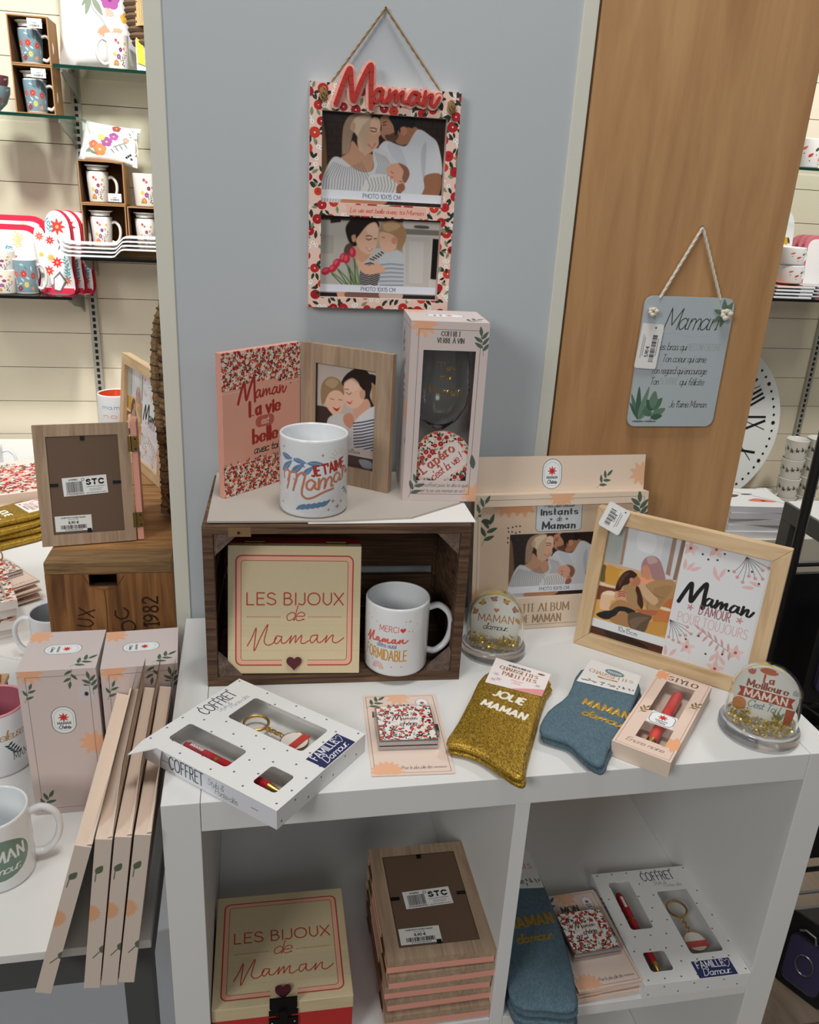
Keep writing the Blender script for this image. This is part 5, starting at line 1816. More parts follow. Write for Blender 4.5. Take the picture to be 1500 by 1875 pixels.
def coffret(label, loc, yaw, flap):
    t = thing('pen_and_keyring_box', label, 'gift box', loc, yaw, 90)
    b = MB()
    b.plate(CW, CH, CT, [H_PEN, H_KEY, H_TIP], m_ct, dict(l=m_cs, r=m_cd, t=white_card, b=m_cb), white_card, white_card, wall=.06, rad=.45, lay=True)
    if flap:
        b.prism([(0, CH), (-2.5, CH-.6), (0, CH-2.2)], .0, .1, white_card, 'y')
    b.build('carton', t)
    b = MB()
    for h in (H_PEN, H_KEY, H_TIP):
        b.face([(h[0], .1, h[1]), (h[2], .1, h[1]), (h[2], .1, h[3]), (h[0], .1, h[3])], clear)
    b.build('window_film', t)
    red_lac = mat('red_pen_lacquer', (186, 34, 48), .3)
    # the pen lies along the long side, local coordinates: x across, z along, y depth
    p = thing('ballpoint_pen', 'red pen with a gold tip inside the %s' % ('turned white gift box on the top' if flap else 'white gift box in the right compartment'), 'pen')
    p.matrix_basis = t.matrix_basis.copy()
    px = (H_PEN[0]+H_PEN[2])/2-.25
    z0, z1 = H_TIP[1]+.6, H_PEN[3]-1.1
    b = MB()
    b.tube([(px+.1, 1.35, z0+1.6), (px, 1.35, z1-.6)], .58, red_lac, 14)
    b.tube([(px, 1.35, z1-.6), (px, 1.35, z1)], [.58, .42], red_lac, 14)
    b.build('barrel', p, smooth=True)
    b = MB()
    b.tube([(px+.1, 1.35, z0+1.6), (px+.1, 1.35, z0+.3), (px+.1, 1.35, z0)], [.56, .3, .08], gold, 14)
    b.tube([(px, 1.35, H_PEN[1]+2.4), (px, 1.35, H_PEN[1]+2.75)], .61, gold, 14)
    b.build('tip', p, smooth=True)
    b = MB()
    zm = (H_PEN[1]+H_PEN[3])/2+1.0
    L, w0 = layout('MAMAN', .42, 'sans')
    for q, _ in L:
        for i in range(len(q)-1):
            b.tube([(px+.18-q[k][1], .76, zm+1.2-q[k][0]) for k in (i, i+1)], .045, paper, 4)
    b.build('white_lettering', p)
    k = thing('key_ring', 'gold key ring with a round tag inside the %s' % ('turned white gift box on the top' if flap else 'white gift box in the right compartment'), 'key ring')
    k.matrix_basis = t.matrix_basis.copy()
    kx, kz = (H_KEY[0]+H_KEY[2])/2, H_KEY[3]-2.2
    b = MB()
    b.tube([(kx+1.4*math.cos(a), 1.3, kz+1.4*math.sin(a)) for a in np.linspace(0, 2*math.pi, 28, endpoint=False)], .17, gold, 8, closed=True)
    b.build('split_ring', k, smooth=True)
    b = MB()
    for i in range(6):
        zc = kz-1.6-i*.42
        ang = R(90*(i % 2))
        b.tube([(kx+.26*math.cos(a)*math.cos(ang), 1.35+.26*math.cos(a)*math.sin(ang), zc+.34*math.sin(a)) for a in np.linspace(0, 2*math.pi, 12, endpoint=False)], .075, gold, 6, closed=True)
    b.build('chain', k, smooth=True)
    zt = kz-5.6
    b = MB()
    P = [(kx+1.55*math.cos(a), zt+1.55*math.sin(a)) for a in np.linspace(0, 2*math.pi, 30, endpoint=False)]
    b.prism(P, 1.5, 1.3, mat('tag_white', (232, 226, 218), .35), 'y')
    b.tube([(q[0], 1.35, q[1]) for q in P], .09, gold, 6, closed=True)
    b.build('round_tag', k)
    b = MB()
    b.prism([(kx-1.6, zt-.95), (kx+1.7, zt-.95), (kx+1.5, zt-.5), (kx+1.7, zt-.05), (kx-1.6, zt-.05)], 1.29, 1.2, mat('tag_red', (196, 60, 52), .4), 'y')
    b.build('red_band', k)
    return t
coffret('white dotted gift box lying askew across the front left corner of the white top', (11.4, -4.77, 77+CT+.03), 47.7, True)
coffret('white dotted gift box with red pen lying in the right compartment', (58.1, .05, 39.83+CT), -.6, False)

# ------------------------------------------------------------------ pocket mirrors on printed cards
def mirror_card_canvas():
    c = Cv(9.05, 15.1, (228, 206, 192), 30)
    c.frame(.35, .35, 8.7, 14.75, 0, .045, (96, 88, 80))
    c.daisy(4.3, 14.4, 1.6, (232, 182, 148), 9, fat=.42)
    c.daisy(1.7, .5, 1.9, (232, 178, 144), 9, a0=0, a1=200, fat=.45)
    c.sprig(.3, 12.4, 2.5, 45, (84, 98, 82), 5)
    c.logo(7.2, 13.0, 1.5, 2.3)
    c.text('MON', 4.2, 11.9, 1.0, (92, 86, 78), 'serif', wt=.11, fit=2.5)
    c.text('MIROIR', 4.2, 10.6, 1.0, (92, 86, 78), 'serif', wt=.11, fit=6.6)
    c.text('Pour la plus jolie des', 5.0, .95, .52, (110, 96, 88), 'script', wt=.045, fit=3.4)
    c.text('mamans', 7.6, .98, .4, (110, 96, 88), 'sans', wt=.04, fit=1.4)
    return c.done('mirror_card_print', .55)
def compact_canvas():
    c = Cv(6.7, 6.7, (240, 232, 226), 36)
    c.floral(0, 0, 6.7, 6.7, .62, 17)
    c.poly(c.rrect(1.5, 2.7, 5.3, 4.6, .5), (240, 232, 226), .85)
    c.hero('brush', 1.8, 3.75, 3.1, (34, 32, 36), .11)
    c.text('chérie', 3.6, 2.8, .75, (34, 32, 36), 'script', wt=.09, fit=2.0)
    return c.done('mirror_compact_print', .25, .5)
m_mc, m_cp = mirror_card_canvas(), compact_canvas()
chrome = mat('polished_chrome', (190, 190, 192), .15, 1.0)
def mirror(label, loc, yaw, group=None):
    t = thing('pocket_mirror', label, 'pocket mirror', loc, yaw, group=group)
    b = MB()
    b.box(0, 9.05, 0, 15.1, 0, .12, mat('peach_board', (230, 204, 186), .65), top=m_mc)
    b.build('card', t)
    b = MB()
    for z in (.16, .78):
        b.box(1.1, 7.8, 4.2, 10.9, z, z+.52, chrome)
    b.box(1.2, 7.7, 4.3, 10.8, 1.3, 1.42, chrome, top=m_cp)
    o = b.build('compact', t, bevel=.06)
    b = MB()
    b.box(7.78, 8.3, 6.3, 7.7, .35, 1.0, chrome)
    b.build('clasp', t, bevel=.1)
    b = MB()
    b.box(1.0, 8.0, 4.1, 11.0, .13, 1.55, film('blister_film', gloss=.05))
    b.build('blister', t)
    return t
mirror('pocket mirror on a peach card lying on the white top before the dark crate', (21.7, 1.9, 77.02), -3.4)
GM = 'mirror cards stacked in the right compartment'
mirrors = None
for i in range(5):
    loc = (49.2+.12*(i % 2), .35+.1*((i*2) % 3), 39.83+(4-i)*.56)
    if i == 0:
        mirrors = mirror('topmost pocket mirror card of the stack between blue socks and white gift box', loc, 3, GM)
    else:
        # the lower cards interlock, so only their boards show
        b = MB()
        b.box(0, 9.05, 0, 15.1, 0, .34, mat('peach_board'), top=m_mc)
        o = tag(b.build('pocket_mirror'), '%s mirror card of the stack between blue socks and white gift box' % ('second', 'third', 'fourth', 'lowest')[i-1], 'pocket mirror', GM)
        place(o, loc, 3+(-1.2, 1.5, -.6, .8)[i-1])

# ------------------------------------------------------------------ pen carton
def pen_carton():
    W, H, T = 6.7, 18.6, 2.0
    c = Cv(W, H, (230, 204, 188), 32)
    ha, hb = (1.55, 8.6, 5.15, 16.3), (1.9, 2.5, 5.3, 6.1)
    c.frame(.3, .3, W-.3, H-.3, 0, .05, (150, 120, 96))
    c.text('STYLO', 3.4, 16.8, 1.0, (116, 100, 78), 'serif', wt=.11, fit=3.6)
    c.daisy(.6, 17.4, 1.3, (236, 164, 120), 8, fat=.42)
    c.daisy(6.1, 3.4, 1.6, (236, 170, 126), 8, fat=.42)
    c.sprig(5.5, 11.8, 1.7, 60, (128, 110, 62), 5)
    c.sprig(.7, 7.4, 1.7, 70, (128, 110, 62), 5)
    P = c.rrect(2.2, 6.4, 5.2, 8.6, .5)
    c.text('Encre noire', 3.3, 1.2, .75, (110, 92, 80), 'script', wt=.06, fit=4.3)
    m = c.done('pen_carton_print', .55)
    cc = Cv(3.0, 2.6, (238, 240, 240), 36)
    P = cc.rrect(.08, .08, 2.92, 2.52, .7)
    cc.line(P+[P[0]], .1, (120, 134, 140))
    cc.daisy(1.5, 1.65, .62, (206, 40, 44), 8, fat=.32)
    cc.text('MAMAN', 1.5, .75, .26, (70, 80, 84), wt=.05, fit=1.4)
    cc.text('Chérie', 1.5, .35, .34, (60, 70, 74), 'script', wt=.05, fit=1.1)
    ml = cc.done('pen_carton_badge_print', .5)
    t = thing('pen_carton', 'slim peach pen carton lying between the blue socks and the right snow globe', 'gift carton', (49.1, 2.5, 77+T+.03), -42.6, 90)
    b = MB()
    b.plate(W, H, T, [ha, hb], m, album_card, album_card, mat('pale_carton_inside', (226, 222, 220), .7), wall=.06)
    b.box(.05, W-.05, .1, T-.05, .05, .1, album_card)
    b.build('carton', t)
    b = MB()
    for h in (ha, hb):
        b.face([(h[0], .1, h[1]), (h[2], .1, h[1]), (h[2], .1, h[3]), (h[0], .1, h[3])], clear)
    b.build('window_film', t)
    b = MB()
    b.box(2.05, 5.05, -.05, -.01, 6.2, 8.75, paper, front=ml)
    b.build('badge', t)
    p = thing('ballpoint_pen', 'coral red pen inside the slim peach carton', 'pen')
    p.matrix_basis = t.matrix_basis.copy()
    cl = mat('coral_pen_lacquer', (226, 66, 56), .3)
    b = MB()
    b.tube([(3.45, 1.1, 4.2), (3.4, 1.1, 15.0), (3.4, 1.1, 15.7)], [.62, .7, .5], cl, 14)
    b.build('barrel', p, smooth=True)
    b = MB()
    b.tube([(3.45, 1.1, 4.2), (3.45, 1.1, 3.1), (3.45, 1.1, 2.7)], [.6, .35, .1], gold, 14)
    b.tube([(3.42, 1.1, 9.0), (3.42, 1.1, 9.5)], .74, gold, 14)
    b.build('tip', p, smooth=True)
pen_carton()

# ------------------------------------------------------------------ socks
def knit(name, c1, c2, sparkle, metal=.0):
    m = mat(name, c1, .75 if not sparkle else .42, metal)
    nt = m.node_tree
    bs = nt.nodes['Principled BSDF']
    tc = nt.nodes.new('ShaderNodeTexCoord')
    v = nt.nodes.new('ShaderNodeTexVoronoi')
    v.inputs['Scale'].default_value = 900 if sparkle else 700
    mp = nt.nodes.new('ShaderNodeMapping')
    mp.inputs['Scale'].default_value = (1, .6, 1)
    nt.links.new(tc.outputs['Object'], mp.inputs[0])
    nt.links.new(mp.outputs[0], v.inputs['Vector'])
    cr = nt.nodes.new('ShaderNodeValToRGB')
    cr.color_ramp.elements[0].color = rgb(*c2)
    cr.color_ramp.elements[1].color = rgb(*c1)
    cr.color_ramp.elements[0].position = .2
    cr.color_ramp.elements[1].position = .8
    nt.links.new(v.outputs['Color'], cr.inputs[0])
    nt.links.new(cr.outputs[0], bs.inputs['Base Color'])
    bp = nt.nodes.new('ShaderNodeBump')
    bp.inputs['Strength'].default_value = .8 if sparkle else .35
    bp.inputs['Distance'].default_value = .001
    nt.links.new(v.outputs['Color'] if sparkle else v.outputs['Distance'], bp.inputs['Height'])
    nt.links.new(bp.outputs[0], bs.inputs['Normal'])
    return m
gold_knit = knit('gold_lurex_knit', (196, 160, 62), (124, 96, 26), True, .55)
blue_knit = knit('slate_blue_knit', (92, 116, 128), (76, 98, 110), False)
def sock_layer(P, z0, z1, m):
    """a soft flat slab: the outline drawn in towards top and bottom"""
    Q = spline(P, 3, True)
    n = len(Q)
    b = MB()
    C = np.mean(np.array([tuple(q) for q in Q]), 0)
    nor = []
    ar = sum(Q[i-1][0]*Q[i][1]-Q[i][0]*Q[i-1][1] for i in range(n))
    for i in range(n):
        d = np.array(Q[(i+1) % n])-np.array(Q[i-1])
        k = np.array([d[1], -d[0]])/max(np.linalg.norm(d), 1e-6)
        nor.append(k if ar > 0 else -k)
    h = z1-z0
    rows = []
    for ins, z in ((.55, z0), (.12, z0+.22*h), (0, z0+.5*h), (.12, z0+.8*h), (.35, z1-.08), (.55, z1)):
        rows.append([(Q[i][0]-nor[i][0]*ins, Q[i][1]-nor[i][1]*ins, z) for i in range(n)])
    b.grid(rows, m, None, True)
    b.face(rows[0][::-1], m)
    b.face(rows[-1], m)
    return b
def flat_text(b, txt, x, y, z, h, rot, m, style='sans', wt=.1, fit=None):
    L, w0 = layout(txt, h, style)
    k = fit/w0 if fit else 1
    c, s = math.cos(R(rot)), math.sin(R(rot))
    for q, _ in L:
        pts = [(((p[0]-w0/2)*k), p[1]) for p in q]
        for i in range(len(pts)-1):
            b.tube([(x+p[0]*c-p[1]*s, y+p[0]*s+p[1]*c, z) for p in (pts[i], pts[i+1])], wt, m, 5, rz=.03)
def label_card(kind):
    W, H = 7.4, 6.4
    c = Cv(W, H, (234, 224, 222) if kind == 0 else (232, 230, 226), 32)
    if kind == 0:
        c.barcode(1.9, 5.3, 4.9, 5.75, seed=3)
        c.text('CHAUSSETTES', W/2-.2, 4.15, .78, (150, 110, 84), 'serif', wt=.075, fit=5.0)
        c.text('PAILLETTES', W/2+.1, 2.9, .85, (160, 116, 88), 'serif', wt=.08, fit=4.4)
        c.text('Maman', W/2, 2.0, .5, (220, 140, 136), 'script', wt=.05)
        c.text('chérie', W/2, 1.4, .5, (220, 140, 136), 'script', wt=.05)
        c.blob([(W, 0), (W, 1.7), (5.4, 1.0), (3.6, .1), (4, -.2)], (226, 150, 150))
        for x, y in ((.9, 2.6), (1.4, 1.6), (6.4, 2.3), (.8, 1.2)):
            c.daisy(x, y, .5, (196, 170, 172), 6, fat=.3)
        c.ell(6.3, 5.6, .5, .22, (120, 92, 60))
    else:
        c.ell(4.0, 4.9, 1.4, .75, (116, 138, 138))
        c.text('MAMAN', 4.0, 4.65, .5, (226, 232, 232), wt=.07, fit=1.9)
        c.text('CHAUSSETTES', W/2, 3.3, .8, (196, 158, 130), 'serif', wt=.08, fit=6.0)
        c.rect(2.2, 2.55, 4.9, 2.9, (190, 130, 76))
        c.text('Taille unique', 3.5, 2.6, .2, (240, 230, 220), wt=.03)
        rr = random.Random(8)
        for i in range(26):
            c.leaf(.3+i*.27, 1.0+rr.uniform(-.2, .3), .6, rr.uniform(0, 360), rr.choice(((120, 120, 116), (96, 100, 96), (170, 150, 140))), .35)
    return c.done('sock_label_print_%d' % kind, .5)
m_l0, m_l1 = label_card(0), label_card(1)
def socks(label, P, z, m, lab, mlab, texts, group=None, layers=2, th=.85):
    t = thing('pair_of_socks', label, 'socks', (P[0][0], P[0][1], z), group=group)
    o0 = np.array(P[0])
    for k in range(layers):
        sh = .25*(layers-1-k)
        L = [(p[0]-o0[0]+sh, p[1]-o0[1]-sh*.3) for p in P]
        sock_layer(L, k*th+.02, (k+1)*th+.02, m).build('sock', t, smooth=True, angle=75)
    zt = layers*th+.06
    if lab:
        l = [(p[0]-o0[0], p[1]-o0[1]) for p in lab]
        b = MB()
        U = [(0, 1), (1, 1), (1, 0), (0, 0)]
        b.face([(p[0], p[1], zt+.05) for p in l][::-1], mlab, U[::-1])
        b.face([(p[0], p[1], zt) for p in l], paper, U)
        for i in range(4):
            p, q = l[i-1], l[i]
            b.face([(p[0], p[1], zt), (q[0], q[1], zt), (q[0], q[1], zt+.05), (p[0], p[1], zt+.05)], paper)
        b.build('label_card', t)
    if texts:
        b = MB()
        for txt, x, y, h, rot, mm, st, wt, fit in texts:
            flat_text(b, txt, x-o0[0], y-o0[1], zt-.02, h, rot, mm, st, wt, fit)
        b.build('lettering', t)
    return t
cream_ink = mat('cream_print', (236, 230, 216), .5)
gold_ink = mat('gold_print', (214, 176, 84), .35, .7)
GP = [(38.2, 17.8), (35.4, 13.2), (32.6, 8.4), (30.4, 4.8), (32.2, 3.6), (33.7, 2.3), (35.0, .3), (36.2, -1.6), (37.3, -2.0), (38.2, .4), (40.5, 5.0), (43.4, 10.6), (45.2, 13.7), (46.4, 16.0), (42, 19.3)]
socks('gold glitter socks with pink label card lying on the white top', GP, 77.02, gold_knit, [(40.9, 21.4), (46.9, 16.8), (44.1, 12.1), (37.9, 15.9)], m_l0,
      [('JOLIE', 39.6, 11.9, 1.35, -40, cream_ink, 'sans', .17, 4.0), ('MAMAN', 38.2, 9.5, 1.35, -40, cream_ink, 'sans', .17, 5.6)])
BP = [(51.3, 17.8), (47.6, 12.5), (43.9, 9.4), (41.7, 5.9), (42.6, 4.6), (44.2, 3.4), (44.9, 1.2), (45.6, -.5), (46.7, -.9), (48.4, 1.6), (51.7, 5.3), (55.3, 9.9), (57.9, 14.2), (54.5, 17.5)]
socks('slate blue socks with white label lying on the white top beside the pen carton', BP, 77.02, blue_knit, [(53.6, 19.8), (58.6, 15.2), (55.8, 11.2), (49.7, 15.0)], m_l1,
      [('MAMAN', 50.6, 8.3, 1.5, -40, gold_ink, 'serif', .17, 5.6), ("d'amour", 49.6, 6.5, 1.3, -40, gold_ink, 'script', .14, 5.2)])
B2 = [(41.0, 22.5), (40.2, 12), (39.9, 4), (40.1, -1.4), (43.5, -2.6), (47.0, -3.2), (48.3, -.5), (49.3, 5), (49.8, 12), (49.6, 20.5), (47.8, 23.5)]
B3 = [(x+.1, y-.3) for x, y in B2]
socks('slate blue socks beneath another pair at the left of the right compartment', B3, 39.84, blue_knit, None, None, None, 'blue socks in the right compartment', th=1.1)
socks('topmost slate blue socks with label in the right compartment beside the divider', B2, 42.1, blue_knit, [(42.0, 23.4), (49.6, 22.4), (49.5, 15.4), (42.0, 16.0)], m_l1,
      [('MAMAN', 45.6, 9.2, 1.8, 3, gold_ink, 'serif', .2, 6.6), ("d'amour", 45.4, 6.9, 1.4, 3, gold_ink, 'script', .14, 5.0)], 'blue socks in the right compartment', th=1.0)
# ------------------------------------------------------------------ left table: cartons, album boxes, wine crate
ZT = 55.03
wine_carton('tall pale pink carton with badge at the left, before the amber wine crate', (-19.6, 26.2, ZT), .6, False, -1.2, group='tall pink cartons on the left table')
wine_carton('tall pale pink carton with badge behind the leaning album boxes', (-9.6, 25.4, ZT), 3.5, False, 0, group='tall pink cartons on the left table')
def leaning_album(label, x, y, roll, yaw):
    """stands on its long edge, printed front to the left, header at the right, its narrow end to the viewer"""
    t = thing('album_gift_box', label, 'gift box', (x, y, ZT), yaw, 0, roll, 'album boxes leaning on the left table')
    T = 1.6
    b = MB()
    b.box(0, T, 0, ALW, 0, ALH, album_card, front=mat('album_box_spine_print_v'), left=m_af)
    b.build('carton', t)
    b = MB()
    b.box(T-.08, T, .1, ALW-.1, ALH, ALH+.01, album_card)
    # the header card bends up along the far long edge and bulges at its near end
    rows = []
    for i in range(11):
        yy = .2+(ALW-.4)*i/10
        hgt = 5.0*min(1, (i+.2)/2.2)
        bul = .42*max(0, 1-i/3)
        rows.append([(T-.06-bul*math.sin(math.pi*k/5), yy, ALH-.2+hgt*k/5) for k in range(6)])
    b.grid(rows, album_card)
    b.grid([[(p[0]+.07, p[1], p[2]) for p in r][::-1] for r in rows], album_card)
    b.build('header_card', t)
    return t
c = Cv(1.6, ALH, (216, 200, 186), 26)
c.daisy(-.1, 10.4, 1.25, (226, 172, 134), 9, a0=-70, a1=100, fat=.42)
c.leaf(.35, 15.6, 1.2, 62, (96, 104, 88), .6)
c.line([(.35, 15.7), (.3, 14.6)], .1, (96, 104, 88))
c.leaf(1.5, 5.0, 1.3, 70, (96, 104, 88), .7)
c.line([(1.35, 5.2), (.7, 4.3)], .12, (96, 104, 88))
c.done('album_box_spine_print_v', .55)
for i, (x, y, ro, ya, lb) in enumerate(((-13.8, -1.2, -16.5, -.8, 'leftmost and most slanted of the four leaning album boxes'), (-8.9, -1.4, -7.9, 0, 'second from the left of the four leaning album boxes'), (-7.15, -1.3, -8.1, 0, 'third from the left of the four leaning album boxes'), (-5.4, -1.2, -8.4, 0, 'rightmost of the four leaning album boxes, next to the white shelf unit'))):
    leaning_album('peach carton, '+lb, x, y, ro, ya)
def wine_crate():
    W, H, D = 17.6, 28.4, 33.0
    t = thing('wine_crate', 'amber pine wine crate standing on end on the left table behind the tall pink cartons', 'crate', (-19.95, 45.3, ZT), -1.2)
    c = Cv(W, H, (0, 0, 0), 8)
    b = MB()
    rail = wood('grey_pine_edge', (150, 118, 80), (104, 80, 52), (4, 40, 40), .75)
    # front board with the hand hole let into its top
    b.plate(W, H-1.9, 1.3, [(6.0, H-3.9, 9.9, H-1.95)], box_wood, box_wood, box_wood, mat('hand_hole_brown', (70, 46, 28), .8))  # hole walls get a darker brown than the board
    b.build('end_board', t)
    b = MB()
    b.box(0, W, 0, 4.6, H-1.85, H, rail)
    b.build('top_rail', t, bevel=.1)
    b = MB()
    b.box(0, W-.1, 4.7, D, H-1.3, H-.05, wood('crate_lid_pine', (178, 132, 82), (130, 90, 54), (4, 30, 30), .7))
    b.build('top_board', t, bevel=.08)
    for x in (0, W-1.0):
        b = MB()
        b.box(x, x+1.0, 1.35, D, 0, H-1.95, box_wood)
        b.build('side_board', t)
    b = MB()
    b.box(1.05, W-1.05, D-1, D, 0, H-1.95, box_wood)
    b.build('end_board', t)
    ink = mat('burnt_brand_ink', (52, 32, 20), .8)
    b = MB()
    def brand(txt, x, z, h, rot, style='serif', wt=.09, fit=None):
        L, w0 = layout(txt, h, style)
        k = fit/w0 if fit else 1
        cc, ss = math.cos(R(rot)), math.sin(R(rot))
        for q, st in L:
            P = [(p[0]*k, p[1]) for p in q]
            e = []
            if st and abs(P[0][0]-P[1][0]) < .25*abs(P[0][1]-P[1][1]):
                e = [[(p[0]-.12*h, p[1]), (p[0]+.12*h, p[1])] for p in P]
            for S in [P]+e:
                b.ribbon([(x+p[0]*cc-p[1]*ss, z+p[0]*ss+p[1]*cc) for p in S], wt, -.03, .02, ink, 6)
    brand('BORDEAUX', 4.0, 6.9, 2.2, 80, 'serif', .09, 14.0)
    brand('MÉDOC', 14.4, 11.2, 1.9, 110, 'serif', .11, 10.4)
    brand('1982', 15.4, 17.6, 2.1, 90, 'serif', .13, 5.0)
    b.build('branded_lettering', t)
    b = MB()
    b.tube([(5.2, -.02, H-2.0), (6.0, -.02, H-3.6), (7.9, -.02, H-4.5), (9.9, -.02, H-3.9), (10.9, -.02, H-2.2)], .07, mat('carved_line', (96, 60, 32), .8), 5, rz=.04)
    b.tube(spline([(8.0, -.02, H-4.6), (8.1, -.02, H-8), (7.8, -.02, 12), (7.7, -.02, 3)], 4), .06, mat('carved_line'), 5, rz=.04)
    b.build('grain_crack', t)
wine_crate()

# ------------------------------------------------------------------ woven rush basket, pine frame behind the crate
def wicker():
    t = thing('woven_basket', 'tall rush basket standing on the wine crate half hidden by the white trim', 'basket', (5.5, 63.5, 83.5))
    w1 = wood('rush_fibre', (168, 136, 96), (104, 80, 54), (60, 60, 60), .9, bump=.5)
    w2 = mat('rush_dark', (86, 66, 50), .95, bump=.6, bscale=500)
    b = MB()
    A, HH = 9.6, 42.0
    def hull(v):
        return A*(1-.55*max(0, (v-.62)/.38)**2.2)*(1-.03*math.sin(v*9))
    n = 44
    for i in range(n):
        v = i/(n-1)
        a = hull(v)
        pts = []
        for j in range(28):
            th = 2*math.pi*j/28
            k = 1+.03*math.sin(j*math.pi+i*math.pi)
            pts.append((a*k*math.cos(th), 5.2*k*math.sin(th), 1+v*(HH-2)))
        b.tube(pts, .52, w1 if i % 3 else w2, 6, closed=True)
    b.build('woven_wall', t, smooth=True)
    b = MB()
    pts = []
    for j in range(40):
        v = j/39
        pts.append((-hull(v)-.35, -1.0+.5*math.sin(j*.8), .6+v*(HH-.6)))
    b.tube(pts, [.75+.12*math.sin(j*2.2) for j in range(40)], w1, 8)
    for j in range(0, 39):
        p = pts[j]
        b.tube([(p[0]+.82*math.cos(a), p[1]+.82*math.sin(a), p[2]+.25*math.sin(a*.5)) for a in np.linspace(0, 2*math.pi, 10)], .11, w2 if j % 2 else w1, 5)
    b.build('wrapped_rim', t, smooth=True)
    b = MB()
    b.prism([(9*math.cos(a), 4.9*math.sin(a)) for a in np.linspace(0, 2*math.pi, 24, endpoint=False)], .05, .6, w1)
    b.build('basket_floor', t)
wicker()
def back_frame():
    W, H, T = 24.8, 20.2, 1.7
    t = thing('double_field_frame', 'pine frame seen at a sharp angle behind the amber wine crate top', 'photo frame', (-17.0, 99.5, 83.2), -66, 6)
    B = 1.95
    for P, m in (([(0, 0), (W, 0), (W-B, B), (B, B)], pale_wood), ([(0, H), (W, H), (W-B, H-B), (B, H-B)], pale_wood), ([(0, 0), (B, B), (B, H-B), (0, H)], pale_wood_v), ([(W, 0), (W-B, B), (W-B, H-B), (W, H)], pale_wood_v)):
        b = MB()
        b.prism(P, T, 0, m, 'y')
        b.build('frame_bar', t, bevel=.1)
    b = MB()
    b.box(B-.1, B+10.15, .85, 1.0, B-.1, H-B+.1, black_mat, front=m_sofa)
    b.build('photo', t)
    b = MB()
    b.box(B+10.15, W-B+.1, .55, 1.0, B-.1, H-B+.1, paper, front=m_amour)
    b.build('message_panel', t)
    s = MB()
    s.box(-11, 3, 0, 25, 0, 83.1-55.05, kraft)
    o = tag(s.build('cardboard_carton'), 'plain kraft carton behind the amber wine crate on the left table', 'carton')
    place(o, (-8, 79.5, 55.05), 0)
back_frame()

# ------------------------------------------------------------------ mugs on the left table
def maman_oval(c, m, h):
    P = [(m+3.9*math.cos(a)*1.0, 4.2+2.9*math.sin(a)) for a in np.linspace(0, 2*math.pi, 30, endpoint=False)]
    c.poly(P, (112, 138, 124))
    c.text('MAMAN', m, 4.0, 1.5, (226, 230, 226), 'serif', wt=.14, fit=6.2)
    c.text("d'amour", m, 2.3, 1.2, (226, 230, 226), 'script', wt=.13, fit=4.6)
    c.ell(m-1.0, 6.3, .8, .5, (206, 140, 90))
mug('mug', 'white mug with green oval badge at the front edge of the left table', (-21.7, 16.8, ZT), 18, mug_print(maman_oval, 'green_oval_mug_print'), ha=-2, group=None)
def merveil(c, m, h):
    c.text('Merveilleuse', m-.4, 5.6, 1.5, (176, 140, 96), 'script', wt=.11, fit=6.0)
    c.text('MAMAN', m+2.5, 2.0, 1.2, (70, 66, 90), wt=.08, fit=3.6)
    for i in range(9):
        c.leaf(m+.3+.14*i, 4.6-.22*i, .75, 150 if i % 2 else 40, (40, 62, 66), .4)
mug('mug', 'white mug with pink inside standing to the left of the tall pink carton', (-27.1, 38.6, ZT), 30, mug_print(merveil, 'pink_inside_mug_print', h=9.4), inner=mat('rose_glaze', (164, 92, 106), .2), h=10.2, r=4.4, ha=150, rim=mat('rose_rim', (214, 150, 158), .2))
mug('mug', 'white mug with grey inside beside the left edge of the amber wine crate', (-24.6, 66.5, ZT), 0, None, inner=mat('grey_glaze', (136, 140, 146), .25), ha=170)
mug('mug', 'white mug with orange inside showing behind the pine frame at a sharp angle', (-21.6, 131, 78.3), 0, mug_print(lambda c, m, h: [c.text(t, m, y, 1.2, k, wt=.12, fit=5.6) for t, y, k in (('mamie', 6.0, (120, 140, 176)), ('noir', 3.9, (214, 130, 90)), ('au thé', 1.8, (120, 150, 186)))], 'blue_word_mug_print'), inner=mat('orange_glaze', (206, 72, 32), .2), ha=120)
b = MB()
b.box(-27, -14, 124, 140, 55.04, 78.25, kraft)
tag(b.build('cardboard_carton'), 'plain kraft carton carrying the mug with the orange inside', 'carton')

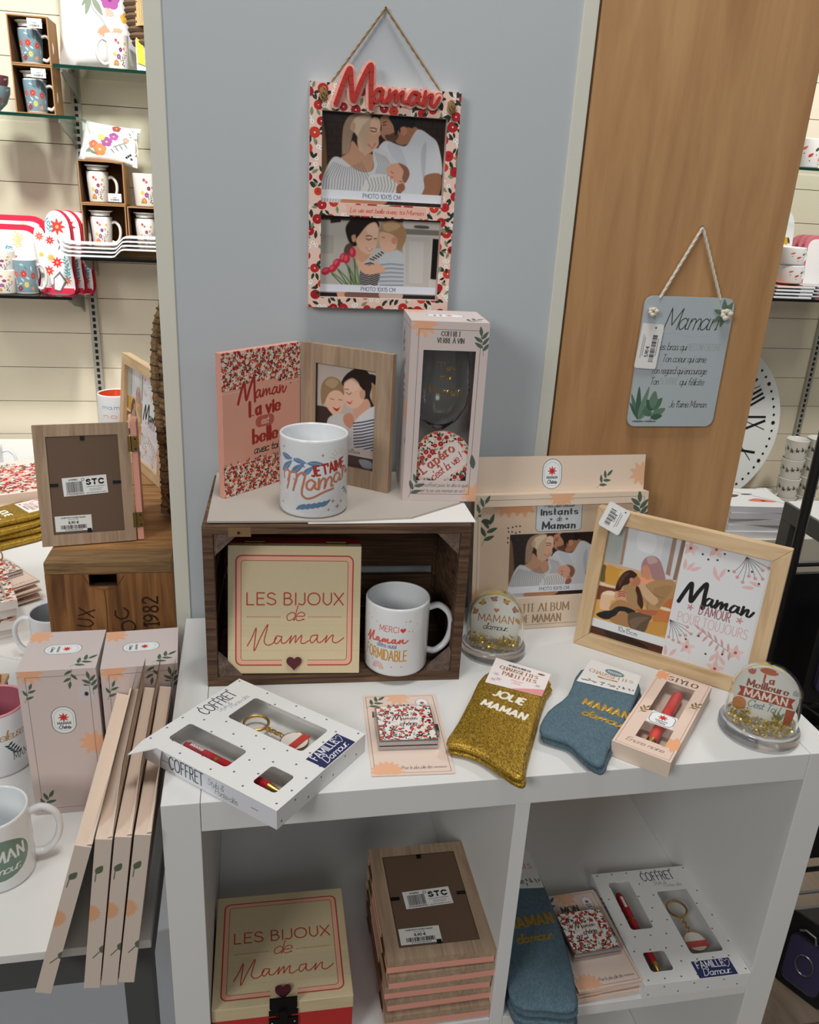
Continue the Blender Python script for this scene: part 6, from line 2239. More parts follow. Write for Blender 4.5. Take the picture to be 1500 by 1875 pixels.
# ------------------------------------------------------------------ stacks on the left table
def lying(mb_fn, name, label, cat, loc, yaw, group=None):
    b = MB()
    mb_fn(b)
    o = tag(b.build(name), label, cat, group)
    place(o, loc, yaw)
    return o
G1 = 'floral hanging frames stacked on the left table'
frame_edge = mat('frame_edge_white', (224, 216, 210), .55)
for i in range(4):
    t = thing('hanging_picture_frame', ('topmost', 'second', 'third', 'lowest')[i]+' red floral frame of the flat stack at the edge of the photo' if i == 0 else ('topmost', 'second', 'third', 'lowest')[i]+' red floral frame of the flat stack on the left table', 'picture frame', (-48.9-.5*i, 66.2+.9*i, ZT+(3-i)*2.35+1.7), 22+(0, 3, -2, 1)[i], 90, 0, G1)
    b = MB()
    b.plate(18.1, 25.65, 1.65, [(1.47, 12.6, 16.6, 22.7), (1.47, 1.25, 16.6, 11.05)], m_hang, frame_edge)
    b.build('frame', t)
    S, _ = hero('brush', 12.3)
    b = MB()
    for q in S:
        b.ribbon([(p[0]+3.0, p[1]+23.3) for p in q[::2]]+[(q[-1][0]+3.0, q[-1][1]+23.3)], .62, -.32, -.02, mat('pale_pink_board'))
    b.build('sign_board', t)
    if i == 0:
        b = MB()
        for q in S:
            b.ribbon([(p[0]+3.0, p[1]+23.3) for p in q[::2]]+[(q[-1][0]+3.0, q[-1][1]+23.3)], .27, -.75, -.33, mat('red_letter_paint'))
        b.build('raised_word', t)
    b = MB()
    b.tube(spline([(16.9, -.3, 24.5), (18.4, .3, 25.2), (18.8, 1.0, 23.6), (18.4, 1.4, 21.8)], 6), .16, rope_mat, 6)
    b.build('twine', t)
G2 = 'mirror cards stacked on the left table'
rot = 40
for i in range(5):
    loc = (-39.5+.3*(i % 2), 84.8-.4*(i % 3), ZT+(4-i)*1.0)
    if i == 0:
        mirror('topmost mirror card of the stack left of the amber wine crate', loc, rot, G2)
    else:
        o = lying(lambda b: (b.box(0, 9.05, 0, 15.1, .55, .8, mat('peach_board'), top=m_mc), b.box(1.2, 7.8, 4.2, 10.8, 0, .54, chrome)), 'pocket_mirror', ('second', 'third', 'fourth', 'lowest')[i-1]+' mirror card of the stack left of the amber wine crate', 'pocket mirror', loc, rot+(3, -2, 2, -3)[i-1], G2)
G3 = 'gold socks stacked on the left table'
for i in range(4):
    P = [(x*1.05, y*1.05) for x, y in ((0, 0), (9, 0), (9.3, 8), (9, 19), (8.4, 24), (5, 26), (-3, 25.5), (-6, 24), (-5, 20), (0, 16))]
    z = ZT+(3-i)*1.55
    t = thing('pair_of_socks', ('topmost', 'second', 'third', 'lowest')[i]+' gold socks of the stack at the far left of the table', 'socks', (-37.5+.3*i, 124.0-.5*i, z), 128+(0, 4, -3, 2)[i], group=G3)
    sock_layer([(p[0], -p[1]) if False else p for p in P], 0, 1.5, gold_knit).build('sock', t, smooth=True, angle=75)
    b = MB()
    b.box(1.2, 8.6, -2.0, 4.2, 1.5, 1.6, paper, top=m_l0)
    b.build('label_card', t)
    if i == 0:
        b = MB()
        flat_text(b, 'JOLIE', 4.6, 9.0, 1.53, 1.6, 180, cream_ink, 'sans', .2, 4.4)
        flat_text(b, 'MAMAN', 4.6, 12.0, 1.53, 1.6, 180, cream_ink, 'sans', .2, 6.0)
        b.build('lettering', t)
G4 = 'boxed frames stacked at the far left of the table'
def boxed_print():
    c = Cv(22, 26, (232, 214, 202), 14)
    c.floral(2.2, 2.2, 19.8, 20, 1.5, 31, (236, 190, 180))
    c.frame(2.2, 2.2, 19.8, 20, .2, .12, (120, 104, 96))
    c.text('Mon cadre', 11, 22.6, 1.6, (130, 112, 100), 'serif', wt=.14)
    c.text('Maman chérie', 11, 20.8, 1.3, (130, 112, 100), 'script', wt=.12)
    return c.done('boxed_frame_print', .5)
m_bf = boxed_print()
for i in range(3):
    lying(lambda b: b.box(0, 22, 0, 26, 0, 2.6, pinkbox, top=m_bf, front=album_card), 'gift_carton', ('topmost', 'middle', 'lowest')[i]+' flat pink carton of the far stack behind the gold socks', 'gift carton', (-58.5+.6*i, 126.5-.8*i, ZT+(2-i)*2.65), 20+(0, 3, -2)[i], G4)
lying(lambda b: b.box(0, 14, 0, 20, 0, .3, paper), 'paper_pack', 'white paper pack lying between floral frames and the grey inside mug', 'paper', (-39, 70, ZT), -24)
lying(lambda b: (b.box(0, 6, 0, 8, 0, .12, mat('pale_blue_slip', (206, 210, 224), .6)),), 'paper_slip', 'pale blue printed slip on the table against the amber wine crate', 'paper', (-29.6, 81, ZT+.35), 20)
def saucer():
    t = thing('plate', 'white plate lying at the back of the left table', 'plate', (-50.5, 167, ZT))
    b = MB()
    b.lathe([(.01, 0), (4, 0), (4.2, .4), (9.4, 1.5), (9.6, 1.7), (9.3, 1.75), (4, .75), (.01, .7)], ceramic, 40)
    b.build('dish', t, smooth=True)
saucer()
lying(lambda b: b.box(0, 4, 0, 6, 0, 3.2, mat('bright_red_card', (198, 34, 38), .5)), 'small_box', 'bright red little box behind the flat pink cartons', 'box', (-44.5, 150, ZT), 25)
mug('mug', 'white cup with only its handle in view beside the far white plate', (-62, 165, ZT), 0, None, ha=10)
def easel():
    t = thing('wooden_ornament', 'little wooden stand with red printed top at the edge of the left table', 'ornament', (-33.2, 52.5, ZT))
    b = MB()
    b.box(-4, 3, -.2, 4.5, 2.6, 3.4, pale_wood)
    b.build('board', t, bevel=.1)
    for x, y in ((-3.6, .2), (1.9, .2), (-3.6, 3.5), (1.9, 3.5)):
        b = MB()
        b.tube([(x+.4, y+.4, 2.58), (x+.55, y+.3, 0)], [.5, .38], mat('rust_paint', (132, 60, 44), .6), 8)
        b.build('leg', t)
    b = MB()
    b.prism([(-3.4, 3.42), (2.4, 3.42), (2.6, 4.6), (1.6, 5.6), (.6, 5.3), (-.6, 6.2), (-2.2, 5.8), (-3.4, 6.4)], 1.0, 2.0, mat('tomato_paint', (206, 84, 58), .5), 'y')
    b.build('red_motif', t)
easel()
# ------------------------------------------------------------------ slotted uprights and glass shelves on the back wall
def upright(x, label):
    t = thing('slotted_upright', label, 'wall rail', (x, 209.0, 0))
    b = MB()
    b.box(-1.3, 1.3, -.3, 1.0, 2, 250, mat('grey_rail', (176, 172, 160), .45, .4))
    b.build('rail', t)
    b = MB()
    for i in range(120):
        b.box(-.45, .45, -.36, -.3, 6+i*2.0, 7.2+i*2.0, mat('rail_slot', (34, 32, 30), .8))
    o = b.build('slots', t)
    o['kind'] = 'stuff'
upright(-38.4, 'slotted metal wall rail beside the left glass shelves')
upright(218.2, 'slotted metal wall rail to the right of the big clock')
def glass_shelf(x0, x1, z, label, brackets, dark=False):
    t = thing('glass_shelf', label, 'shelf', (0, 0, 0))
    b = MB()
    g = film('smoked_shelf_glass', (176, 178, 172), .07) if dark else shelf_glass
    e = mat('black_glass_edge', (14, 14, 14), .2) if dark else glass_edge
    b.box(x0, x1, 185, 209, z-.8, z, g, front=e, left=e, right=e)
    b.build('pane', t)
    for x in brackets:
        b = MB()
        b.prism([(208.9, z-.85), (187, z-.85), (187, z-1.6), (192, z-3.4), (203, z-5.2), (208.9, z-7.5)], x-.25, x+.25, mat('bracket_grey', (150, 150, 146), .35, .6), 'x')
        b.build('bracket', t)
    return t
glass_shelf(-39.2, 60, 161.4, 'upper glass shelf on the cream wall carrying the white cushion', (-37.6, 20))
glass_shelf(-130, -34.6, 149.3, 'glass shelf on the cream wall carrying the boxed blue mugs', (-39.2, -100))
glass_shelf(-36.6, 60, 113.4, 'dark glass shelf carrying the white tray stack and floral boxed mugs', (-36.1, 30), True)
glass_shelf(-130, -39.8, 102.4, 'dark glass shelf carrying the oven gloves', (-41, -100), True)
glass_shelf(150, 262, 148.8, 'right hand upper glass shelf behind the wood panel', (218,))
glass_shelf(150, 262, 108.6, 'right hand lower glass shelf with the stacked cups', (218,), True)

# ------------------------------------------------------------------ printed crockery patterns
def bouquet(c, m, h):
    r = random.Random(4)
    for x, y, q, col in ((-1.2, 1.3, .9, (226, 140, 90)), (-.2, 3.0, .75, (150, 90, 150)), (-1.6, 3.6, .6, (224, 190, 90)), (.6, 4.9, .6, (120, 60, 110)), (-.9, 7.3, .45, (170, 60, 70)), (-.1, 6.7, .4, (190, 80, 80)), (2.4, 6.6, .45, (200, 170, 90)), (1.9, 5.2, .4, (210, 130, 100)), (2.9, 4.4, .35, (214, 130, 110))):
        c.flower(m+x, y, q, col, (236, 206, 120))
    for i in range(6):
        c.leaf(m+.6+i*.35, 1.6+i*.35, 1.1, 20 if i % 2 else 100, (110, 124, 110), .25)
    for x, y in ((1.2, 1.0), (1.8, .7), (1.5, 1.5)):
        c.ell(m+x, y, .22, .25, (60, 60, 80))
    for x in (-2.3, -1.7, -.6):
        c.leaf(m+x, .4, 1.0, 70, (120, 150, 100), .4)
def blue_flowers(c, m, h):
    r = random.Random(2)
    for i in range(14):
        x, y = m+r.uniform(-5, 5), r.uniform(.8, h-.8)
        c.leaf(x, y, 1.5, r.uniform(0, 360), r.choice(((170, 200, 200), (90, 130, 136), (190, 210, 206))), .35)
    for x, y, q, col in ((-.3, 5.2, 1.25, (196, 60, 54)), (-3.1, 5.0, 1.0, (206, 84, 70)), (.4, 2.2, 1.0, (224, 206, 110)), (-2.0, 1.2, 1.0, (150, 50, 60)), (3.0, 4.6, 1.1, (190, 60, 54)), (2.6, 1.2, .8, (214, 150, 110)), (-4.6, 2.6, .9, (206, 90, 74))):
        c.daisy(m+x, y, q, col, 9, cen=(236, 140, 90), fat=.35)
def white_bold(c, m, h):
    for x, y, q, col in ((0, 5, 1.0, (70, 84, 70)), (1.8, 2.0, .8, (206, 110, 90)), (-2, 3, 1.0, (200, 70, 60)), (3.5, 5, 1.0, (70, 84, 70)), (-4, 5.4, .9, (206, 110, 90))):
        c.leaf(m+x, y, 2.0*q, 40, col, .5)
        c.ell(m+x+.6, y-1.2, .2, .2, (80, 80, 80))
def black_fl(c, m, h):
    r = random.Random(9)
    for i in range(13):
        x, y = m+(i-6)*2.0, h*.5+r.uniform(-.5, .5)
        c.daisy(x, y, 1.0, (50, 50, 46), 5, rot=20*i, fat=.4)
        c.leaf(x, y, 1.6, 110, (120, 116, 90), .4)
m_bq = mug_print(bouquet, 'bouquet_mug_print', bg=(226, 222, 214), ppc=16)
m_bl = mug_print(blue_flowers, 'blue_flower_mug_print', bg=(122, 146, 156), ppc=16)
m_wb = mug_print(white_bold, 'bold_leaf_mug_print', bg=(230, 226, 220), ppc=14)
m_bk = mug_print(black_fl, 'black_floral_mug_print', bg=(222, 218, 206), ppc=12)
cream_gl = mat('cream_glaze', (224, 220, 212), .2)
def tag_card(parent, x, y, z, w=3.6, h=2.2):
    b = MB()
    b.box(x, x+w, y-.1, y, z, z+h, paper, front=mat('shelf_price_tag_print'))
    b.build('price_label', parent)
c = Cv(3.6, 2.2, (234, 233, 230), 24)
c.barcode(.6, .3, 3.0, .8, seed=2)
c.text('9,90 €', 1.8, 1.0, .3, (40, 40, 42), wt=.06)
c.scrawl(.6, 1.7, 3.0, .2, (90, 90, 92), 4)
c.done('shelf_price_tag_print', .6)
def boxed_mug(label_box, label_mug, loc, print_m, W=9.9, H=11.1, D=10.2, yaw=0, tagpos=None, out=None, group=None):
    t = thing('display_box', label_box, 'box', loc, yaw, group=group)
    b = MB()
    k = .3
    b.box(0, W, 0, D, 0, k, kraft)
    b.box(0, W, 0, D, H-k, H, kraft)
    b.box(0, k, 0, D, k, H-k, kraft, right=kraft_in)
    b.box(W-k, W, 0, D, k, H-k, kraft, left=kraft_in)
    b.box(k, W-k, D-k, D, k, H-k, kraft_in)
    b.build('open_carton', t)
    if tagpos:
        tag_card(t, tagpos[0], -.05, tagpos[1])
    m = mug('mug', label_mug, (loc[0]+4.4*math.cos(R(yaw))-4.7*math.sin(R(yaw)), loc[1]+4.7+4.4*math.sin(R(yaw)), loc[2]+k+.02), yaw, print_m, r=3.1, h=8.3, ha=-8, taper=.16, hs=.72, rim=cream_gl, outer=out or cream_gl, handle_m=cream_gl, inner=cream_gl)
    l = MB()
    l.lathe([(.01, 9.3), (2.9, 9.5), (3.5, 9.95), (3.4, 10.0), (.01, 9.6)], cream_gl, 28, cy=-.4)
    l.lathe([(2.6, 8.6), (2.7, 9.35)], cream_gl, 28, cy=-.5)
    l.build('lid', m, smooth=True)
    return t
GB = 'kraft display boxes with blue floral mugs'
boxed_mug('upper kraft box holding a blue floral mug at the top left', 'blue floral mug inside the upper kraft box at the top left', (-49.9, 187.5, 149.35+11.7), m_bl, W=9.9, H=11.2, D=11, tagpos=(4.9, 8.4), group=GB)
boxed_mug('lower kraft box holding a blue floral mug on the second glass shelf', 'blue floral mug inside the lower kraft box on the second glass shelf', (-49.9, 187.5, 149.34), m_bl, W=9.9, H=11.6, D=11, tagpos=(4.7, 8.7), group=GB)
GC = 'kraft display boxes with white floral mugs'
zf = 113.45
boxed_mug('lower kraft box with white floral mug behind the tray stack', 'white floral mug in the lower kraft box behind the tray stack', (-36.6, 193, zf+1.9), m_bq, W=12.0, H=12.0, D=11, group=GC)
boxed_mug('upper kraft box with white floral mug beneath the floral pouch', 'white floral mug in the upper kraft box beneath the floral pouch', (-36.7, 193, zf+14.0), m_bq, W=12.2, H=11.4, D=11, tagpos=(7.6, .8), group=GC)
boxed_mug('kraft box with white floral mug next to the white trim', 'white floral mug in the kraft box next to the white trim', (-24.2, 193, zf+1.9), m_bq, W=12.0, H=11.8, D=11, group=GC)
b = MB()
b.box(-37, -10, 192.6, 206, zf, zf+1.85, kraft)
tag(b.build('cardboard_sheet'), 'flat kraft base under the boxed white floral mugs', 'cardboard')
mug('mug', 'white floral mug standing on top of a kraft box next to the white trim', (-19.2, 197.5, zf+13.75), 12, m_bq, r=3.5, h=9.0, taper=.12, ha=60, outer=cream_gl, rim=cream_gl)
mug('mug', 'white floral mug on the upper glass shelf before the cushion', (-23.6, 190.5, 161.45), 15, m_bq, r=3.0, h=8.5, ha=190, taper=.12, hs=.8, outer=cream_gl, rim=cream_gl)
mug('mug', 'blue floral mug standing free on the oven glove shelf', (-52.9, 191, 102.45), 8, m_bl, r=3.3, h=9.6, ha=-5, hs=.7, taper=.06, rim=cream_gl, outer=cream_gl, handle_m=cream_gl)
def bowl(label, loc, m):
    t = thing('bowl', label, 'bowl', loc, group='floral bowls stacked at the left edge')
    b = MB()
    b.lathe([(.01, 0), (2.4, 0), (2.5, .5)], cream_gl, 32)
    b.lathe([(2.5, .5), (4.2, 2.2), (5.2, 4.6), (5.4, 6.2)], m, 32, uvr=[0, .4, .8, 1])
    b.lathe([(5.4, 6.2), (5.2, 6.2), (4.9, 4.6), (3.9, 2.5), (.01, 1.0)], cream_gl, 32)
    b.build('dish', t, smooth=True)
m_pl = mug_print(blue_flowers, 'plum_flower_bowl_print', bg=(116, 72, 88), ppc=14)
bowl('blue floral bowl at the left edge of the second glass shelf', (-57.0, 191, 149.35), m_bl)
bowl('plum floral bowl stacked on the blue floral bowl at the left edge', (-57.2, 191, 151.9), m_pl)

# ------------------------------------------------------------------ cushion, pouch, basket with straw fringe
def cushion_canvas(W, H, kind):
    c = Cv(W, H, (232, 231, 229), 16)
    gr = (132, 142, 124)
    if kind == 0:
        c.line(spline([(12, 26), (9.5, 16), (12, 12), (15, 7.5)], 6), .18, (120, 124, 116))
        for x, y, a, L in ((9.4, 18, 230, 4), (9.2, 17.5, 255, 5), (9.8, 17.4, 300, 5.5), (10.6, 20, 320, 5), (12, 22, 210, 4)):
            c.leaf(x, y, L, a, gr, .3)
        c.flower(14.6, 17.0, 2.6, (160, 84, 148), (120, 40, 110))
        c.flower(18.6, 12.6, 1.4, (220, 160, 70))
        c.daisy(12.8, 9.8, 2.6, (230, 150, 120), 6, a0=220, a1=330, fat=.45)
        c.daisy(15.6, 9.4, 2.2, (230, 160, 130), 6, a0=250, a1=380, fat=.45)
        c.daisy(13.8, 13.0, 2.0, (230, 170, 150), 5, a0=0, a1=120, fat=.5)
        c.text('home', 14, 6.5, 1.6, (150, 150, 154), 'script', wt=.14)
    else:
        for x, y, q, col in ((2.8, 3.5, 1.0, (222, 110, 84)), (4.3, 2.4, 1.4, (226, 132, 88)), (5.6, 4.4, 1.2, (150, 84, 140)), (7.0, 6.0, 1.0, (164, 84, 150)), (4.4, 5.4, .8, (220, 196, 110)), (7.3, 8.3, .9, (170, 84, 80)), (9.6, 5.6, .7, (226, 150, 140))):
            c.flower(x, y, q, col)
        for i in range(7):
            c.leaf(6.5+i*.45, 3.0+i*.3, 1.5, 30 if i % 2 else -50, (130, 136, 128), .25)
        for i in range(5):
            c.leaf(1.4+i*.6, 1.5, 1.3, 60+30*i, (118, 138, 110), .4)
        for x, y in ((10.3, 2.0), (10.9, 1.5), (10.7, 2.4), (9.9, 1.6)):
            c.ell(x, y, .25, .28, (40, 42, 56))
        for i in range(5):
            c.leaf(10.2+i*.25, 6.6+.35*i, 1.0, 120 if i % 2 else 20, (120, 120, 110), .25)
    return c.done('cushion_print_%d' % kind, .85)
def pillow(W, H, T, m, name, label, cat, loc, yaw, tilt, roll=0, extra=None):
    t = thing(name, label, cat, loc, yaw, tilt, roll)
    b = MB()
    n = 16
    for sgn in (-1, 1):
        rows = []
        for i in range(n+1):
            v = i/n
            row = []
            for j in range(n+1):
                u = j/n
                bul = (max(0, 4*u*(1-u))*max(0, 4*v*(1-v)))**.42
                pin = .035*((2*u-1)**2)*((2*v-1)**2)
                x = W*(u+(-.03*math.sin(math.pi*v) if u > .5 else .03*math.sin(math.pi*v))*abs(2*u-1))
                z = H*(v+(-.03*math.sin(math.pi*u) if v > .5 else .03*math.sin(math.pi*u))*abs(2*v-1))
                row.append((x, sgn*T/2*bul+.15*math.sin(7*u+3*v)*bul, z))
            rows.append(row)
        if sgn > 0:
            rows = [r[::-1] for r in rows]
        b.grid(rows, m, [i/n for i in range(n+1)])
    b.build('cover', t, smooth=True, angle=80)
    if extra:
        extra(t)
    return t
pillow(26, 26, 9, cushion_canvas(26, 26, 0), 'cushion', 'white cushion with painted flowers on the upper glass shelf', 'cushion', (-40.0, 198, 161.5), 0, 10)
def ties(t):
    b = MB()
    for s in (0, 1):
        b.tube(spline([(14.2, -.6, 8.4), (15.2, -1.0, 6.6+s), (15.8, -.8, 4.4), (15.0+s, -.6, 3.0)], 5), .14, cotton, 6)
    b.box(13.2, 15.4, -1.3, -.4, 7.6, 9.4, mat('white_canvas', (230, 228, 224), .85))
    b.build('bow_tie', t)
pillow(16.0, 11.2, 4.4, cushion_canvas(12, 9.5, 1), 'cloth_pouch', 'white floral cloth pouch lying against the wall on the kraft boxes', 'pouch', (-37.0, 197.5, zf+25.6), 0, 20, -6, ties)
def fringe_basket():
    t = thing('straw_basket', 'brown rope rimmed basket with straw fringe at the upper edge beside the white trim', 'basket', (-14.0, 192, 166.5))
    b = MB()
    for i in range(12):
        z = 2+i*1.5
        a = 5.2+2.4*(i/11)**.6
        b.tube([(a*math.cos(q), 4.5*math.sin(q), z) for q in np.linspace(0, 2*math.pi, 26, endpoint=False)], .8, mat('brown_rope', (104, 82, 62), .95, bump=.7, bscale=500), 6, closed=True)
    b.build('coiled_rope', t, smooth=True)
    b = MB()
    for i in range(26):
        a = math.pi+math.pi*i/25
        b.tube([(5.6*math.cos(a)*.9, 5.4*math.sin(a)-.3, 18.5), (5.4*math.cos(a)*.9, 5.9*math.sin(a)-.5, 5.5)], .32, mat('straw', (196, 168, 118), .9), 5)
    o = b.build('straw_fringe', t)
    o['kind'] = 'stuff'
fringe_basket()
def spoon_rest():
    t = thing('notepad', 'white pad with yellow green flap on the upper glass shelf beside the white trim', 'pad', (-18.6, 188.3, 161.45))
    b = MB()
    b.box(0, 5, 0, 1.2, 0, 7.6, paper)
    b.build('pad', t)
    b = MB()
    b.prism([(.3, 2.0), (2.2, 1.4), (2.0, 6.6), (.2, 8.0)], -.1, -.3, mat('lime_card', (206, 206, 66), .6), 'y')
    b.build('flap', t)
spoon_rest()

# ------------------------------------------------------------------ tray stack, oven gloves, pot holders
GTR = 'white melamine trays stacked on the dark glass shelf'
for i in range(4):
    z = zf+.05+i*1.1
    t = thing('tray', ('lowest', 'third', 'second', 'topmost')[i]+' white tray of the stack on the dark glass shelf', 'tray', (-42.0+.3*i, 186.2, z), group=GTR)
    b = MB()
    rows = []
    for u, zz in ((0, 1.0), (.8, .35), (1.8, 0), (13.5, 0), (14.4, .15), (16.2, 1.9), (17.2, 2.1), (36, 2.1)):
        rows.append([(u, 0, zz), (u, 6.2, zz), (u, 6.2, zz+.45), (u, 0, zz+.45)])
    b.grid(rows, mat('white_melamine', (226, 228, 228), .3), None, True)
    b.face(rows[0], mat('white_melamine'))
    b.face(rows[-1][::-1], mat('white_melamine'))
    b.build('sheet', t, smooth=True, angle=35)
crimson = mat('crimson_cotton', (196, 36, 66), .85)
def mitt_outline():
    P = [(1.2, 0), (10.0, 0), (10.0, 8), (10.2, 15), (9.6, 20), (7.4, 22.6), (4.9, 22.4), (3.4, 20), (3.2, 16.5)]
    Q = [(2.6, 17.6), (1.4, 18.4), (.3, 17.4), (0, 14.5), (.8, 9), (1.2, 4)]
    return spline(P+Q, 4, True)
def mitt_print():
    c = Cv(10.4, 23, (228, 226, 224), 18)
    for x, y, q, col in ((6.6, 18.4, 2.3, (206, 60, 50)), (4.4, 14.6, 1.3, (196, 50, 56)), (1.6, 15.6, 1.3, (214, 96, 80)), (3.6, 6.2, 1.5, (200, 60, 54)), (6.0, 8.6, 1.6, (206, 44, 44)), (8.2, 14.0, .8, (206, 60, 60)), (1.8, 10.6, .9, (214, 180, 80)), (4.4, 9.8, 1.2, (216, 166, 80)), (8.4, 3.6, 1.3, (220, 110, 80)), (4.6, 1.8, 1.0, (150, 50, 70))):
        c.daisy(x, y, q, col, 8, cen=(240, 160, 110), fat=.36)
    for x, y, a in ((4.0, 19.6, 100), (4.2, 17.4, 80), (8.6, 8.2, 100), (8.4, 6.0, 80), (8.8, 4.4, 95)):
        c.sprig(x, y-1, 2.6, a, (90, 156, 166), 5, .1)
    for x, y, a in ((6.6, 12.0, 70), (7.0, 13.6, 110), (2.2, 3.2, 60)):
        c.leaf(x, y, 1.6, a, (120, 120, 130), .3)
    return c.done('oven_glove_print', .85)
m_mt = mitt_print()
GM2 = 'floral oven gloves leaning on the left shelf'
for i in range(3):
    t = thing('oven_glove', ('front floral oven glove with a paper tag on the lower left glass shelf', 'middle oven glove showing its crimson lining behind the front one', 'rearmost oven glove showing a crimson edge at the right')[i], 'oven glove', (-50.6+2.0*i, 192.8+2.6*i, 102.45), -2, 6, (0, -1, -3)[i], GM2)
    P = mitt_outline()
    b = MB()
    b.prism(P, 1.1, 0, crimson, 'y', top=m_mt, uvbox=(0, 0, 10.4, 23))
    b.prism([(x+.35, z*1.012) for x, z in P], 2.3, 1.12, crimson, 'y')
    b.build('glove', t, bevel=.12)
    b = MB()
    b.box(1.0, 10.3, -.12, 2.4, -.02, 1.5, crimson)
    b.build('cuff', t, bevel=.2)
    if i == 0:
        b = MB()
        b.prism([(4.6, .9), (6.4, .4), (8.3, 3.4), (6.6, 6.2), (4.7, 4.2)], -.15, -.25, mat('grey_tag_edge', (110, 104, 104), .7), 'y')
        b.prism([(4.9, 1.1), (6.3, .8), (7.8, 3.4), (6.5, 5.3), (5.0, 4.0)], -.26, -.3, paper, 'y')
        b.build('paper_tag', t)
GPH = 'floral pot holders leaning on the left shelf'
def holder_print():
    c = Cv(19, 17, (226, 222, 216), 14)
    for x, y, a in ((6, 12, 200), (7, 12.5, 250), (9, 13, 300), (12, 12, 60), (13, 12.6, 100), (14, 11, 130)):
        c.sprig(x, y, 3.4, a, (80, 150, 160) if x < 10 else (214, 190, 140), 6, .12)
    for x, y, q in ((5, 5, 1.6), (10, 4, 1.5), (13.5, 7.2, 1.4), (15, 3.2, 1.2), (3, 9.5, 1.2), (11.6, 8.6, 1.0)):
        c.daisy(x, y, q, (200, 56, 60), 8, cen=(240, 170, 120), fat=.36)
    return c.done('pot_holder_print', .85)
m_ph = holder_print()
for i in range(2):
    t = thing('pot_holder', ('front floral pot holder with crimson border at the left edge', 'pot holder with crimson border behind the front one at the left edge')[i], 'pot holder', (-68.0+1.6*i, 195+2.4*i, 102.45), 0, 8, 0, GPH)
    c0 = Cv(2, 2, (0, 0, 0), 2)
    hh = 18.5+2.4*i
    b = MB()
    b.prism(c0.rrect(0, 0, 19.5, hh, 5), 1.4, 0, crimson, 'y')
    b.build('border', t, bevel=.2)
    b = MB()
    b.prism(c0.rrect(1.5, 1.5, 18.0, hh-1.6, 3.8), 0, -.3, mat('white_cotton', (228, 224, 220), .9), 'y', top=m_ph)
    b.build('quilted_field', t)
m_fc = mug_print(bouquet, 'pale_floral_cup_print', bg=(224, 216, 204), ppc=14)
for i in range(2):
    mug('mug', ('lower', 'upper')[i]+' pale floral mug of the pair before the pot holders', (-58.9, 190.2, 102.45+5.7*i), 10, m_fc if i == 0 else m_bq, r=3.9, h=6.6 if i == 0 else 6.0, ha=190, taper=.1, outer=cream_gl, rim=cream_gl)

# ------------------------------------------------------------------ right hand side: shelf crockery, clock, plinth
mug('mug', 'white bold leaf cup on the right hand upper glass shelf', (185.6, 191, 148.85), 0, m_wb, r=4.0, h=8.6, ha=70)
mug('mug', 'lower bold leaf cup of the pair on the right hand lower shelf', (188.0, 191, 113.3), 20, m_wb, r=4.3, h=5.8, ha=-6, hs=.8)
mug('mug', 'upper bold leaf cup of the pair on the right hand lower shelf', (187.4, 191, 119.2), 20, m_wb, r=4.3, h=5.6, ha=-6, hs=.8)
GRT = 'white trays under the cups on the right'
for i in range(4):
    t = thing('tray', ('lowest', 'third', 'second', 'topmost')[i]+' white tray under the cups on the right hand shelf', 'tray', (180.8+.2*i, 186.0, 108.65+i*1.12), group=GRT)
    b = MB()
    b.box(0, 14, 0, 16, 0, .6, mat('white_melamine'), top=mat('coral_glaze', (222, 120, 96), .3) if i == 3 else mat('white_melamine'))
    b.box(9.5, 20, .3, 9, .62, 1.08, mat('grey_melamine', (168, 168, 168), .4))
    b.build('sheet', t, bevel=.12)
t = thing('oven_glove', 'white oven glove with a chilli print behind the stacked cups', 'oven glove', (181, 196, 108.7+4.5), 0, 6)
P = mitt_outline()
c = Cv(10.4, 23, (230, 229, 226), 14)
c.line(spline([(1.5, 16), (3, 17.6), (5, 18), (6.2, 17)], 5), 1.2, (206, 60, 50))
c.ell(7.6, 13.2, 1.0, 1.3, (206, 160, 50), 20)
c.ell(8.6, 13.4, .4, 1.1, (70, 70, 56), 20)
b = MB()
b.prism(P, 2, 0, mat('white_cotton'), 'y', top=c.done('chilli_glove_print', .85), uvbox=(0, 0, 10.4, 23))
b.build('glove', t, bevel=.2)
GPR = 'pink edged pot holders on the right shelf'
for i in range(3):
    t = thing('pot_holder', ('front', 'middle', 'rear')[i]+' pink edged pot holder at the right end of the lower shelf', 'pot holder', (194.2-.9*i, 193+2.2*i, 108.7), 0, 6, 0, GPR)
    c0 = Cv(2, 2, (0, 0, 0), 2)
    b = MB()
    b.prism(c0.rrect(0, 0, 18, 20, 4), 1.6, 0, mat('rose_binding', (196, 110, 120), .85), 'y')
    b.build('border', t, bevel=.2)
    b = MB()
    b.prism(c0.rrect(1.2, 1.2, 16.8, 18.8, 3), 0, -.2, mat('white_cotton'), 'y')
    b.build('quilted_field', t)
b = MB()
b.box(150, 262, 172, 208, 0, 27, mat('warm_white_paint', (214, 206, 190), .7))
tag(b.build('display_plinth', bevel=.15), 'low cream plinth along the right hand wall under the clock', 'plinth')
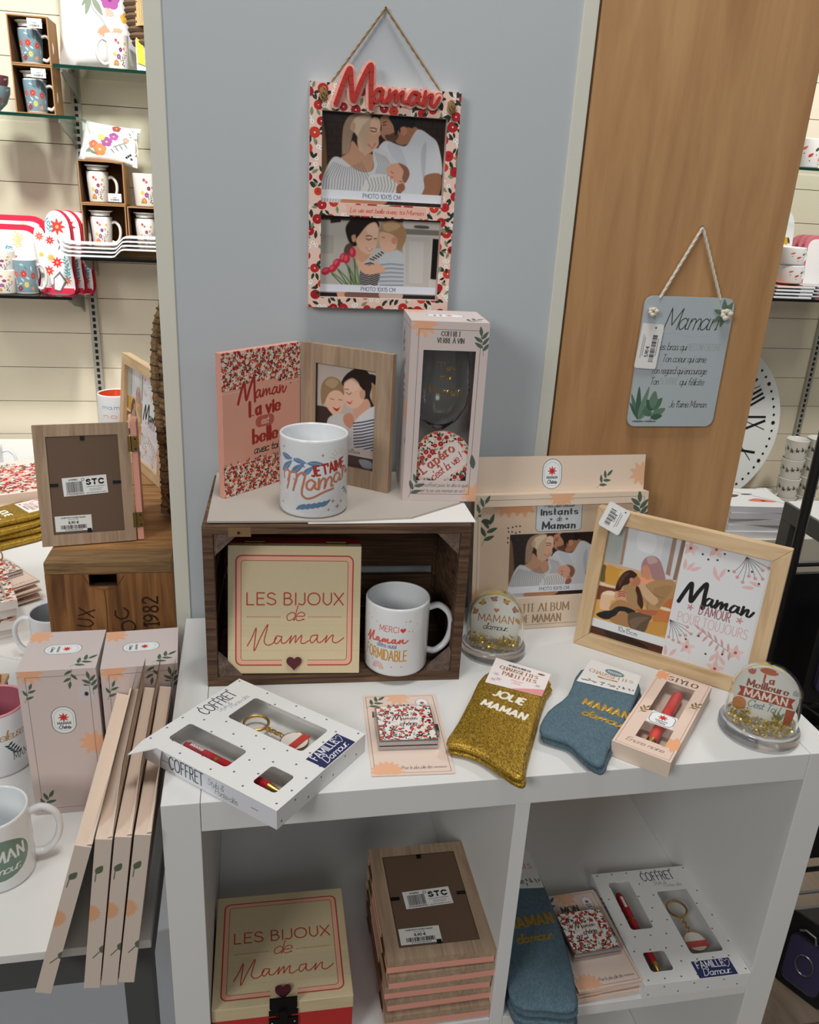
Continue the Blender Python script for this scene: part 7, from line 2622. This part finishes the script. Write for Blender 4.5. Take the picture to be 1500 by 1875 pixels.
def clock():
    r = 32.0
    t = thing('wall_clock', 'big white clock with black roman numerals leaning upside down behind the wood panel', 'clock', (175.1, 201.5, 28.9), 0, 7)
    blk = mat('clock_black', (24, 24, 26), .5)
    b = MB()
    P = [(r*math.cos(a), r+r*math.sin(a)) for a in np.linspace(0, 2*math.pi, 72, endpoint=False)]
    b.prism(P, 2.0, 0, mat('clock_white', (226, 228, 224), .5), 'y')
    b.build('dial', t, bevel=.3)
    num = {1: 'XII', 0: 'I', 11: 'II', 10: 'III', 9: 'IIII', 8: 'V', 7: 'VI', 6: 'VII', 5: 'VIII', 4: 'IX', 3: 'X', 2: 'XI'}
    for k in range(12):
        # upside down: XII at the bottom
        a = 90-30*k+180
        s = ('XII', 'I', 'II', 'III', 'IIII', 'V', 'VI', 'VII', 'VIII', 'IX', 'X', 'XI')[k]
        b = MB()
        wds = {'I': 1.7, 'V': 4.0, 'X': 4.4}
        tot = sum(wds[q] for q in s)
        x = -tot/2
        ca, sa = math.cos(R(a)), math.sin(R(a))
        def T(u, v):  # u sideways, v outwards
            return ((21.4+v)*ca+u*sa, r+(21.4+v)*sa-u*ca)
        def bar(u0, v0, u1, v1, w):
            d = math.hypot(u1-u0, v1-v0)
            nx, ny = -(v1-v0)/d*w/2, (u1-u0)/d*w/2
            b.prism([T(u0+nx, v0+ny), T(u0-nx, v0-ny), T(u1-nx, v1-ny), T(u1+nx, v1+ny)], -.01, -.1-.01*len(b.f) % .05, blk, 'y')
        for q in s:
            w_ = wds[q]
            if q == 'I':
                bar(x+w_/2, -4.4, x+w_/2, 4.4, .8)
            elif q == 'V':
                bar(x+.5, 4.4, x+w_/2, -4.4, .9)
                bar(x+w_-.5, 4.4, x+w_/2, -4.4, .25)
            else:
                bar(x+.5, 4.4, x+w_-.5, -4.4, .9)
                bar(x+w_-.5, 4.4, x+.5, -4.4, .25)
            x += w_
        b.build('numeral', t)
    b = MB()
    for k in range(60):
        a = 2*math.pi*k/60
        q = .5 if k % 5 else .8
        cx, cz = 29.2*math.cos(a), r+29.2*math.sin(a)
        b.prism([(cx+q*math.cos(c_), cz+q*math.sin(c_)) for c_ in np.linspace(0, 2*math.pi, 6, endpoint=False)], -.01, -.1, blk, 'y')
    o = b.build('minute_dots', t)
clock()
GBK = 'boxed prints piled below the clock'
c = Cv(22, 19, (232, 232, 230), 14)
c.leaf(8, 12, 7, 200, (120, 70, 76), .4)
c.leaf(9, 12.5, 5, 10, (110, 100, 100), .3)
c.blob([(9, 6), (12, 8.4), (15, 8), (19, 5.4), (14, 5)], (224, 124, 96))
c.ell(14.4, 6.2, 1.0, .7, (120, 66, 60))
c.line([(3, 17.5), (8, 15), (15, 10), (21, 4)], .25, (50, 50, 54))
m_bx = c.done('boxed_print_top', .5)
for i in range(5):
    b = MB()
    b.box(0, 22.5, 0, 19, 0, 2.3, mat('white_box_edge', (222, 222, 226), .6), top=m_bx)
    o = tag(b.build('boxed_print'), ('lowest', 'fourth', 'third', 'second', 'topmost')[i]+' white boxed print of the pile below the clock', 'box', GBK)
    place(o, (174.0+.5*(i % 2), 175.3+.3*(i % 3), 27.05+i*2.34), -6+(0, 1, -1, 1, 0)[i])
GK = 'black floral beakers stacked on the right plinth'
def beaker(label, loc, h=7.4):
    t = thing('beaker', label, 'cup', loc, group=GK)
    b = MB()
    b.lathe([(3.5, 0), (4.1, h)], m_bk, 28, uvr=[0, 1], capb=True)
    b.lathe([(4.1, h), (3.9, h+.1), (3.6, h-.2), (3.3, 1), (.01, .8)], cream_gl, 28)
    b.build('wall', t, smooth=True, angle=60)
for x, y, n, wh in ((209.6, 196.2, 4, 'taller left'), (219.2, 197.5, 4, 'taller right')):
    for k in range(n):
        beaker('%s black floral beaker of the %s stack under the wall rail' % (('lowest', 'third', 'second', 'topmost')[k], wh), (x+.2*(k % 2), y, 27.05+7.5*k))
beaker('single black floral beaker nearest to the pile of boxed prints', (202.6, 198, 27.05), 8.6)
beaker('black floral beaker standing before the taller left stack', (212.6, 186.5, 27.05), 8.0)
def grey_table():
    t = thing('grey_table', 'dark grey metal table with white top behind the black key ring rack', 'table', (176, 151, 0))
    b = MB()
    b.box(.5, 80, -90, -.5, 49.0, 50, white_lac)
    b.build('table_top', t)
    for x0, x1, y0, y1 in ((0, 80, -4, 0), (0, 4, -90, -4)):
        b = MB()
        b.box(x0, x1, y0, y1, 44, 49.6, grey_metal)
        b.build('apron', t)
    for x, y in ((0, -5), (0, -90)):
        b = MB()
        b.box(x, x+5, y, y+5, 0, 43.9, grey_metal)
        b.build('leg', t)
grey_table()

# ------------------------------------------------------------------ black rack with key rings beside the shelf unit
def rack():
    t = thing('display_rack', 'black wire rack with key ring cards right of the shelf unit', 'rack', (89.6, 31.5, 0))
    b = MB()
    b.tube([(0, 0, 3), (0, 0, 112)], .75, dark_metal, 10)
    b.tube([(46, 0, 3), (46, 0, 112)], .75, dark_metal, 10)
    b.build('post', t)
    b = MB()
    b.box(1.2, 45, .9, 1.6, 26, 84, mat('black_panel', (16, 15, 18), .6))
    b.build('back_panel', t)
    for z in (24, 60, 86):
        b = MB()
        b.tube([(0, .3, z), (46, .3, z)], .45, dark_metal, 8)
        b.build('cross_bar', t)
    b = MB()
    b.box(24, 48, -16, 10, 1.0, 3.0, dark_metal)
    b.build('foot', t, bevel=.2)
    for z in (14.5, 18.5):
        b = MB()
        b.tube([(8, .2, z), (46, .2, z)], .3, steel, 8)
        b.build('cross_wire', t)
    for z in (61.5, 83.5):
        for x in (6.5, 18.5, 30.5):
            b = MB()
            b.tube([(x, .8, z), (x, -6.5, z+1.2), (x, -7.4, z+2.6)], .2, steel, 6)
            b.tube([(x+2.6, .8, z), (x+2.6, -6.5, z+1.2), (x+2.6, -7.4, z+2.6), (x, -7.4, z+2.6)], .2, steel, 6)
            b.build('hook', t)
rack()
GKC = 'key ring cards on the black rack'
purple = mat('violet_leather', (58, 52, 84), .55)
def key_card(label, loc, yaw):
    t = thing('key_ring_card', label, 'key ring', loc, yaw, group=GKC)
    c0 = Cv(2, 2, (0, 0, 0), 2)
    b = MB()
    b.prism(c0.rrect(0, 0, 9.5, 17, 1.2), .35, 0, black_card, 'y')
    b.build('card', t)
    b = MB()
    P = c0.rrect(1.3, 2.0, 8.4, 13.2, 1.6)
    b.prism(P, 0, -.5, purple, 'y')
    b.build('leather_fob', t, bevel=.1)
    b = MB()
    b.tube([(p[0], -.5, p[1]) for p in P], .12, dark_metal, 5, closed=True)
    b.tube([(4.85+1.6*math.cos(a), -.6, 7.6+2.2*math.sin(a)) for a in np.linspace(0, 2*math.pi, 20, endpoint=False)], .14, steel, 6, closed=True)
    b.tube([(2.6, -.5, 14.2), (3.6, -.7, 15.2), (5.4, -.7, 15.0), (5.8, -.6, 13.4)], .22, steel, 6)
    b.build('metal_ring', t)
    return t
k0 = None
for r_, z in enumerate((65.5, 43.8)):
    for c_, x in enumerate((91.8, 103.6, 115.4)):
        lb = '%s key ring card in the %s row of the black rack' % (('violet leather', 'middle violet', 'outermost violet')[c_], ('upper', 'lower')[r_])
        if k0 is None:
            k0 = key_card(lb, (x, 25.2, z), 0)
        else:
            dup(k0, (x, 25.2, z), 0, label=lb)
dup(k0, (105.3, 30.0, -.9+1.0), -62, label='violet key ring card hanging lowest near the floor beside the shelf unit')
